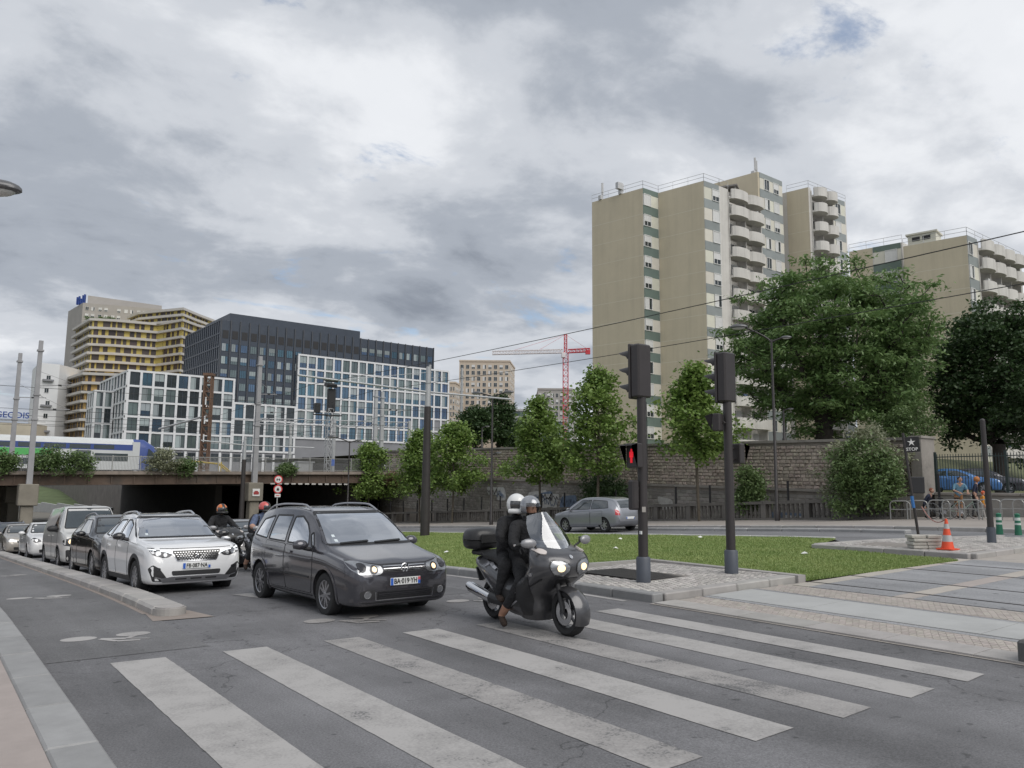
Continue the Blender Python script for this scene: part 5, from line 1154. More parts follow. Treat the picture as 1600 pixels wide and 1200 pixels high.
for sg, ax in ((-1, 'N'), (1, 'P')):
    for dr in ([(1.40, .96), (1.36, .62), (1.42, .30), (2.40, .30), (2.50, .62), (2.50, 1.02), (2.0, 1.0)], [(2.52, 1.02), (2.52, .62), (2.42, .30), (3.05, .30), (3.18, .50), (3.36, .72), (3.38, 1.05)]):
        d_ = tou.patch('door', dr, ax, G1, .004, .09, .05); tou.strip('door_seam', dr, ax, SEAL, .010, .0045, True, rnd=.05, parent=d_)
        xm = max(p[0] for p in dr)-.2; tou.strip('door_handle', [(xm-.10, .90), (xm+.08, .91)], ax, G1, .035, .03, parent=d_, thick=.0)
        tou.strip('rub_strip', [(min(p[0] for p in dr)+.12, .545), (xm+.1, .56)], ax, PLAST, .03, .012, parent=d_)
    for x in AX: tou.strip('wheel_arch', [(x+(RW+.075)*math.cos(a), RW+(RW+.075)*math.sin(a)) for a in np.linspace(R(195), R(-15), 22)], ax, G1, .045, .012)
    tou.strip('sill', [(1.32, .235), (3.2, .24)], ax, PLAST, .07, .008)
tou.mirror(1.55, 1.04, 1.02, G1, 1.05); tou.rails(2.0, 4.0, .60)
for sg in (-1, 1):
    hl = mirx([(.37, .695), (.44, .655), (.74, .665), (.83, .74), (.845, .85), (.72, .86), (.52, .80), (.39, .775)], sg); h_ = tou.patch('headlight', hl, 'F', LENS, .006, .05, .03)
    for y, z, r_, m in ((.52, .73, .062, LENSD), (.69, .765, .062, LENSD)):
        tou.patch('lamp', [(sg*y+r_*math.cos(a), z+r_*math.sin(a)) for a in np.linspace(0, 2*math.pi, 17)[:-1]], 'F', m, .012, .05, 0, h_)
    tou.patch('bulb', [(sg*.515+.036*math.cos(a), .733+.036*math.sin(a)) for a in np.linspace(0, 2*math.pi, 13)[:-1]], 'F', LIT, .016, .05, 0, h_)
    fg = tou.patch('fog_recess', mirx([(.50, .30), (.72, .32), (.75, .42), (.60, .46), (.50, .45)], sg), 'F', PLAST, .004, .06, .03)
    tou.patch('fog_lamp', [(sg*.625+.05*math.cos(a), .38+.05*math.sin(a)) for a in np.linspace(0, 2*math.pi, 15)[:-1]], 'F', LENS, .010, .05, 0, fg); tou.strip('chrome_ring', [(sg*.625+.052*math.cos(a), .38+.052*math.sin(a)) for a in np.linspace(0, 2*math.pi, 15)[:-1]], 'F', CHROME, .010, .012, True, fg)
g_ = tou.patch('grille', [(-.37, .685), (.37, .685), (.385, .785), (-.385, .785)], 'F', PLAST, .004, .07, .02)
for z in (.705, .735, .768): tou.strip('grille_bar', [(-.36, z), (.36, z)], 'F', CHROME, .009, .014, parent=g_)
lg = tou.patch('lower_grille', [(-.48, .29), (.48, .29), (.50, .42), (-.50, .42)], 'F', PLAST, .004, .07, .03)
for k in range(5): tou.strip('grille_slat', [(-.46, .305+k*.026), (.46, .305+k*.026)], 'F', LENSD, .010, .014, parent=lg)
tou.strip('chrome_trim', [(-.50, .41), (-.485, .292), (.485, .292), (.50, .41)], 'F', CHROME, .010, .012, parent=lg)
tou.strip('bumper_lip', [(-.70, .235), (.70, .235)], 'F', PLAST, .06, .006)
for pts in ([(-.40, .800), (.40, .800)], [(-.80, .865), (-.40, .800)], [(.80, .865), (.40, .800)]): tou.strip('bonnet_seam', pts, 'F', SEAL, .010, .002)
tou.plate(.545, 'BA·019·YH', red=True)
def vw_badge(car, z, r_=.062, off=.02):
    h, n, d = car.hit('F', 0, z); mb = MB(); mb.lathe([(r_, 0), (r_, .014), (r_*.86, .018), (r_*.84, 0)], 28, 0, TR(0, h.y-.002, z) @ RX(R(90)), True); mb.lathe([(r_*.86, 0), (r_*.86, .006), (0, .008)], 24, 1, TR(0, h.y-.002, z) @ RX(R(90)))
    def bar(a, b): mb.cyl((a[0]*r_, h.y-off, z+a[1]*r_), (b[0]*r_, h.y-off, z+b[1]*r_), r_*.085, n=6)
    for sg in (-1, 1): bar((sg*.34, .80), (0, .12)); bar((sg*.82, .25), (sg*.36, -.78)); bar((sg*.36, -.78), (0, -.02))
    mb.build('emblem', [CHROME, LENSD], car.root, smooth=50)
vw_badge(tou, .737, .072, .016)
for y, z, w_ in ((-.60, 1.17, .05), (-.60, 1.10, .055)): tou.patch('windscreen_sticker', [(y, z), (y+w_, z), (y+w_, z+.035), (y, z+.035)], 'F', M('sticker', (.6, .66, .68), .5), -.004, .05, 0)
for y in (-.55, .05): tou.strip('wiper', [(y, 1.062), (y+.5, 1.085)], 'F', SEAL, .018, .02, thick=-.005)

# ---------------------------------------------------------------- white SUV
W1 = paint('pearl_white', (.76, .765, .775), .0, .28)
S = dict(L=4.45, hw=.93, paint=W1,
  top=[(0, .66), (.03, .82), (.07, .90), (.14, .945), (.3, .985), (.7, 1.03), (1.15, 1.07), (1.25, 1.10), (1.6, 1.31), (1.95, 1.49), (2.15, 1.56), (2.6, 1.60), (3.2, 1.59), (3.8, 1.53), (4.1, 1.45), (4.25, 1.28), (4.38, 1.0), (4.45, .8)],
  belt=[(0, .62), (.07, .82), (.3, .915), (.7, .965), (1.2, 1.0), (2.2, 1.03), (3.2, 1.06), (4.1, 1.10), (4.38, .92), (4.45, .7)],
  low=[(0, .42), (.04, .29), (.12, .24), (.5, .23), (3.6, .25), (4.2, .3), (4.38, .42), (4.45, .55)],
  wid=[(0, .70), (.03, .79), (.07, .835), (.15, .87), (.3, .895), (.55, .905), (.9, .918), (2.2, .92), (3.5, .922), (4.0, .90), (4.3, .84), (4.45, .7)],
  wtop=[(0, .58), (.07, .72), (.3, .79), (.7, .82), (1.15, .825), (1.25, .81), (1.6, .74), (2.0, .675), (2.6, .665), (3.5, .61), (4.1, .565), (4.38, .64), (4.45, .5)])
suv = Car('suv', 'pearl white SUV with black roof and dark grille in the left lane', S, (4.47, 16.15, zf(4.5, 18)), R(1.5))
AX = (.92, 3.60); RW = .345
sideg = [[(1.75, 1.085), (2.46, 1.10), (2.42, 1.46), (2.2, 1.455), (1.98, 1.36)], [(2.56, 1.10), (3.28, 1.12), (3.20, 1.455), (2.53, 1.465)], [(3.38, 1.125), (3.80, 1.16), (3.66, 1.36), (3.31, 1.435)]]
ws = [(-.765, 1.115), (.765, 1.115), (.61, 1.50), (-.61, 1.50)]
suv.cut((1.40, 3.95), sideg, (ws, .9, 2.35), AX, RW); suv.wheels(AX, RW, .905, .225, 5, ALLOY, 1); suv.cabin(2.1, .6, 1.45, 1.33)
suv.patch('windscreen', ws, 'F', GLASS, -.006, .09, .05); suv.strip('windscreen_seal', [(-.78, 1.10), (.78, 1.10), (.625, 1.515), (-.625, 1.515)], 'F', SEAL, .035, .002, True, rnd=.05); sides(suv, sideg, (GLASS, GLASS_T, GLASS_T))
suv.patch('roof', [(2.12, -.60), (3.9, -.56), (3.9, .56), (2.12, .60)], 'T', paint('gloss_black', (.012, .012, .013), 0, .2), .004, .12, .06)
for sg, ax in ((-1, 'N'), (1, 'P')):
    suv.strip('window_trim', [(1.62, 1.30), (1.95, 1.475), (2.5, 1.52), (3.3, 1.50), (3.8, 1.36)], ax, CHROME, .018, .006)
    for dr in ([(1.52, 1.0), (1.48, .65), (1.52, .36), (2.42, .36), (2.50, .65), (2.50, 1.05)], [(2.52, 1.05), (2.52, .65), (2.44, .36), (3.05, .36), (3.16, .58), (3.36, .78), (3.38, 1.09)]):
        d_ = suv.patch('door', dr, ax, W1, .004, .09, .05); suv.strip('door_seam', dr, ax, SEAL, .010, .0045, True, rnd=.05, parent=d_); xm = max(p[0] for p in dr)-.2; suv.strip('door_handle', [(xm-.1, .93), (xm+.08, .94)], ax, W1, .035, .03, parent=d_, thick=0)
    for x in AX: suv.strip('arch_cladding', [(x+(RW+.085)*math.cos(a), RW+(RW+.085)*math.sin(a)) for a in np.linspace(R(200), R(-20), 22)], ax, PLAST, .075, .012)
    suv.strip('sill_cladding', [(1.38, .30), (3.14, .31)], ax, PLAST, .15, .010); suv.strip('sill_chrome', [(1.5, .385), (3.05, .395)], ax, CHROME, .02, .014)
for sg in (-1, 1):
    hl = suv.patch('headlight', mirx([(.44, .80), (.52, .745), (.62, .74), (.80, .80), (.845, .885), (.70, .885), (.50, .835)], sg), 'F', LENSD, .006, .05, .02)
    suv.strip('light_signature', [(sg*.44, .80), (sg*.56, .845), (sg*.82, .895)], 'F', LITW, .010, .012, parent=hl); suv.patch('lamp', [(sg*.70+.05*math.cos(a), .82+.05*math.sin(a)) for a in np.linspace(0, 6.283, 15)[:-1]], 'F', LENS, .012, .05, 0, hl); suv.patch('lamp', [(sg*.58+.035*math.cos(a), .79+.035*math.sin(a)) for a in np.linspace(0, 6.283, 13)[:-1]], 'F', LENS, .012, .05, 0, hl)
    fr = suv.patch('air_intake', mirx([(.49, .30), (.78, .31), (.86, .55), (.79, .62), (.68, .55), (.58, .42)], sg), 'F', PLAST, .004, .06, .03)
    suv.strip('intake_trim', [(sg*.61, .35), (sg*.75, .395)], 'F', CHROME, .016, .012, parent=fr); suv.patch('fog_lamp', [(sg*.70+.045*math.cos(a), .535+.028*math.sin(a)) for a in np.linspace(0, 6.283, 13)[:-1]], 'F', LENSD, .012, .05, 0, fr)
g_ = suv.patch('grille', [(-.36, .665), (.36, .665), (.47, .86), (-.47, .86)], 'F', M('grille_black', (.01, .01, .01), .3), .006, .06, .05)
for r_ in range(5):
    for k in range(-8, 9):
        y = k*.05+(r_ % 2)*.025; z = .69+r_*.034
        if abs(y) < .33+r_*.022 and (abs(y) > .05 or not .71 < z < .82): suv.strip('grille_stud', [(y-.014, z), (y+.014, z)], 'F', CHROME, .010, .012, parent=g_)
suv.strip('grille_surround', [(-.46, .85), (-.365, .67), (.365, .67), (.46, .85)], 'F', CHROME, .014, .010)
h, _, _ = suv.hit('F', 0, .77); mb = MB()          # rampant-animal emblem reduced to a small chrome relief
for a, b in (((-.03, -.04), (.0, .0)), ((.02, -.045), (.01, 0)), ((0, 0), (.0, .045)), ((0, .03), (-.035, .02)), ((0, .045), (-.02, .06)), ((.01, 0), (.035, .02))): mb.cyl((a[0], h.y-.018, .77+a[1]), (b[0], h.y-.018, .77+b[1]), .011, .008, 6)
mb.build('emblem', CHROME, suv.root)
suv.patch('lower_grille', [(-.44, .405), (.44, .405), (.46, .49), (-.46, .49)], 'F', PLAST, .006, .06, .03)
sk = suv.patch('skid_plate', [(-.60, .285), (.60, .285), (.66, .355), (.46, .385), (-.46, .385), (-.66, .355)], 'F', ALLOY, .010, .06, .02)
for k in (-.28, 0, .28): suv.patch('skid_slot', [(k-.10, .325), (k+.10, .325), (k+.11, .352), (k-.11, .352)], 'F', PLAST, .014, .06, .01, sk)
suv.plate(.575, 'FB·087·NA'); suv.mirror(1.66, 1.13, 1.05, paint('gloss_black', (.012, .012, .013), 0, .2)); suv.rails(2.15, 3.9, .56, CHROME, .02, .05)
for pts in ([(-.47, .905), (.47, .905)], [(-.84, .925), (-.47, .905)], [(.84, .925), (.47, .905)]): suv.strip('bonnet_seam', pts, 'F', SEAL, .010, .002)
suv.patch('windscreen_sticker', [(-.62, 1.15), (-.57, 1.15), (-.57, 1.19), (-.62, 1.19)], 'F', M('sticker', (.6, .66, .68), .5), -.003, .05, 0)
mb = MB(); mb.cbox((0, 1.98, 1.42), (.2, .05, .06), bev=.015); mb.build('rear_view_mirror', PLAST, suv.root)

# ---------------------------------------------------------------- other cars
def gen_car(name, label, P_, L_, H_, hw, loc, rz=0, hood=.92, wsb=1.05, wst=1.85, rear='hatch', rw=.31, grille=None, lights=None, plate=None, opaque=True, cat='car', tilt=True, roofrail=False, glass_side=None, bumper=None, group=None, rim=ALLOY, wb=(.85, .80)):
    hz = hood; b = hz+.04
    tl = [(0, .60), (.04, hz-.18), (.10, hz-.10), (.22, hz-.04), (.55, hz+.03), (wsb, hz+.12), ((wsb+wst)/2, (hz+.12+H_-.07)/2+.025), (wst, H_-.065), (wst+.25, H_-.015), (wst+.8, H_)]
    tl += [(L_-1.0, H_-.04), (L_-.5, H_-.13), (L_-.2, H_-.36), (L_-.06, hz+.08), (L_, .72)] if rear == 'hatch' else [(L_-.5, H_-.02), (L_-.12, H_-.07), (L_-.05, H_-.3), (L_, .7)] if rear == 'van' else [(L_-1.5, H_-.05), (L_-1.0, H_-.2), (L_-.55, hz+.14), (L_-.1, hz+.1), (L_, .75)]
    S = dict(L=L_, hw=hw, paint=P_, top=tl, belt=[(0, .55), (.08, hz-.14), (.3, hz-.05), (wsb, hz+.03), (L_*.6, hz+.08), (L_-.35, hz+.11), (L_-.06, hz-.05), (L_, .62)],
             low=[(0, .38), (.05, .25), (.14, .20), (L_-.4, .22), (L_-.1, .34), (L_, .48)], wid=[(0, .72*hw), (.03, .83*hw), (.09, .905*hw), (.2, .95*hw), (.5, .985*hw), (1, hw), (L_-.9, hw), (L_-.4, .96*hw), (L_-.15, .9*hw), (L_, .74*hw)],
             wtop=[(0, .6*hw), (.1, .78*hw), (.4, .86*hw), (wsb, .88*hw), (wst, .73*hw), (wst+.6, .70*hw), (L_-.6, .66*hw), (L_-.1, .68*hw), (L_, .5*hw)])
    c = Car(name, label, S, loc, rz, cat, group, tilt); AX = (wb[0], L_-wb[1]); c.cut(None, (), None, AX, rw); c.wheels(AX, rw, hw-.02, .2, 7, rim, 0)
    zb = S['belt'][3][1]; gy = hw*.82; g2 = hw*.66
    wsp = [(-gy, hz+.15), (gy, hz+.15), (g2, H_-.10), (-g2, H_-.10)]; c.patch('windscreen', wsp, 'F', OGLASS, .003, .1, .05); c.strip('windscreen_seal', wsp, 'F', SEAL, .03, .004, True, rnd=.05)
    xa = wsb+.45; xe = L_-(.55 if rear != 'van' else 1.9); xm = (xa+.2+xe)/2; zt = H_-.14
    for sg, ax in ((-1, 'N'), (1, 'P')):
        for pl in ([(xa-.05, hz+.13), (xm-.04, hz+.14), (xm-.04, zt), (wst+.12, zt-.01)], [(xm+.04, hz+.14), (xe, hz+.17), (xe-.22, zt-.07), (xm+.04, zt)])[:1 if rear == 'van' else 2]:
            c.patch('side_window', pl, ax, OGLASS, .003, .1, .04); c.strip('window_seal', pl, ax, SEAL, .022, .005, True, rnd=.04)
        for x0, x1 in ((xa-.1, xm), (xm+.02, xm+.85)):
            dr = [(x0, hz), (x0-.02, .34), (x1-.06, .34), (x1, hz+.05)]; d_ = c.patch('door', dr, ax, P_, .003, .12, .05); c.strip('door_seam', dr, ax, SEAL, .010, .004, True, rnd=.05, parent=d_); c.strip('door_handle', [(x1-.25, hz-.08), (x1-.1, hz-.075)], ax, P_, .03, .025, parent=d_, thick=0)
        for x in AX: c.strip('wheel_arch', [(x+(rw+.07)*math.cos(a), rw+(rw+.07)*math.sin(a)) for a in np.linspace(R(190), R(-10), 16)], ax, P_ if bumper is None else bumper, .04, .008)
    for sg in (-1, 1):
        hl = lights or [(.40, hz-.25), (.78, hz-.24), (.86, hz-.12), (.66, hz-.10), (.42, hz-.17)]
        q = c.patch('headlight', mirx([(a*hw/.9, b) for a, b in hl], sg), 'F', LENS if lights is None else LENSD, .006, .06, .03)
        cy = sum(a for a, b in hl)/len(hl)*hw/.9; cz = sum(b for a, b in hl)/len(hl); c.patch('lamp', [(sg*cy+.05*math.cos(a), cz+.05*math.sin(a)) for a in np.linspace(0, 6.283, 13)[:-1]], 'F', CHROME, .012, .06, 0, q)
    c.patch('grille', grille or [(-.38, hz-.30), (.38, hz-.30), (.40, hz-.20), (-.40, hz-.20)], 'F', PLAST, .006, .08, .03); c.patch('lower_grille', [(-.5, .28), (.5, .28), (.52, .40), (-.52, .40)], 'F', PLAST, .005, .08, .03)
    if bumper: c.patch('bumper', [(-.8, .24), (.8, .24), (.83, .60), (-.83, .60)], 'F', bumper, .008, .08, .05)
    c.plate(.50 if not plate else plate[1], plate[0] if plate else ''); c.mirror(xa+.02, hz+.14, hw+.12, P_ if bumper is None else PLAST, .95 if rear != 'van' else 1.35)
    if roofrail: c.rails(wst+.2, L_-.6, hw*.62)
    # rear end
    c.patch('rear_window', [(-.52, hz+.14), (.52, hz+.14), (.46, H_-.22), (-.46, H_-.22)], 'B', OGLASS, .004, .1, .05)
    for sg in (-1, 1): c.patch('tail_light', mirx([(.60*hw/.9, hz-.18), (.80*hw/.9, hz-.16), (.78*hw/.9, hz+.10), (.62*hw/.9, hz+.04)], sg), 'B', REDL, .006, .08, .03)
    return c
BK = paint('black_metallic', (.006, .006, .008), .1, .2)
blk = gen_car('suv', 'black SUV with lit white daytime lamps behind the white SUV', BK, 4.5, 1.64, .92, (4.66, 22.2, zf(4.5, 24)), R(1), hood=.99, wsb=1.15, wst=1.98, rw=.35, roofrail=True, lights=[(.42, .80), (.52, .72), (.82, .73), (.87, .86), (.66, .88)])
for sg in (-1, 1): blk.strip('daytime_lamp', [(sg*.80, .855), (sg*.79, .745), (sg*.50, .735)], 'F', LITW, .022, .018)
vw_badge(blk, .76, .06, .016)
VW_ = paint('van_pale_silver', (.55, .545, .53), .1, .35)
van = gen_car('van', 'pale panel van with dark lower bumper and lit headlights in the left lane', VW_, 4.85, 2.02, .95, (4.78, 28.8, zf(4.8, 31)), R(1), hood=1.12, wsb=.75, wst=1.55, rear='van', rw=.33, bumper=PLAST, cat='van', lights=[(.42, .74), (.62, .69), (.84, .74), (.86, .90), (.62, 1.0), (.45, .88)], grille=[(-.40, .72), (.40, .72), (.40, .80), (-.40, .80)], wb=(.9, 1.0))
for sg in (-1, 1): van.patch('bulb', [(sg*.65+.12*math.cos(a), .85+.085*math.sin(a)) for a in np.linspace(0, 6.283, 13)[:-1]], 'F', LIT, .02, .06, 0)
gen_car('hatchback', 'small white hatchback behind the pale van', paint('plain_white', (.66, .66, .66), 0, .3), 4.0, 1.48, .86, (4.6, 36.6, zf(4.6, 38)), R(1), hood=.90, lights=[(.46, .70), (.70, .66), (.84, .80), (.72, .86), (.52, .78)])
gen_car('sedan', 'champagne coloured car at the tail of the queue under the bridge approach', paint('champagne', (.36, .335, .30), .35, .35), 4.3, 1.46, .87, (4.3, 43.0, zf(4.3, 45)), R(1), hood=.88, rear='saloon')
gen_car('estate_car', 'dark blue estate car with roof rails last in the queue', paint('dark_blue', (.03, .04, .075), .4, .3), 4.5, 1.55, .89, (4.4, 49.5, zf(4.4, 51)), R(1), hood=.90, roofrail=True)
aud = gen_car('sedan', 'black saloon with silver framed grille hidden behind the dark grey people carrier', BK, 4.7, 1.46, .92, (8.15, 22.6, zf(8.1, 25)), R(1), hood=.93, wsb=1.25, wst=2.05, rear='saloon', rw=.33, plate=('', .58), grille=[(-.40, .40), (.40, .40), (.48, .80), (-.48, .80)], lights=[(.56, .70), (.80, .69), (.86, .79), (.60, .82)])
aud.strip('grille_frame', [(-.40, .38), (.40, .38), (.49, .81), (-.49, .81)], 'F', CHROME, .03, .014, True, rnd=.05)
GS = paint('silver_grey', (.30, .31, .34), .5, .32)
cit = gen_car('people_carrier', 'silver grey people carrier on the far road behind the signal post', GS, 4.55, 1.63, .92, (26.55, 31.0, zf(26.5, 29)), math.pi, hood=.93, wsb=.95, wst=1.95, rw=.33, wb=(.95, .85), plate=('', .5), tilt=False)
l, r = lay(26.6, 29, 0, math.pi); cit.root.rotation_euler = r; cit.root.location = (26.55, 31.0, zf(26.55, 31)+.02)
cit.plate(.62, '', axis='B')
q = depth(1567, 774, 44); bl = gen_car('coupe', 'bright blue car parked behind the railing in the car park', paint('bright_blue', (.07, .20, .46), .3, .3), 4.0, 1.42, .86, (q.x, q.y, 1.75), R(22), hood=.86, wsb=1.1, wst=2.0, tilt=False)
q = depth(1640, 772, 44); gen_car('hatchback', 'dark grey car parked beyond the blue car', paint('dark_grey_metallic', (.085, .08, .09)), 4.2, 1.5, .87, (q.x+1, q.y+1.5, 1.75), R(22), tilt=False)
q = depth(1588, 780, 39.6); gen_car('hatchback', 'dark red car nose by the low wall in the car park', paint('dark_red', (.22, .02, .02), .2, .3), 4.0, 1.35, .85, (q.x+.4, q.y-.3, 1.75), R(205), hood=.82, tilt=False)
# ================================================================ STREET FURNITURE
POLEM = M('brown_black_paint', (.036, .031, .031), .45, var=.12, scale=4, dirt=.2); SLEEVE = M('blue_grey_sleeve', (.075, .085, .105), .5, var=.1)
LGREY = M('light_grey_steel', (.42, .43, .44), .5, metal=.3, var=.08); CONCP = M('concrete_pole', (.30, .30, .31), .8, var=.15, scale=1.5)
def signal(label, t, s, base):
    root = thing('traffic_light', label, 'traffic light', (t, s, base))
    MB().tube([(0, 0, 0), (0, 0, 3.55)], [.095, .088], 20).build('post', POLEM, root, smooth=40); MB().lathe([(.135, 0), (.135, .44), (.115, .47), (.0, .47)], 20).build('sleeve', SLEEVE, root, smooth=40)
    h = MB(); h.cbox((0, 0, 4.0), (.36, .22, 1.04), bev=.03); h.cbox((0, .14, 4.0), (.40, .06, 1.08), bev=.02); ho = h.build('signal_head', POLEM, root); MB().cyl((0, 0, 3.4), (0, 0, 3.56), .05, n=10).build('bracket', POLEM, ho)
    for k in range(3):
        z = 4.33-k*.33; mb = MB(); n = 18; r_ = .125
        ang = [R(-25)+R(230)*i/(n-1) for i in range(n)]; ln = [.10+.30*max(0, math.sin(a))**.7 for a in ang]
        vs = [(r_*math.cos(a), .17, z+r_*math.sin(a)) for a in ang]+[(r_*math.cos(a)*.97, .17+l_, z+r_*math.sin(a)*.97-.02) for a, l_ in zip(ang, ln)]+[(r_*.92*math.cos(a), .17, z+r_*.92*math.sin(a)) for a in ang]+[(r_*.9*math.cos(a), .17+l_, z+r_*.9*math.sin(a)-.02) for a, l_ in zip(ang, ln)]
        fs = [(i, n+i, n+i+1, i+1) for i in range(n-1)]+[(2*n+i, 2*n+i+1, 3*n+i+1, 3*n+i) for i in range(n-1)]+[(n+i, 3*n+i, 3*n+i+1, n+i+1) for i in range(n-1)]+[(0, 2*n, 3*n, n), (n-1, 2*n-1, 4*n-1, 3*n-1)]
        mb.add(vs, fs); mb.build('visor', POLEM, ho)
        MB().lathe([(.115, 0), (.09, .02), (0, .03)], 20, 0, TR(0, .17, z) @ RX(R(-90))).build('lens', (M('lens_red', (.12, .012, .012), .2), M('lens_amber', (.16, .07, .01), .2), M('lens_green', (.01, .10, .05), .2))[k], ho)
    return root
def ped_box(root, loc, rz, lit=False, w_=.30, h_=.46):
    mb = MB(); mb.cbox((0, 0, 0), (w_, .16, h_), bev=.02); mb.add([(-w_/2, -.08, h_/2), (w_/2, -.08, h_/2), (w_/2, -.24, h_/2-.05), (-w_/2, -.24, h_/2-.05)], [(0, 1, 2, 3), (3, 2, 1, 0)]); mb.add([(-w_/2, -.08, h_/2), (-w_/2, -.24, h_/2-.05), (-w_/2, -.08, -h_/2)], [(0, 1, 2), (2, 1, 0)]); mb.add([(w_/2, -.08, h_/2), (w_/2, -.24, h_/2-.05), (w_/2, -.08, -h_/2)], [(0, 1, 2), (2, 1, 0)])
    o = mb.build('pedestrian_signal', POLEM, root, loc, (0, 0, rz))
    if lit:
        f = MB(); f.ball((0, 0, .115), (.032, .012, .036), 0, 10); f.cbox((0, 0, .03), (.075, .015, .12), bev=.006); f.cbox((-.05, 0, .02), (.022, .015, .13), bev=.005); f.cbox((.05, 0, .02), (.022, .015, .13), bev=.005); f.cbox((-.02, 0, -.09), (.03, .015, .15), bev=.005); f.cbox((.02, 0, -.09), (.03, .015, .15), bev=.005)
        f.v = [(x*.8, y, z*.85) for x, y, z in f.v]; f.build('red_man', M('lit_red', (.85, .015, .03), .4, var=0, emit=.3), o, (0, -.086, 0))
    return o
s1 = signal('signal post beside the iron grating with a lit red pedestrian figure', 11.09, 10.74, zf(11.09, 10.74)+.13)
ped_box(s1, (-.22, -.02, 2.36), R(-90), True); MB().cyl((-.1, 0, 2.36), (0, 0, 2.36), .03, n=8).build('bracket', POLEM, s1)
m_ = MB(); m_.cbox((-.19, .05, 1.62), (.17, .16, .56), bev=.03); m_.cyl((-.12, .03, 1.75), (0, 0, 1.75), .025, n=6); m_.cyl((-.12, .03, 1.5), (0, 0, 1.5), .025, n=6); m_.build('repeater', POLEM, s1)
MB().cbox((-.088, -.03, .92), (.02, .05, .06)).build('sticker', PLATE, s1); MB().cbox((-.05, -.078, 1.35), (.07, .02, .10), rz=-.6).build('sticker', M('old_sticker', (.35, .33, .3), .8), s1); MB().tube([(.07, -.06, 3.4), (.085, -.06, 3.0), (.09, -.05, 2.4), (.06, -.08, 1.9)], .008, 5).build('cable', BLACKM, s1)
s2 = signal('signal post without grating, at the lawn side of the paved island', 13.37, 10.50, zf(13.37, 10.5)+.13)
ped_box(s2, (.26, -.02, 2.42), R(90), False, .28, .42)
for z in (2.3, 2.52): MB().cyl((.2, 0, z), (0, 0, z), .02, n=6).build('bracket', POLEM, s2)
ped_box(s2, (-.24, .06, 3.05), R(-160), False, .26, .36); MB().cyl((-.15, 0, 3.05), (0, 0, 3.05), .025, n=6).build('bracket', POLEM, s2)
def paris_lamp(label, t, s, base, H, arms, name='street_lamp'):
    root = thing(name, label, 'street lamp', (t, s, base)); MB().tube([(0, 0, 0), (0, 0, .5), (0, 0, .55), (0, 0, H)], [.13, .13, .09, .05], 12).build('post', POLEM, root, smooth=40)
    for dx, dy, rise, ln, z0 in arms:
        d = Vector((dx, dy, 0)).normalized(); pts = [Vector((0, 0, z0-.35))+d*ln*q+Vector((0, 0, .1+rise*(q**.75))) for q in np.linspace(0, 1, 9)]
        MB().tube(pts, [.045]*9, 8).build('arm', POLEM, root, smooth=60); e = pts[-1]
        mb = MB(); k = min(1, ln/1.4+.2); mt = TR(*(e+d*.28*k)) @ RZ(math.atan2(d.y, d.x)); mb.ball((0, 0, 0), (.46*k, .26*k, .17*k), 0, 18, None); mb.v = [(x, y, z if z > 0 else z*.35) for x, y, z in mb.v]; mb.v = [tuple(mt @ Vector(q)) for q in mb.v]; lo = mb.build('lamp_head', M('lamp_shell', (.13, .13, .135), .35, metal=.4, var=.05), root, smooth=60)
        g = MB(); g.ball((0, 0, 0), (.36*k, .19*k, .10*k), 0, 14); g.v = [tuple(mt @ Vector((x, y, min(z, 0)-.03*k))) for x, y, z in g.v]; g.build('lamp_glass', M('frosted_glass', (.5, .5, .48), .3, var=0), lo, smooth=60)
    return root
rt = Vector((math.cos(YAW+R(18)), -math.sin(YAW+R(18))))
paris_lamp('tall dark street lamp with curved arm in front of the big tree', 34.2, 24.0, zf(34.2, 24)+.12, 9.1, [(-rt.x, -rt.y, .85, 1.3, 9.2), (rt.x, rt.y, .2, .55, 9.2)])
paris_lamp('dark street lamp standing at the kerb behind the scooter riders', 30.9, 43.8, zf(31, 43.8)+.12, 8.6, [(rt.x, rt.y, .12, .35, 4.9), (rt.x, rt.y, .3, .9, 8.8), (-rt.x, -rt.y, .3, .9, 8.8)])
paris_lamp('street lamp with two short arms in front of the bridge abutment', 31, 66.2, zf(31, 66)+.1, 7.5, [(-.8, .6, .5, 1.3, 7.6), (.8, -.6, .2, .6, 7.6)])
paris_lamp('near street lamp reaching over the left pavement', -1.0, 17.2, zf(0, 17)+.1, 7.0, [(2.1, -1.1, .3, 1.6, 7.1)])
paris_lamp('small street lamp behind the stone wall under the big tree', *(lambda q: (q.x, q.y))(depth(1226, 700, 47)), 4.4, 2.2, [(rt.x, rt.y, .1, .3, 2.4)])
paris_lamp('pale lamp on the terrace behind the stone wall', *(lambda q: (q.x, q.y))(depth(753, 695, 74)), 5.2, 2.2, [(rt.x, rt.y, .1, .4, 2.4)])
# wires and their poles
def ocs(label, t, s, base, H, r0, arms):
    root = thing('overhead_line_pole', label, 'pole', (t, s, base)); MB().tube([(0, 0, 0), (0, 0, H*.76)], [r0, r0*.72], 16).build('lower_shaft', POLEM, root, smooth=40); MB().tube([(0, 0, H*.76), (0, 0, H)], [r0*.62, r0*.5], 14).build('upper_shaft', LGREY, root, smooth=40)
    for z, x0, x1 in arms: MB().tube([(x0, 0, z+.25), (0, 0, z), (x1, 0, z+.0)], .05, 8).build('arm', LGREY, root); MB().tube([(x0*.7, 0, z+.2), (0, 0, H-.3)], .015, 5).build('stay', LGREY, root)
    return root
ocs('thick tapered overhead line pole at the edge of the lawn', 21.4, 36.3, zf(21.4, 36.3), 8.9, .25, [(7.55, -7.2, 5.5)])
ocs('slim overhead line pole in front of the bridge pier', 21.4, 65.6, zf(21.4, 65.6), 7.8, .22, [(7.1, -3.5, 6)])
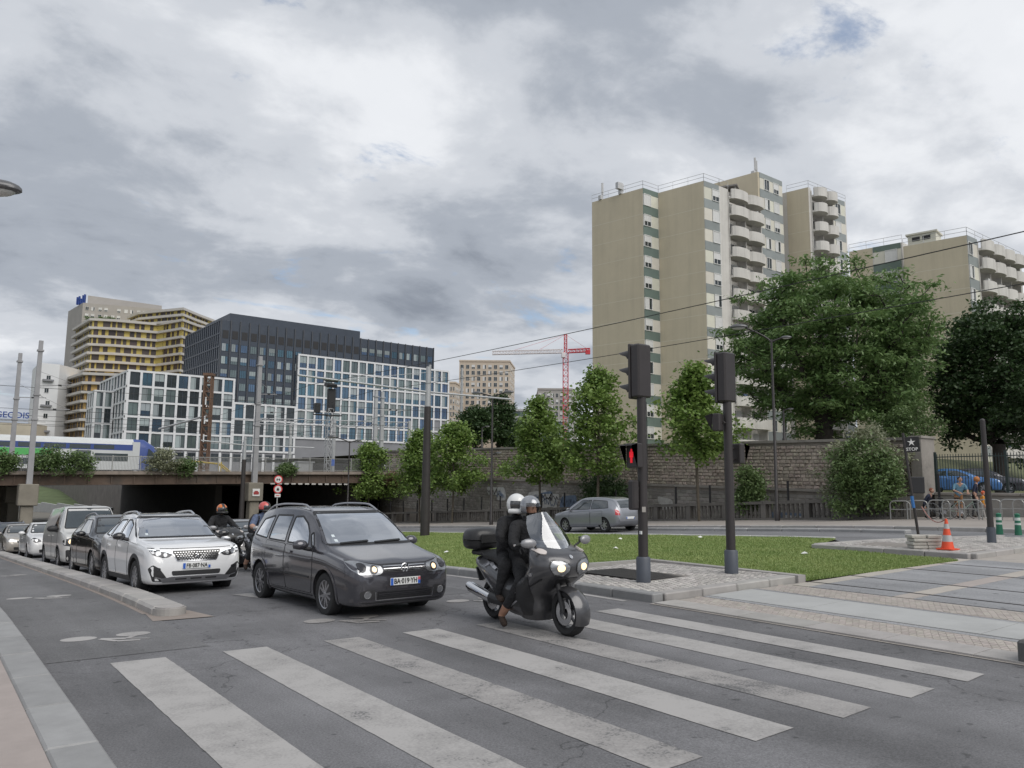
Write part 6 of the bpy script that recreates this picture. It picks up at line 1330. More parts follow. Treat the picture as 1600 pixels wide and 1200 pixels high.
def wire(label, pts, r_=.016, sag=.0):
    a, b = Vector(pts[0]), Vector(pts[1]); P_ = [a+(b-a)*q-Vector((0, 0, sag*4*q*(1-q))) for q in np.linspace(0, 1, 15)]; tag(MB().tube(P_, r_, 5).build('overhead_wire', BLACKM), label, 'wire')
wire('upper tram wire crossing in front of the tall apartment block', [(14.9, -6, 6.5), (14.9, 36.3, 6.75)], .011, .25); wire('lower tram wire passing behind the signal heads', [(18.2, -6, 6.35), (18.2, 36.3, 6.7)], .011, .25)
wire('tram wire running on from the thick pole to the bridge', [(14.9, 36.3, 6.75), (15.2, 70, 6.0)], .011, .15); wire('second tram wire running on from the thick pole', [(18.2, 36.3, 6.7), (18.2, 70, 6.0)], .011, .15)
wire('thin span wire hanging between the thick pole and the bridge', [(21.4, 36.3, 6.2), (21.4, 65.6, 5.6)], .010, .3)
# railway masts
def mast(label, t, s, z0, z1, w_=.32, mat=LGREY, arms=()):
    root = thing('catenary_mast', label, 'mast', (t, s, z0)); H = z1-z0; mb = MB(); k = .72
    mb.prism([(-w_/2, -w_/2), (w_/2, -w_/2), (w_/2, w_/2), (-w_/2, w_/2)], 0, H); mb.v = [(x*(1 if z < .1 else k), y*(1 if z < .1 else k), z) for x, y, z in mb.v]; mb.build('shaft', mat, root)
    for z in (.45, .62, .93): MB().cbox((0, 0, H*z), (w_*1.15, w_*1.15, .12)).build('collar', mat, root)
    for z, dx, dz in arms: MB().tube([(0, 0, z), (dx, 0, z+dz)], .035, 6).build('arm', mat, root); MB().tube([(0, 0, z+1.1), (dx*.9, 0, z+dz+.05)], .012, 4).build('stay', mat, root); MB().cbox((dx*.55, 0, z+dz*.5), (.22, .12, .12)).build('insulator', BLACKM, root)
    return root
mast('tall pale catenary mast standing on the bridge pier by the train', 6.5, 67.0, DECKZ(6.5)-1, 12.3, .38, CONCP, [(5.5, 2.2, .1), (7.2, 2.6, .3)])
mast('pale catenary mast at the left end of the bridge in front of the train', 5.7, 72.5, DECKZ(5)-.2, 12.0, .36, CONCP, [(6, 2, .1)])
mast('pale catenary mast on the bridge pier beside the road signs', 22.9, 67.3, DECKZ(23)-1, 12.9, .42, CONCP, [(6, 2.2, .2), (7.6, 1.6, .1)])
q = depth(318, 740, 92); rm_ = thing('catenary_mast', 'rusty brown lattice catenary mast on the railway yard', 'mast', (q.x, q.y, 2.6), -YAW); RST = M('rust_steel', (.15, .09, .06), .8, var=.25, scale=1)
mb = MB(); lattice(mb, (0, 0, 0), (0, 0, 12), .8, 12, .06); mb.build('lattice_shaft', RST, rm_); [MB().box((x-.12, -.12, 0), (x+.12, .12, 12)).build('column', RST, rm_) for x in (-.33, .33)]; MB().cbox((0, 0, 12), (1.1, 1.0, .3)).build('head', RST, rm_); MB().tube([(-5.5, 0, 5.6), (0, 0, 7.2)], .12, 6).build('arm', LGREY, rm_); [MB().tube([(0, -.6, z), (0, -.6, z+.9)], .08, 6).build('insulator', PLATE, rm_) for z in (6.2, 8.4, 4.1)]
for u_, v_, d_, lab in ((588, 610, 86, 'grey catenary mast beside the railway signal bridge'), (598, 612, 88, 'second grey catenary mast of a close pair'), (672, 570, 130, 'far catenary mast above the young trees'), (722, 575, 150, 'distant catenary mast left of the beige block'), (890, 640, 90, 'dark mast behind the tall young plane tree'), (455, 660, 120, 'short catenary mast in the yard before the white offices'), (382, 690, 100, 'low catenary mast in the yard')):
    q = depth(u_, v_, d_); mast(lab, q.x, q.y, 2.5 if d_ > 85 and u_ < 800 else 4, q.z, .42, LGREY, [(q.z-4.6, 3.2, .2)])
sg_ = depth(512, 730, 74); sm = thing('railway_signal', 'dark railway signal gantry mast with stacked lamp heads', 'signal', (sg_.x, sg_.y, 2.8))
mb = MB(); lattice(mb, (0, 0, 0), (0, 0, 6.2), .5, 9, .03); mb.build('lattice_mast', LGREY, sm)
mb = MB(); mb.cbox((-.2, 0, 5.6), (2.6, .7, .08)); [mb.tube([(x, -.3, 5.6), (x, -.3, 6.6)], .02, 4) for x in (-1.4, -.6, .2, 1)]; mb.build('platform', BLACKM, sm); MB().cbox((.1, 0, 7.0), (.75, .4, 2.2), bev=.05).build('signal_head', BLACKM, sm); MB().cbox((-1.3, -.1, 6.2), (.5, .5, .9), bev=.05).build('signal_head', BLACKM, sm); MB().cbox((-.1, -.2, 8.4), (1.0, .8, .35), rot=RX(R(15)), bev=.04).build('hood', BLACKM, sm); MB().cbox((-.1, -.2, 8.9), (1.2, .8, .3), rot=RX(R(15)), bev=.04).build('hood', BLACKM, sm); MB().cbox((.3, -.3, 1.2), (.4, .06, .6)).build('number_plate', PBLUE, sm)
gb = depth(400, 660, 88); g2 = depth(640, 655, 92); gt_ = thing('catenary_gantry', 'horizontal lattice gantry carrying insulators over the tracks', 'gantry', (gb.x, gb.y, 0)); d = Vector((g2.x-gb.x, g2.y-gb.y, 0)); mb = MB(); n = 18
for zz in (8.6, 9.2): mb.tube([(0, 0, zz), (d.x, d.y, zz)], .06, 5)
for i in range(n): mb.tube([(d.x*i/n, d.y*i/n, 8.6), (d.x*(i+1)/n, d.y*(i+1)/n, 9.2)], .03, 4)
mb.build('beam', LGREY, gt_)
for i in range(3): MB().box((d.x*i/2-.15, d.y*i/2-.15, 2.7), (d.x*i/2+.15, d.y*i/2+.15, 9.4)).build('column', LGREY, gt_)
for i in range(7): f = (i+.5)/7; MB().tube([(d.x*f, d.y*f, 8.6), (d.x*f, d.y*f, 7.7)], [.09, .05], 6).build('insulator', CONCP, gt_)
for i, (z, s_) in enumerate(((8.4, 84), (7.4, 84), (8.6, 95), (7.6, 95), (9.6, 76), (8.3, 104))): wire(['upper catenary wire over the nearest track', 'contact wire over the nearest track', 'upper catenary wire over the middle track', 'contact wire over the middle track', 'feeder wire above the bridge edge', 'catenary wire above the train'][i], [(-30, s_, z), (60, s_, z+.8)], .02, .2)
# hut and yellow ramp on the bridge
yr = depth(318, 735, 76); mb = MB(); 
for x0, x1, za, zb in ((-2.2, -.9, 2.9, 3.9), (-.9, 1.6, 3.9, 3.7), (1.6, 2.6, 3.7, 2.9)): mb.tube([(x0, 0, za), (x1, 0, zb)], .07, 6); mb.tube([(x0, .8, za), (x1, .8, zb)], .07, 6)
for x in (-.9, 1.6): mb.tube([(x, 0, 2.7), (x, 0, 3.9)], .06, 6); mb.tube([(x, .8, 2.7), (x, .8, 3.9)], .06, 6)
tag(mb.build('handrail_stairs', M('safety_yellow', (.5, .36, .05), .6), None, (yr.x, yr.y, .15)), 'yellow handrails of a crossing stair on the railway bridge', 'handrail')
cb_ = depth(475, 730, 75); mb = MB(); mb.box((-.7, -.4, 0), (.7, .4, 1.1)); mb.box((-.85, -.5, 1.1), (.85, .5, 1.2)); tag(mb.build('equipment_cabinet', LGREY, None, (cb_.x, cb_.y, 2.9)), 'pale trackside cabinet with flat lid behind the bridge railing', 'cabinet')
# train
tr_ = thing('train', 'double deck regional train in blue, green and white on the bridge', 'train', (24.4, 105, 3.0))
TW = M('train_white', (.58, .60, .60), .4, var=.06, scale=1); TB = M('train_blue', (.05, .085, .27), .35, var=.05); TGN = M('train_green', (.10, .42, .12), .4, var=.05); TDK = M('train_window', (.04, .055, .06), .1, var=.2, scale=1, spec=.8); TGR = M('train_underframe', (.07, .07, .075), .7)
prof = [(0, .5), (0, 3.2), (.25, 3.95), (.7, 4.25), (2.1, 4.25), (2.55, 3.95), (2.8, 3.2), (2.8, .5)]
for x0, x1 in ((-60, -27.5), (-27, -3.6)):
    mb = MB(); n = len(prof); mb.add([(x0, y, z) for y, z in prof]+[(x1, y, z) for y, z in prof], [tuple(range(n)), tuple(range(2*n-1, n-1, -1))]+[(i, n+i, n+(i+1) % n, (i+1) % n) for i in range(n)]); c = mb.build('carriage', TW, tr_)
    MB().box((x0, -.015, 2.85), (x1, .0, 3.55)).build('blue_band', TB, c); MB().box((x0+.3, .3, 0), (x1-.3, 2.5, .5)).build('underframe', TGR, c)
    if x0 > -40: MB().box((x0+8, -.02, 1.95), (x1-8.5, -.002, 2.8)).build('green_band', TGN, c); MB().box((x0, -.02, 1.95), (x0+3.5, -.002, 2.8)).build('green_band', TGN, c)
    x = x0+1.2
    while x < x1-2.5: MB().box((x, -.03, 2.95), (x+2.2, -.002, 3.45)).build('upper_window', TDK, c); x += 2.55
    for x in np.arange(x0+4, x1-9, 3.2): MB().box((x, -.03, 1.0), (x+2.4, -.002, 1.7)).build('lower_window', TDK, c)
    d_ = MB().box((x1-6.2, -.035, .7), (x1-4.6, -.002, 2.75)).build('door', M('train_door', (.10, .11, .13), .4), c); MB().box((x1-5.95, -.045, 1.5), (x1-5.45, -.036, 2.5)).build('pane', TDK, d_); MB().box((x1-5.3, -.045, 1.5), (x1-4.85, -.036, 2.5)).build('pane', TDK, d_)
    MB().box((x1-4.2, -.03, 1.55), (x1-.6, -.002, 2.45)).build('lower_window', TDK, c)
mb = MB(); sec = [(-3.6, 1.0, 0), (-2.4, 1, .1), (-1.2, .8, .35), (-.4, .55, .6), (0, .36, .75)]; n = len(prof)
for x, k, ins in sec: mb.v += [(x, ins*.5+y*(1-ins*.36), .5+(z-.5)*k) for y, z in prof]
for i in range(len(sec)-1): mb.f += [(i*n+j, (i+1)*n+j, (i+1)*n+(j+1) % n, i*n+(j+1) % n) for j in range(n)]
mb.f += [tuple((len(sec)-1)*n+j for j in range(n))[::-1]]; mb.m = [0]*len(mb.f); mb.build('nose', TB, tr_, smooth=40); MB().box((-3.7, -.02, .6), (-2.9, .3, 3.9)).build('nose_panel', TW, tr_); mb = MB(); mb.add([(-2.0, -.02, 2.3), (-.7, .18, 1.7), (-.9, .2, 2.35), (-1.9, .02, 3.2)], [(0, 1, 2, 3)]); mb.build('cab_window', TDK, tr_)
# signs at the underpass
SGN = M('sign_white', (.68, .67, .66), .5, var=.03); SRED = M('sign_red', (.50, .03, .03), .5, var=.03); SBLK = M('sign_black', (.02, .02, .02), .6, var=0)
sp_ = thing('road_sign_post', 'post with two round red ringed prohibition signs and a plate at the underpass', 'road sign', (24.4, 65.8, zf(24.4, 65.8))); MB().cyl((0, 0, 0), (0, 0, 4.6), .045, n=8).build('post', LGREY, sp_)
for k, z in enumerate((4.25, 3.45)):
    o = MB().lathe([(.36, 0), (.36, .02), (0, .02)], 28, 0, RX(R(90))).build('sign_disc', SRED, sp_, (0, -.07, z), (0, 0, -YAW*.4)); MB().lathe([(.27, .0), (.27, .012), (0, .012)], 28, 0, RX(R(90))).build('sign_face', SGN, o, (0, -.02, 0))
    g = MB(); 
    if k == 0: g.cbox((-.1, 0, 0), (.09, .01, .16)); g.cbox((.1, 0, 0), (.09, .01, .16)); g.cbox((0, 0, .02), (.06, .01, .06))
    else: g.cbox((0, 0, -.04), (.2, .01, .12)); g.cbox((0, 0, .06), (.12, .01, .1)); g.cbox((-.06, 0, -.12), (.05, .01, .05)); g.cbox((.06, 0, -.12), (.05, .01, .05))
    g.build('pictogram', SBLK, o, (0, -.04, 0))
o = MB().cbox((0, -.07, 2.92), (.5, .02, .28), bev=.01).build('plate', SGN, sp_); MB().cbox((0, -.085, 2.92), (.3, .01, .06)).build('pictogram', SRED, sp_)
wp_ = thing('clearance_sign', 'square white plate with a dark red vehicle pictogram on the bridge pier', 'road sign', (22.9, 66.68, DECKZ(23)-1.75)); MB().cbox((0, 0, 0), (.62, .03, .62), bev=.01).build('plate', SGN, wp_); g = MB(); g.prism([(-.2, -.15), (.2, -.15), (.24, 0), (.1, .16), (-.1, .16), (-.24, 0)], 0, .012, 0, RX(R(90))); g.build('pictogram', M('sign_dark_red', (.30, .04, .04), .6), wp_, (0, -.018, -.02))
# the leaning stop flag, cone, slabs, cut-off pole, bollards, racks
fp_ = thing('stop_flag_sign', 'leaning thin post with a black STOP flag weighted by stacked slabs', 'sign', (21.3, 10.62, zf(21.3, 10.6)+.13), 0)
lean = Vector((math.cos(YAW), -math.sin(YAW), 0))*-.30; top = lean+Vector((0, 0, 3.0)); MB().tube([(0, 0, 0), top], .035, 10).build('post', POLEM, fp_)
MB().tube([tuple(lean*.38+Vector((0, 0, 1.02))), tuple(lean*.50+Vector((0, 0, 1.33)))], .043, 10).build('blue_tape', M('blue_tape', (.04, .16, .42), .5), fp_); MB().cbox(tuple(lean*.52+Vector((.14, -.1, 1.62))), (.36, .04, .44), rz=-YAW-.2, bev=.02).build('box_panel', BLACKM, fp_)
fl = MB().cbox((.28, 0, 0), (.56, .025, .56), bev=.008).build('flag', M('flag_black', (.014, .014, .016), .7), fp_, tuple(top-Vector((0, 0, .32))-lean*0), (0, R(-3), -YAW-R(20))); fl.scale = (.7, 1, .72)
st = []
for i in range(10): a = R(90)+i*math.pi/5; r_ = .15 if i % 2 == 0 else .05; st.append((r_*math.cos(a), r_*math.sin(a)))
mb = MB(); mb.prism(st, 0, .008, 0, RX(R(90))); mb.build('star', SGN, fl, (.28, -.014, .08)); inst(text_mesh('STOP', .17, SGN, .003), 'lettering', fl, (.28, -.017, -.18), (R(90), 0, 0))
sl_ = thing('slab_stack', 'two stacks of pale concrete slabs beside the traffic cone', 'slabs', (20.95, 10.35, zf(20.9, 10.3)+.135), -YAW); SLB = M('pale_slab', (.46, .44, .40), .9, var=.15, scale=6, bump=.3)
for k in range(2):
    for i in range(4): MB().cbox((-.19+k*.4+random.uniform(-.03, .03), random.uniform(-.03, .03), .045+i*.088), (.37, .36, .078), rz=random.uniform(-.08, .08), bev=.012).build('slab', SLB, sl_)
cn = thing('traffic_cone', 'orange traffic cone with two grey reflective bands', 'traffic cone', (21.0, 9.78, zf(21, 9.8)+.14)); ORG = M('cone_orange', (.72, .085, .03), .5, var=.06, scale=6); RFL = M('cone_grey', (.42, .42, .42), .5)
H_ = .75; rr = lambda z: .155-.125*z/H_
MB().cbox((0, 0, .015), (.42, .42, .03), bev=.03).build('base', ORG, cn)
for a, b, m in ((.03, .20, ORG), (.20, .36, RFL), (.36, .52, ORG), (.52, .64, RFL), (.64, .76, ORG)): MB().lathe([(rr(a), a), (rr(b), b)]+([(rr(b)-.012, b+.005), (0.0, b+.005)] if b > .7 else [(rr(b)*.9, b)]), 24).build('cone_section' if m is ORG else 'reflective_band', m, cn, smooth=50)
tag(MB().tube([Vector((21.15, 10.45, 1.52)).lerp(Vector((21.0, 9.78, 1.24)), q)-Vector((0, 0, .9*q*(1-q))) for q in np.linspace(0, 1, 12)], .014, 6).build('barrier_tape', M('faded_tape', (.33, .17, .15), .7)), 'faded tape looped between the flag post and the cone', 'tape')
cp_ = thing('cut_off_post', 'plain dark post without a signal head beside the traffic cone', 'post', (23.8, 9.9, zf(23.8, 9.9)+.13)); MB().tube([(0, 0, 0), (-.08, 0, 3.35)], [.085, .065], 18).build('shaft', POLEM, cp_, smooth=40); MB().lathe([(.115, 0), (.11, .42), (0, .42)], 18).build('sleeve', SLEEVE, cp_, smooth=40); MB().ball((-.08, 0, 3.35), (.07, .07, .06), 0, 12).build('cap', POLEM, cp_)
BG = M('bollard_green', (.02, .15, .085), .5); BW = M('bollard_white', (.55, .6, .56), .5)
for u_, lab in ((1557, 'green bollard with white bands half behind the plain dark post'), (1586, 'green bollard with white bands standing clear at the far road')):
    r = ray(u_, 760); t_ = 28.6; s_ = r.y*t_/r.x; b_o = thing('flexible_bollard', lab, 'bollard', (t_, s_, zf(t_, s_)))
    for a, b, m in ((0, .42, BG), (.42, .5, BW), (.5, .6, BG), (.6, .72, BW), (.72, .80, BG)): MB().lathe([(.15-.05*a, a), (.15-.05*b, b), (0, b)] if b > .75 else [(.15-.05*a, a), (.15-.05*b, b)], 18).build('band' if m is BW else 'sleeve', m, b_o, smooth=40)
    b_o.scale = (.7, .7, .78); MB().lathe([(.11, .80), (.125, .85), (.06, .89), (.0, .90)], 16).build('cap', BG, b_o, smooth=50)
RK = M('rack_steel', (.33, .33, .32), .4, metal=.7, var=.1)
hoop = MB(); P_ = [(-.4, 0, .0), (-.4, 0, .68), (-.34, 0, .78), (-.24, 0, .82), (.24, 0, .82), (.34, 0, .78), (.4, 0, .68), (.4, 0, 0)]; hoop.tube(P_, .028, 8); hoop.tube([(-.4, 0, .45), (.4, 0, .45)], .022, 6); hm = hoop.mesh('bike_rack', RK, 50)
for i, px_ in enumerate((1405, 1432, 1466, 1488, 1515, 1545, 1580, 1600)):
    r = ray(px_, 770); t_ = 34.6; s_ = r.y*t_/r.x; tag(inst(hm, 'bike_rack', None, (t_, s_, zf(t_, s_)+.12), (0, 0, R(-75))), 'steel bicycle hoop on the far pavement before the low wall', 'bike rack', 'bicycle hoops on the far pavement')
# ================================================================ PEOPLE AND TWO-WHEELERS
SKIN = M('skin', (.42, .25, .18), .55, var=.08, scale=30, space='obj'); SKIND = M('tanned_skin', (.33, .18, .12), .55, var=.08, scale=30, space='obj'); HAIRB = M('dark_hair', (.02, .014, .01), .7, var=.2, scale=40, space='obj')
def cloth(name, col): return M(name, col, .85, var=.25, scale=9, bump=.9, bscale=13, space='obj', bdist=.045)
JBLK = cloth('black_jacket', (.016, .016, .018)); TRBLK = cloth('black_trousers', (.013, .013, .015)); SHOE = cloth('brown_shoe', (.035, .022, .016)); NAVY = cloth('navy_jacket', (.02, .025, .05)); TEEB = cloth('blue_shirt', (.12, .24, .33)); SHORT = cloth('tan_shorts', (.36, .18, .08)); TEEN = cloth('dusty_blue_shirt', (.10, .13, .21)); ORJ = cloth('orange_coat', (.62, .26, .03)); PALE = cloth('pale_trousers', (.4, .38, .36))
def skin_mesh(J, bones, sub=2):
    names = list(J); me = bpy.data.meshes.new('s'); me.from_pydata([J[n][:3] for n in names], [(names.index(a), names.index(b)) for a, b, _ in bones], []); o = put(bpy.data.objects.new('s', me))
    o.modifiers.new('k', 'SKIN'); sv = me.skin_vertices[0].data
    for i, n in enumerate(names):
        r_ = J[n][3]; sv[i].radius = r_ if hasattr(r_, '__len__') else (r_, r_); sv[i].use_root = (i == 0)
    m = o.modifiers.new('ss', 'SUBSURF'); m.levels = sub; m.render_levels = sub
    ev = o.evaluated_get(bpy.context.evaluated_depsgraph_get()).to_mesh(); v = [tuple(q.co) for q in ev.vertices]; f = [tuple(p.vertices) for p in ev.polygons]
    bpy.data.objects.remove(o); mi = []
    seg_ = [(Vector(J[a][:3]), Vector(J[b][:3]), m_) for a, b, m_ in bones]
    for p in f:
        c = sum((Vector(v[i]) for i in p), Vector())/len(p); best = (9, 0)
        for a, b, m_ in seg_:
            d = b-a; q = max(0, min(1, (c-a).dot(d)/max(d.length_squared, 1e-9))); dist = (c-a-d*q).length
            if dist < best[0]: best = (dist, m_)
        mi.append(best[1])
    return v, f, mi
def head_geo(mb, c, yaw=0, pitch=0, skin=0, hair=1, s=1., beard=False, long=False, hairtop=True):
    mt = TR(*c) @ RZ(yaw) @ RX(pitch) @ Matrix.Scale(s, 4)      # face looks to -Y
    b = MB(); b.ball((0, 0, .0), (.075, .095, .118), 0, 20)
    def shape(p):
        x, y, z = p
        if z < -.03: k = 1-(-.03-z)*2.6; x *= k; y = y*(k if y > 0 else 1-(-.03-z)*1.2)
        if y < -.05 and -.01 < z < .03: y += .008*math.exp(-((abs(x)-.033)/.018)**2)
        return (x, y, z)
    b.v = [shape(p) for p in b.v]
    b.m = [skin]*len(b.f)
    for i, f in enumerate(b.f):
        q = sum((Vector(b.v[j]) for j in f), Vector())/len(f)
        if hairtop and (q.z > .055 or (q.y > .015 and q.z > -.06)): b.m[i] = hair
        if beard and q.z < -.045 and q.y < .05: b.m[i] = hair
    b.add([(-.012, -.088, .012), (.012, -.088, .012), (.017, -.098, -.028), (-.017, -.098, -.028), (0, -.122, -.022), (0, -.095, .02)], [(0, 3, 4), (0, 4, 5), (5, 4, 1), (1, 4, 2), (3, 2, 4)], skin)
    for sg in (-1, 1):
        b.ball((sg*.032, -.083, .014), (.013, .008, .007), 2, 8); b.cbox((sg*.032, -.092, .034), (.034, .012, .008), hair); b.ball((sg*.076, .01, -.005), (.012, .022, .032), skin, 8)
    b.ball((0, -.086, -.058), (.026, .010, .009), 3, 8)
    if hairtop: b.ball((0, .012, .03), (.083, .098, .104) if not long else (.125, .125, .125), hair, 14); k = len(b.f)
    mb.add(b.v, b.f, 0, mt); mb.m[-len(b.f):] = b.m
def hand_geo(mb, w_, tip, m, s=1., curl=.5, side=1):           # palm, four fingers of different length and a thumb
    w_, tip = Vector(w_), Vector(tip); d = (tip-w_).normalized(); up_ = Vector((0, 0, 1)) if abs(d.z) < .9 else Vector((0, 1, 0)); a = d.cross(up_).normalized(); n = a.cross(d).normalized()
    mb.tube([w_-d*.02, w_+d*.045*s, w_+d*.09*s], [.03*s, .042*s, .036*s], 8, m)
    for k, ln in enumerate((.062, .074, .07, .055)):
        o = w_+d*.085*s+a*(k-1.5)*.021*s; p1 = o+d*ln*.45*s-n*.012*curl*s; p2 = p1+(d*(1-curl)-n*curl).normalized()*ln*.35*s; p3 = p2+(d*(.35-curl)-n).normalized()*ln*.3*s*curl; mb.tube([o, p1, p2, p3], [.0105*s, .010*s, .009*s, .007*s], 6, m)
    o = w_+d*.03*s+a*side*.034*s; mb.tube([o, o+(d*.6+a*side*.7-n*.3)*.04*s, o+(d*1.1+a*side*.55-n*.8)*.062*s], [.0135*s, .012*s, .009*s], 6, m)
def person(name, label, J, bones, mats, loc, rz, head, hands=(), parent=None, cat='person', extra=None, sub=2):
    v, f, mi = skin_mesh(J, bones, sub); mb = MB(); mb.v = v; mb.f = f; mb.m = mi
    head_geo(mb, **head)
    for w_, t_, m, sd in hands: hand_geo(mb, w_, t_, m, 1.05, .6, sd)
    root = thing(name, label, cat, loc, rz); mb.build('body', mats, root, smooth=60); return root
EYE_ = M('eye', (.03, .02, .02), .2, var=0); LIP = M('lip', (.30, .12, .10), .5, var=0)
def helmet(root, c, shell, yaw=0, full=True, visor=None, s=1., pitch=0, accent=None):
    mb = MB(); mb.ball((0, 0, 0), (.132, .158, .145), 0, 36); mb.v = [(x, y, z if z > -.09 else -.09-(z+.09)*.2) for x, y, z in mb.v]; keep = []; mm = []; vf = []
    for i, f in enumerate(mb.f):
        q = sum((Vector(mb.v[j]) for j in f), Vector())/len(f); an = abs(math.atan2(q.x, -q.y)); el = q.z/.145
        front = an < R(68)
        if front and -.42 < el < .36:
            if full or el > .0: vf.append(f)
        elif front and not full and el <= -.42: continue
        else: keep.append(f); mm.append(1 if accent and (abs(q.x) < .035 and q.z > .02 or el < -.35) else 0)
    mt = RZ(yaw) @ RX(pitch) @ Matrix.Scale(s, 4); o = mesh_obj('helmet', [mt @ Vector(q) for q in mb.v], keep, [shell, accent or shell], root, c, None, mm, 60)
    if full:
        cbm = MB(); pts = [(.128*math.sin(a)*1.02, -.165*math.cos(a)*1.02, -.085) for a in np.linspace(R(-75), R(75), 11)]; cbm.tube(pts, .034, 8); cbm.v = [tuple(mt @ Vector(q)) for q in cbm.v]; cbm.build('chin_bar', accent or shell, o, smooth=60)
    if visor: mesh_obj('visor', [mt @ (Vector(q)*1.012) for q in mb.v], vf, visor, o, smooth=60)
    return o
VIS_D = M('dark_visor', (.015, .016, .018), .06, var=0, spec=1, coat=1); VIS_C = glassmat('clear_visor', (.7, .74, .76), 1.0, .85)

# ---------------------------------------------------------------- maxi scooter
SCG = paint('scooter_graphite', (.075, .075, .08), .5, .35); SCB = M('scooter_black', (.016, .016, .017), .45, var=.1, scale=5, space='obj', coat=.2); SEATM = M('black_vinyl', (.016, .016, .016), .55, var=.1, scale=8, bump=.2, space='obj')
def ringloft(mb, stations, n=24, m=0, vertical=False):      # (pos, cx, c2, half width, half height, power)
    base = len(mb.v); k = len(stations)
    for p, cx_, c2, hw, hh, pw in stations:
        for j in range(n):
            a = 2*math.pi*j/n; ca, sa = math.cos(a), math.sin(a); x = cx_+hw*math.copysign(abs(ca)**(2/pw), ca); q = c2+hh*math.copysign(abs(sa)**(2/pw), sa); mb.v.append((x, q, p) if vertical else (x, p, q))
    fs = [(base+i*n+j, base+i*n+(j+1) % n, base+(i+1)*n+(j+1) % n, base+(i+1)*n+j) for i in range(k-1) for j in range(n)]; fs += [tuple(base+j for j in range(n))[::-1], tuple(base+(k-1)*n+j for j in range(n))]
    if not vertical: fs = [f[::-1] for f in fs]
    mb.f += fs; mb.m += [m]*len(fs); return mb
def dense(st, k=4):
    A = crom([np.array(s, float) for s in st], k); return [tuple(a) for a in A]
class Shell(Car):
    def __init__(s, root, mb, name, mat, hw=.4):
        s.root = root; s.L = 2; s.S = dict(hw=hw, paint=mat); s.body = mb.build(name, mat, root, smooth=50); s.bvh = BVHTree.FromPolygons([Vector(q) for q in mb.v], mb.f)
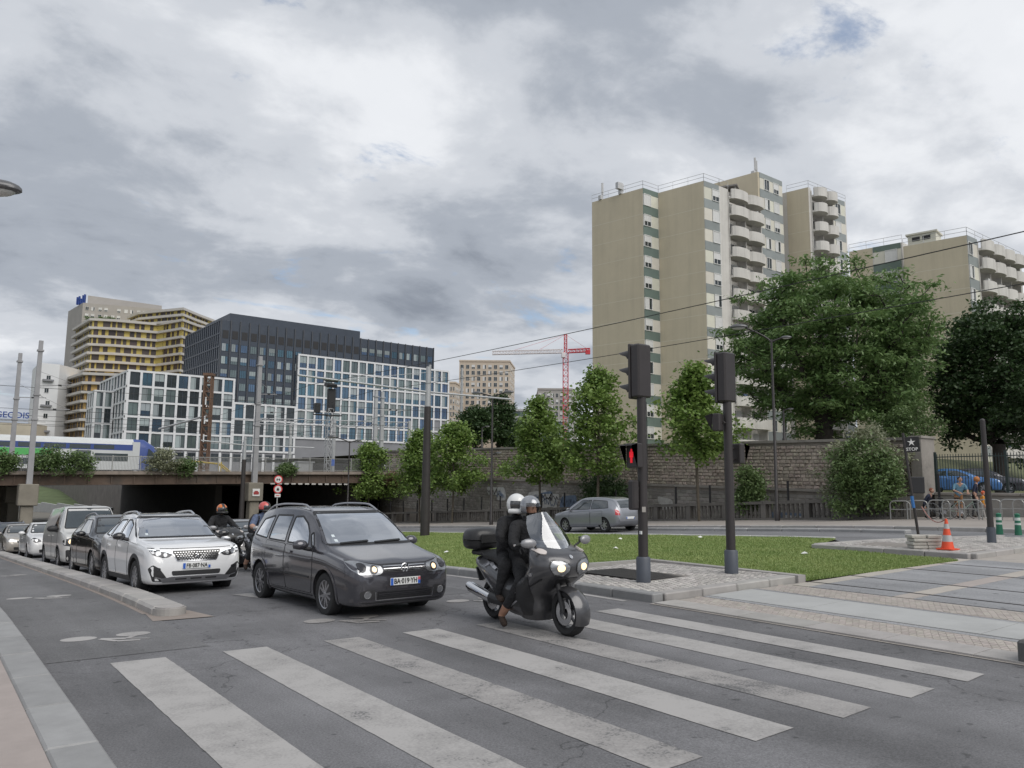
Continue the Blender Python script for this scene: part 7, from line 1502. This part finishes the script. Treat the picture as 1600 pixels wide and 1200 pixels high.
def scooter(name, label, loc, rz, col, lean=0, top_case=True, lit=True, screen=True):
    root = thing(name, label, 'scooter', loc, rz); root.rotation_euler = (0, R(lean), rz)
    for y, r_, wd, nm in ((0, .285, .15, 'front'), (1.58, .275, .16, 'rear')):
        mb = MB(); mb.lathe([(r_*.68, -wd*.42), (r_*.86, -wd*.5), (r_*.97, -wd*.34), (r_, 0), (r_*.97, wd*.34), (r_*.86, wd*.5), (r_*.68, wd*.42)], 40, 0, RY(R(90)), True); w_ = mb.build('wheel', RUBBER, root, (0, y, r_), smooth=50)
        mb = MB(); mb.lathe([(r_*.70, -.045), (r_*.70, .045), (r_*.62, .045), (r_*.62, -.045)], 32, 0, RY(R(90)), True); mb.lathe([(.05, -.05), (.05, .05)], 16, 0, RY(R(90)))
        for q in range(5): a = q*2*math.pi/5; mb.tube([(0, .04*math.cos(a), .04*math.sin(a)), (0, r_*.65*math.cos(a+.15), r_*.65*math.sin(a+.15))], [.022, .016], 6)
        mb.build('rim', M('dark_alloy', (.09, .09, .095), .35, metal=.8, var=.05), w_, smooth=50); MB().lathe([(r_*.52, -.002), (r_*.52, .004), (r_*.28, .004), (r_*.28, -.002)], 28, 0, TR(-.075, 0, 0) @ RY(R(90)), True).build('brake_disc', CHROME, w_)
    mb = MB(); 
    for sg in (-1, 1): mb.tube([(sg*.085, 0, .285), (sg*.085, .10, .62), (sg*.07, .2, .85)], [.03, .028, .028], 8)
    mb.build('fork', PLAST, root, smooth=50)
    mb = MB(); n = 13                                      # front mudguard
    for i in range(n):
        a = R(-25)+R(150)*i/(n-1); c = (0, -math.cos(a)*.31*1, .285+math.sin(a)*.315)
        for q in np.linspace(-1, 1, 7): mb.v.append((q*.112, c[1]*(1-.10*q*q), .285+(c[2]-.285)*(1-.13*q*q)))
    mb.f = [(i*7+j, i*7+j+1, (i+1)*7+j+1, (i+1)*7+j) for i in range(n-1) for j in range(6)]; nv = len(mb.v); mb.v += [(x*.93, y*.94, .285+(z-.285)*.95) for x, y, z in mb.v]; mb.f += [tuple(i+nv for i in f)[::-1] for f in mb.f]; mb.m = [0]*len(mb.f); mb.build('front_mudguard', col, root, smooth=60)
    F_ = MB(); ringloft(F_, dense([(.15, 0, .56, .22, .19, 3), (.28, 0, .60, .31, .28, 3), (.44, 0, .58, .355, .275, 2.9), (.57, 0, .50, .375, .33, 2.7), (.68, 0, .31, .385, .30, 2.4), (.76, 0, .22, .40, .31, 2.3), (.86, 0, .17, .405, .285, 2.3), (.98, 0, .21, .385, .25, 2.3), (1.06, 0, .32, .32, .19, 2.2), (1.13, 0, .42, .22, .10, 2.2)]), 36, 0, True)
    fs = Shell(root, F_, 'front_fairing', col)
    for sg in (-1, 1):
        h = fs.patch('headlight', mirx([(.045, .80), (.12, .735), (.25, .755), (.315, .86), (.27, .935), (.13, .915), (.055, .87)], sg), 'F', LENS, .006, .04, .03); fs.patch('lamp', [(sg*.175+.05*math.cos(a), .835+.04*math.sin(a)) for a in np.linspace(0, 6.283, 17)[:-1]], 'F', LIT if lit else CHROME, .012, .04, 0, h); fs.strip('headlight_trim', mirx([(.045, .80), (.12, .735), (.25, .755), (.315, .86), (.27, .935), (.13, .915), (.055, .87)], sg), 'F', SCB, .016, .006, True, rnd=.03, res=.04)
        ind = fs.patch('indicator', mirx([(.30, .99), (.35, 1.0), (.345, 1.045), (.27, 1.05), (.25, 1.02)], sg), 'F', M('indicator_white', (.6, .55, .52), .2, var=0), .015, .03, .02)
        fs.patch('side_panel', [(.40, .22), (.82, .20), (.80, .50), (.56, .66), (.30, .72), (.34, .50)], 'N' if sg < 0 else 'P', SCB, .008, .05, .05); fs.patch('badge', [(.20, .735), (.27, .725), (.28, .765), (.21, .77)], 'N' if sg < 0 else 'P', CHROME, .012, .03, .01)
    for ax in ('N', 'P'): fs.strip('side_trim', [(.60, .50), (.72, .34), (.84, .22)], ax, ALLOY, .018, .016); fs.strip('panel_seam', [(.10, .70), (.30, .60), (.50, .64), (.75, .58)], ax, SEAL, .012, .010)
    fs.patch('nose_intake', [(-.13, .60), (.13, .60), (.17, .70), (-.17, .70)], 'F', SCB, .006, .05, .03); fs.patch('nose_badge', [(.022*math.cos(a), .955+.022*math.sin(a)) for a in np.linspace(0, 6.283, 13)[:-1]], 'F', CHROME, .012, .03, 0)
    mb = MB(); nn, mm_ = 13, 11                              # windscreen: curved clear sheet
    for i in range(nn):
        q = i/(nn-1); z = 1.00+.49*q; y = .06+.40*q**1.05; hw = .255+.055*math.sin(q*math.pi)-.075*q**2
        for j in range(mm_): e = -1+2*j/(mm_-1); mb.v.append((e*hw*(1-.05*(q > .9)), y+.15*e*e, z-.05*e*e*q))
    mb.f = [(i*mm_+j, i*mm_+j+1, (i+1)*mm_+j+1, (i+1)*mm_+j) for i in range(nn-1) for j in range(mm_-1)]; mb.m = [0]*len(mb.f)
    if not screen: mb = MB().box((-.15, .3, 1.0), (.15, .33, 1.16))
    m = glassmat('screen_acrylic', (.84, .86, .88), 2.0, .9); mb.build('windscreen', m, root, smooth=60)
    mb = MB(); P1 = [(sg_*(.235+.055*math.sin(q*math.pi)-.06*q**3), .10+.46*q**1.05+.15, 1.0+.49*q-.05*q) for sg_ in (1,) for q in np.linspace(0, .42, 6)]
    for sg in (-1, 1): mb.tube([(x*sg*.98, y-.015, z) for x, y, z in P1], [.026, .026, .024, .020, .016, .010], 6)
    mb.tube([(-.235, .24, 1.0), (-.12, .125, .99), (0, .095, .985), (.12, .125, .99), (.235, .24, 1.0)], .045, 8); mb.build('screen_bracket', SCB, root, smooth=60)
    B_ = MB(); ringloft(B_, dense([(.55, 0, .40, .33, .24, 3.2), (.7, 0, .38, .345, .22, 3.4), (.9, 0, .42, .34, .24, 3.4), (1.1, 0, .50, .315, .23, 3), (1.4, 0, .61, .28, .18, 2.8), (1.7, 0, .70, .20, .115, 2.4), (1.92, 0, .76, .12, .07, 2.2), (1.99, 0, .78, .05, .03, 2)]), 32); bs = Shell(root, B_, 'rear_body', col)
    for ax in ('N', 'P'): bs.patch('lower_panel', [(.45, .30), (1.12, .34), (1.25, .48), (1.0, .50), (.5, .50)], ax, SCB, .008, .06, .04); bs.strip('grab_trim', [(1.22, .71), (1.5, .79), (1.8, .83)], ax, ALLOY, .022, .02); bs.strip('floor_trim', [(.55, .42), (.75, .30), (.98, .27)], ax, ALLOY, .018, .014)
    S_ = MB(); ringloft(S_, dense([(.74, 0, .70, .10, .05, 2.6), (.82, 0, .735, .17, .07, 2.8), (1.05, 0, .75, .20, .08, 2.8), (1.24, 0, .78, .20, .09, 2.8), (1.34, 0, .84, .19, .09, 2.8), (1.65, 0, .87, .165, .07, 2.6), (1.8, 0, .87, .10, .04, 2.2)]), 24); S_.build('seat', SEATM, root, smooth=50)
    mb = MB(); ringloft(mb, dense([(1.20, 0, .94, .06, .02, 2.2), (1.23, 0, .97, .14, .10, 2.4), (1.30, 0, 1.0, .16, .12, 2.4), (1.36, 0, 1.0, .13, .08, 2.3)]), 16)
    mb = MB(); mb.tube([(-.24, .95, .30), (-.27, 1.35, .34), (-.285, 1.78, .43)], [.05, .068, .072], 16); mb.tube([(-.286, 1.75, .425), (-.289, 1.85, .45)], [.055, .05], 14); mb.build('exhaust', CHROME, root, smooth=50); MB().tube([(-.245, 1.0, .31), (-.268, 1.3, .345)], [.062, .078], 14).build('heat_shield', SCB, root, smooth=50)
    mb = MB(); mb.tube([(-.37, .52, 1.09), (-.30, .47, 1.10), (-.12, .42, 1.13), (.12, .42, 1.13), (.30, .47, 1.10), (.37, .52, 1.09)], .015, 8); hb = mb.build('handlebar', PLAST, root)
    for sg in (-1, 1): MB().tube([(sg*.28, .465, 1.10), (sg*.39, .535, 1.085)], .02, 10).build('grip', RUBBER, hb); MB().tube([(sg*.27, .43, 1.12), (sg*.38, .46, 1.105)], .008, 6).build('lever', CHROME, hb); MB().lathe([(.016, 0), (.016, .03), (0, .03)], 10, 0, TR(sg*.395, .54, 1.083) @ RY(R(90*sg))).build('bar_end', CHROME, hb)
    for sg in (-1, 1):
        mb = MB(); mb.tube([(sg*.27, .24, 1.03), (sg*.36, .2, 1.10)], .014, 6, 1); mb.ball((sg*.455, .19, 1.13), (.105, .04, .06), 0, 14, RZ(sg*.25)); mb.add([(sg*.455-.08, .232, 1.09), (sg*.455+.08, .232, 1.09), (sg*.455+.08, .232, 1.17), (sg*.455-.08, .232, 1.17)], [(0, 1, 2, 3), (3, 2, 1, 0)], 2); mb.build('mirror', [M('mirror_shell', (.30, .30, .31), .3, metal=.4, var=.05), PLAST, CHROME], root, smooth=50)
    mb = MB(); mb.tube([(.15, 1.3, .20), (.28, 1.33, .02)], .014, 6); mb.build('side_stand', PLAST, root)
    bs.patch('tail_light', [(-.08, .74), (.08, .74), (.08, .79), (-.08, .79)], 'B', REDL, .006, .04, .02)
    MB().cbox((0, 1.93, .58), (.18, .02, .2), rot=RX(R(-25)), bev=.01).build('rear_mudguard', SCB, root)
    if top_case:
        mb = MB(); ringloft(mb, dense([(.93, 0, 1.96, .20, .17, 2.8), (.97, 0, 1.96, .24, .21, 2.8), (1.04, 0, 1.96, .255, .225, 2.8), (1.055, 0, 1.96, .26, .23, 2.8)]), 28, 0, True); tcs = mb.build('top_case', SCB, root, smooth=50)
        mb = MB(); ringloft(mb, dense([(1.065, 0, 1.96, .255, .225, 2.8), (1.14, 0, 1.96, .245, .215, 2.7), (1.20, 0, 1.96, .20, .175, 2.5), (1.225, 0, 1.96, .12, .10, 2.2)]), 28, 0, True); mb.build('lid', SCB, tcs, smooth=50); MB().cbox((0, 1.86, .88), (.26, .34, .07), bev=.02).build('carrier', PLAST, tcs)
        MB().cbox((0, 1.725, 1.08), (.3, .03, .14), bev=.015).build('back_pad', SEATM, tcs)
    return root
MS = [JBLK, TRBLK, SKIN, HAIRB, EYE_, LIP, SHOE]
def rider(name, label, loc, rz, mats, foot_down=True, dz=0, back=0, tgt=None, head_yaw=0, beard=False, bare=False, hunch=.0):
    y = back; J = dict(pel=(0, 1.06+y, .90+dz, (.16, .14)), sp=(0, 1.04+y-hunch*.3, 1.10+dz, (.19, .16)), ch=(0, .98+y-hunch*.7, 1.31+dz, (.225, .17)), nk=(0, .93+y-hunch, 1.47+dz-hunch*.2, .085), hd=(0, .91+y-hunch, 1.54+dz-hunch*.2, .07))
    B_ = [('pel', 'sp', 0), ('sp', 'ch', 0), ('ch', 'nk', 0), ('nk', 'hd', 0)]; hands = []
    for sg, k in ((-1, 'r'), (1, 'l')):
        J['sh'+k] = (sg*.20, .97+y-hunch*.8, 1.39+dz-hunch*.1, .105); J['el'+k] = (sg*.36, .80+y-hunch*.5, 1.17+dz, .08); w_ = tgt(sg) if tgt else (sg*.335, .575, 1.115); J['wr'+k] = (*w_, .05)
        B_ += [('ch', 'sh'+k, 0), ('sh'+k, 'el'+k, 0), ('el'+k, 'wr'+k, 2 if bare else 0)]; hands.append((w_, (w_[0], w_[1]-.12, w_[2]-.02), 1 if not bare else 2, -sg))
        J['hp'+k] = (sg*.10, 1.02+y, .86+dz, .125)
        if foot_down and sg < 0: kn, an, to = (-.33, .62+y, .69), (-.41, 1.00+y*.5, .17), (-.43, .86+y*.5, .055)
        else: kn, an, to = (sg*.30, .62+y, .74+dz), (sg*.29, .72+y*.7, .36+dz*.8), (sg*.30, .56+y*.7, .32+dz*.8)
        if y > .2: kn, an, to = (sg*.35, .96, .80+dz), (sg*.37, 1.10, .42), (sg*.39, .94, .38)
        J['kn'+k] = (*kn, .095); an2 = tuple(np.array(kn)*.28+np.array(an)*.72); J['ca'+k] = (*an2, .068); J['an'+k] = (*an, .05); J['to'+k] = (*to, .05)
        B_ += [('pel', 'hp'+k, 1), ('hp'+k, 'kn'+k, 1), ('kn'+k, 'ca'+k, 1), ('ca'+k, 'an'+k, 2 if foot_down and sg < 0 else 1), ('an'+k, 'to'+k, 6)]
    hc = (0, .885+y-hunch, 1.63+dz-hunch*.2)
    return person(name, label, J, B_, mats, loc, rz, dict(c=hc, yaw=head_yaw, skin=2, hair=3, beard=beard, hairtop=False), hands), hc
SL = (7.02, 8.15, zf(7, 8.9)); SRZ = R(-1.5)
s0 = scooter('maxi_scooter', 'graphite maxi scooter with tall clear screen and top case on the crossing', SL, SRZ, SCG, -1.5)
s0.scale = (1.07, 1.07, 1.07)
RM = list(MS); RM = [JBLK, TRBLK, SKIND, HAIRB, EYE_, LIP, SHOE]
p1, hc = rider('person', 'bearded rider in black jacket and grey open helmet steering the scooter', SL, SRZ, RM, True, -.01, -.04, None, .12, True, False, .04); p1.scale = (1.0,)*3; p1.rotation_euler = (0, R(-1.5), SRZ)
helmet(p1, (hc[0], hc[1]+.012, hc[2]+.03), M('grey_helmet', (.30, .31, .33), .2, metal=.5, coat=.8, space='obj'), .12, False, VIS_C, 1.05).location.z += .02
mb = MB(); mb.lathe([(.085, 0), (.098, .05), (.09, .11)], 20, 0, TR(0, .84, 1.42)); mb.build('neck_warmer', JBLK, p1, smooth=60)
p2, hc2 = rider('person', 'passenger in black jacket and white full-face helmet behind the scooter rider', SL, SRZ, MS, False, .04, .30, lambda sg: (sg*.19, 1.06, 1.10), 0, False, False, .08); p2.scale = (1.0,)*3; p2.rotation_euler = (0, R(-1.5), SRZ)
helmet(p2, (hc2[0]-.02, hc2[1]+.01, hc2[2]+.03), M('white_helmet', (.72, .72, .71), .25, coat=.6, var=.02, space='obj'), -.15, True, VIS_D, 1.08)
# two riders filtering between the lanes
SO = (6.92, 21.9, zf(6, 22)); s3 = scooter('scooter', 'dark scooter without top case between the white SUV and the black saloon', SO, R(2), SCB, 0, False, False, False)
p3, h3 = rider('person', 'rider in black jacket and orange helmet between the lanes', SO, R(2), MS, True, -.06); helmet(p3, (0, h3[1]+.01, h3[2]+.03), M('orange_helmet', (.62, .16, .02), .3, coat=.6, space='obj'), 0, True, VIS_D, 1.05, 0, M('helmet_black', (.02, .02, .02), .35))
SO = (7.42, 19.9, zf(7, 20.5)); s4 = scooter('scooter', 'dark scooter hidden behind the dark grey people carrier', SO, R(2), SCB, 0, False, False, False)
p4, h4 = rider('person', 'bare-armed rider in a blue shirt and red and black helmet behind the dark grey car', SO, R(2), [TEEN, TRBLK, SKIN, HAIRB, EYE_, LIP, SHOE], True, -.03, 0, None, .5, False, True); helmet(p4, (0, h4[1]+.01, h4[2]+.03), M('red_helmet', (.55, .10, .09), .3, coat=.5, space='obj'), .6, True, VIS_D, 1.05, 0, M('helmet_black', (.02, .02, .02), .35))
bp_ = thing('backpack', 'dark rounded backpack worn by the rider in the blue shirt', 'backpack', SO, R(2)); mb = MB(); ringloft(mb, dense([(.96, -.12, 1.16, .16, .10, 2.6), (1.05, -.12, 1.18, .19, .13, 2.6), (1.3, -.10, 1.18, .18, .12, 2.6), (1.44, -.08, 1.15, .12, .07, 2.3)]), 20, 0, True); mb.build('bag', cloth('backpack_cloth', (.035, .033, .035)), bp_, smooth=50)
for sg in (-1, 1): MB().tube([(sg*.12-.02, 1.1, 1.40), (sg*.15, .95, 1.47), (sg*.15, .84, 1.36), (sg*.17, .92, 1.1)], .016, 6).build('strap', cloth('backpack_cloth', (.035, .033, .035)), bp_)
# ---------------------------------------------------------------- people by the low wall
def stand(name, label, t, s, face, mats, H=1.72, bend=0., arms=(None, None), crouch=0., hair=True, long=False, step=.12, cat='person', bare_arm=True, bare_leg=False, s_head=1., cap=None):
    k = H/1.75; fw = lambda z: -math.sin(bend)*max(0, z-.95); zz = lambda z: .95+(z-.95)*math.cos(bend) if z > .95 else z
    dn = crouch*.5; J = {}
    def P(x, y, z, r): return (x*k, (y+fw(z)+(crouch*.12 if z > .6 else 0))*k, (zz(z)-(dn if z > .6 else 0))*k, (r[0]*k, r[1]*k) if hasattr(r, '__len__') else r*k)
    J['pel'] = P(0, 0, .95, (.145, .12)); J['sp'] = P(0, 0, 1.15, (.145, .115)); J['ch'] = P(0, .0, 1.34, (.17, .12)); J['nk'] = P(0, -.01, 1.50, .055); J['hd'] = P(0, -.02, 1.56, .05)
    B_ = [('pel', 'sp', 0), ('sp', 'ch', 0), ('ch', 'nk', 2), ('nk', 'hd', 2)]; hands = []
    for sg, q, a_ in ((-1, 'r', arms[0]), (1, 'l', arms[1])):
        J['sh'+q] = P(sg*.19, 0, 1.42, .07); e, w_ = a_ or ((sg*.25, .02, 1.12), (sg*.25, -.08, .88)); J['el'+q] = P(*e, .045); J['wr'+q] = P(*w_, .034); B_ += [('ch', 'sh'+q, 0), ('sh'+q, 'el'+q, 0), ('el'+q, 'wr'+q, 2 if bare_arm else 0)]
        wq = J['wr'+q][:3]; eq = J['el'+q][:3]; d = (Vector(wq)-Vector(eq)).normalized(); hands.append((wq, tuple(Vector(wq)+d*.1), 2, -sg))
        J['hp'+q] = P(sg*.09, 0, .90, .092); J['kn'+q] = ((sg*(.11+crouch*.05))*k, (-crouch*.32+sg*step*.3)*k, (.50-crouch*.08)*k, .062*k); J['an'+q] = (sg*.11*k, (sg*step+crouch*.05)*k, .085*k, .042*k); J['to'+q] = (sg*.13*k, (sg*step-.16)*k, .04*k, .038*k)
        B_ += [('pel', 'hp'+q, 1), ('hp'+q, 'kn'+q, 1), ('kn'+q, 'an'+q, 2 if bare_leg else 1), ('an'+q, 'to'+q, 6)]
    hx = J['hd']; root = person(name, label, J, B_, mats, (t, s, zf(t, s)+.125), face, dict(c=(hx[0], hx[1]-.02*k, hx[2]+.10*k), pitch=-bend*.8, skin=2, hair=3, s=k*s_head, long=long), hands, cat=cat); return root, J
FACE = lambda u_: -(YAW+math.atan((u_-800)/1250))       # facing the camera at this column
def spot(u_, t_): r = ray(u_, 770); return t_, r.y*t_/r.x
t_, s_ = spot(1497, 35.9); A0 = ((-.27, -.18, 1.18), (-.16, -.52, 1.08)); A1 = ((.27, -.18, 1.18), (.16, -.52, 1.08))
stand('person', 'man in a blue shirt, cap and tan shorts leaning over a bicycle', t_, s_, FACE(1497)+.35, [TEEB, SHORT, SKIN, HAIRB, EYE_, LIP, SHOE], 1.80, R(24), (A0, A1), bare_leg=True)
t_, s_ = spot(1522, 36.6); stand('person', 'person with curly ginger hair in a dark top turned to the bicycle', t_, s_, FACE(1522)+1.5, [NAVY, TRBLK, SKIN, M('ginger_hair', (.42, .17, .06), .8, var=.3, scale=30, space='obj'), EYE_, LIP, SHOE], 1.72, R(10), long=True)
t_, s_ = spot(1533, 35.7); stand('person', 'child in an orange coat beside the bicycle', t_, s_, FACE(1533)+1.9, [ORJ, PALE, SKIN, M('red_cap', (.5, .10, .04), .8), EYE_, LIP, PLATE], 1.12, R(8), s_head=1.25, bare_arm=False)
t_, s_ = spot(1447, 35.4); stand('person', 'person in a dark blue jacket crouching by the bicycle hoops', t_, s_, FACE(1447)+1.2, [NAVY, TRBLK, SKIN, M('auburn_hair', (.20, .07, .04), .8, var=.2, space='obj'), EYE_, LIP, SHOE], 1.68, R(28), crouch=.62, bare_arm=False)
def bicycle(label, t, s, rz, fr):
    root = thing('bicycle', label, 'bicycle', (t, s, zf(t, s)+.125), rz)
    for x in (-.52, .52):
        mb = MB(); mb.lathe([(.335, -.014), (.345, 0), (.335, .014), (.322, 0)], 32, 0, RX(R(90)), True); w_ = mb.build('wheel', RUBBER, root, (x, 0, .345)); mb = MB(); mb.lathe([(.322, -.008), (.322, .008), (.308, .008), (.308, -.008)], 32, 0, RX(R(90)), True); [mb.tube([(0, 0, 0), (.31*math.cos(a), 0, .31*math.sin(a))], .0035, 3) for a in np.linspace(0, 6.283, 17)[:-1]]; mb.build('rim', CHROME, w_)
    mb = MB()
    for a, b, r_ in (((-.06, 0, .30), (-.16, 0, .82), .016), ((-.14, 0, .74), (.38, 0, .80), .017), ((-.06, 0, .30), (.40, 0, .70), .019), ((-.52, 0, .345), (-.06, 0, .30), .011), ((-.52, 0, .345), (-.14, 0, .74), .010), ((.36, 0, .92), (.42, 0, .66), .018), ((.42, 0, .66), (.52, 0, .345), .014)): mb.tube([a, b], r_, 7)
    mb.build('frame', fr, root); MB().tube([(.30, -.28, 1.0), (.36, -.16, .98), (.36, .16, .98), (.30, .28, 1.0)], .013, 7).build('handlebar', CHROME, root); mb = MB(); mb.ball((-.18, 0, .87), (.13, .07, .035), 0, 12); mb.tube([(-.16, 0, .82), (-.18, 0, .86)], .014, 6); mb.build('saddle', RUBBER, root); mb = MB(); mb.lathe([(.085, -.004), (.085, .004)], 18, 0, TR(-.06, -.05, .30) @ RX(R(90))); mb.tube([(-.06, -.06, .30), (.06, -.07, .18)], .01, 6); mb.tube([(-.06, .06, .30), (-.18, .07, .42)], .01, 6); mb.build('crank', ALLOY, root)
    return root
t_, s_ = spot(1502, 35.45); bicycle('pale green bicycle held by the man in the blue shirt', t_, s_, FACE(1502)+.25, M('bicycle_green', (.25, .32, .27), .4))
t_, s_ = spot(1476, 35.3); bicycle('dark bicycle locked to the hoops beside the crouching person', t_, s_, FACE(1476)-.1, BLACKM)
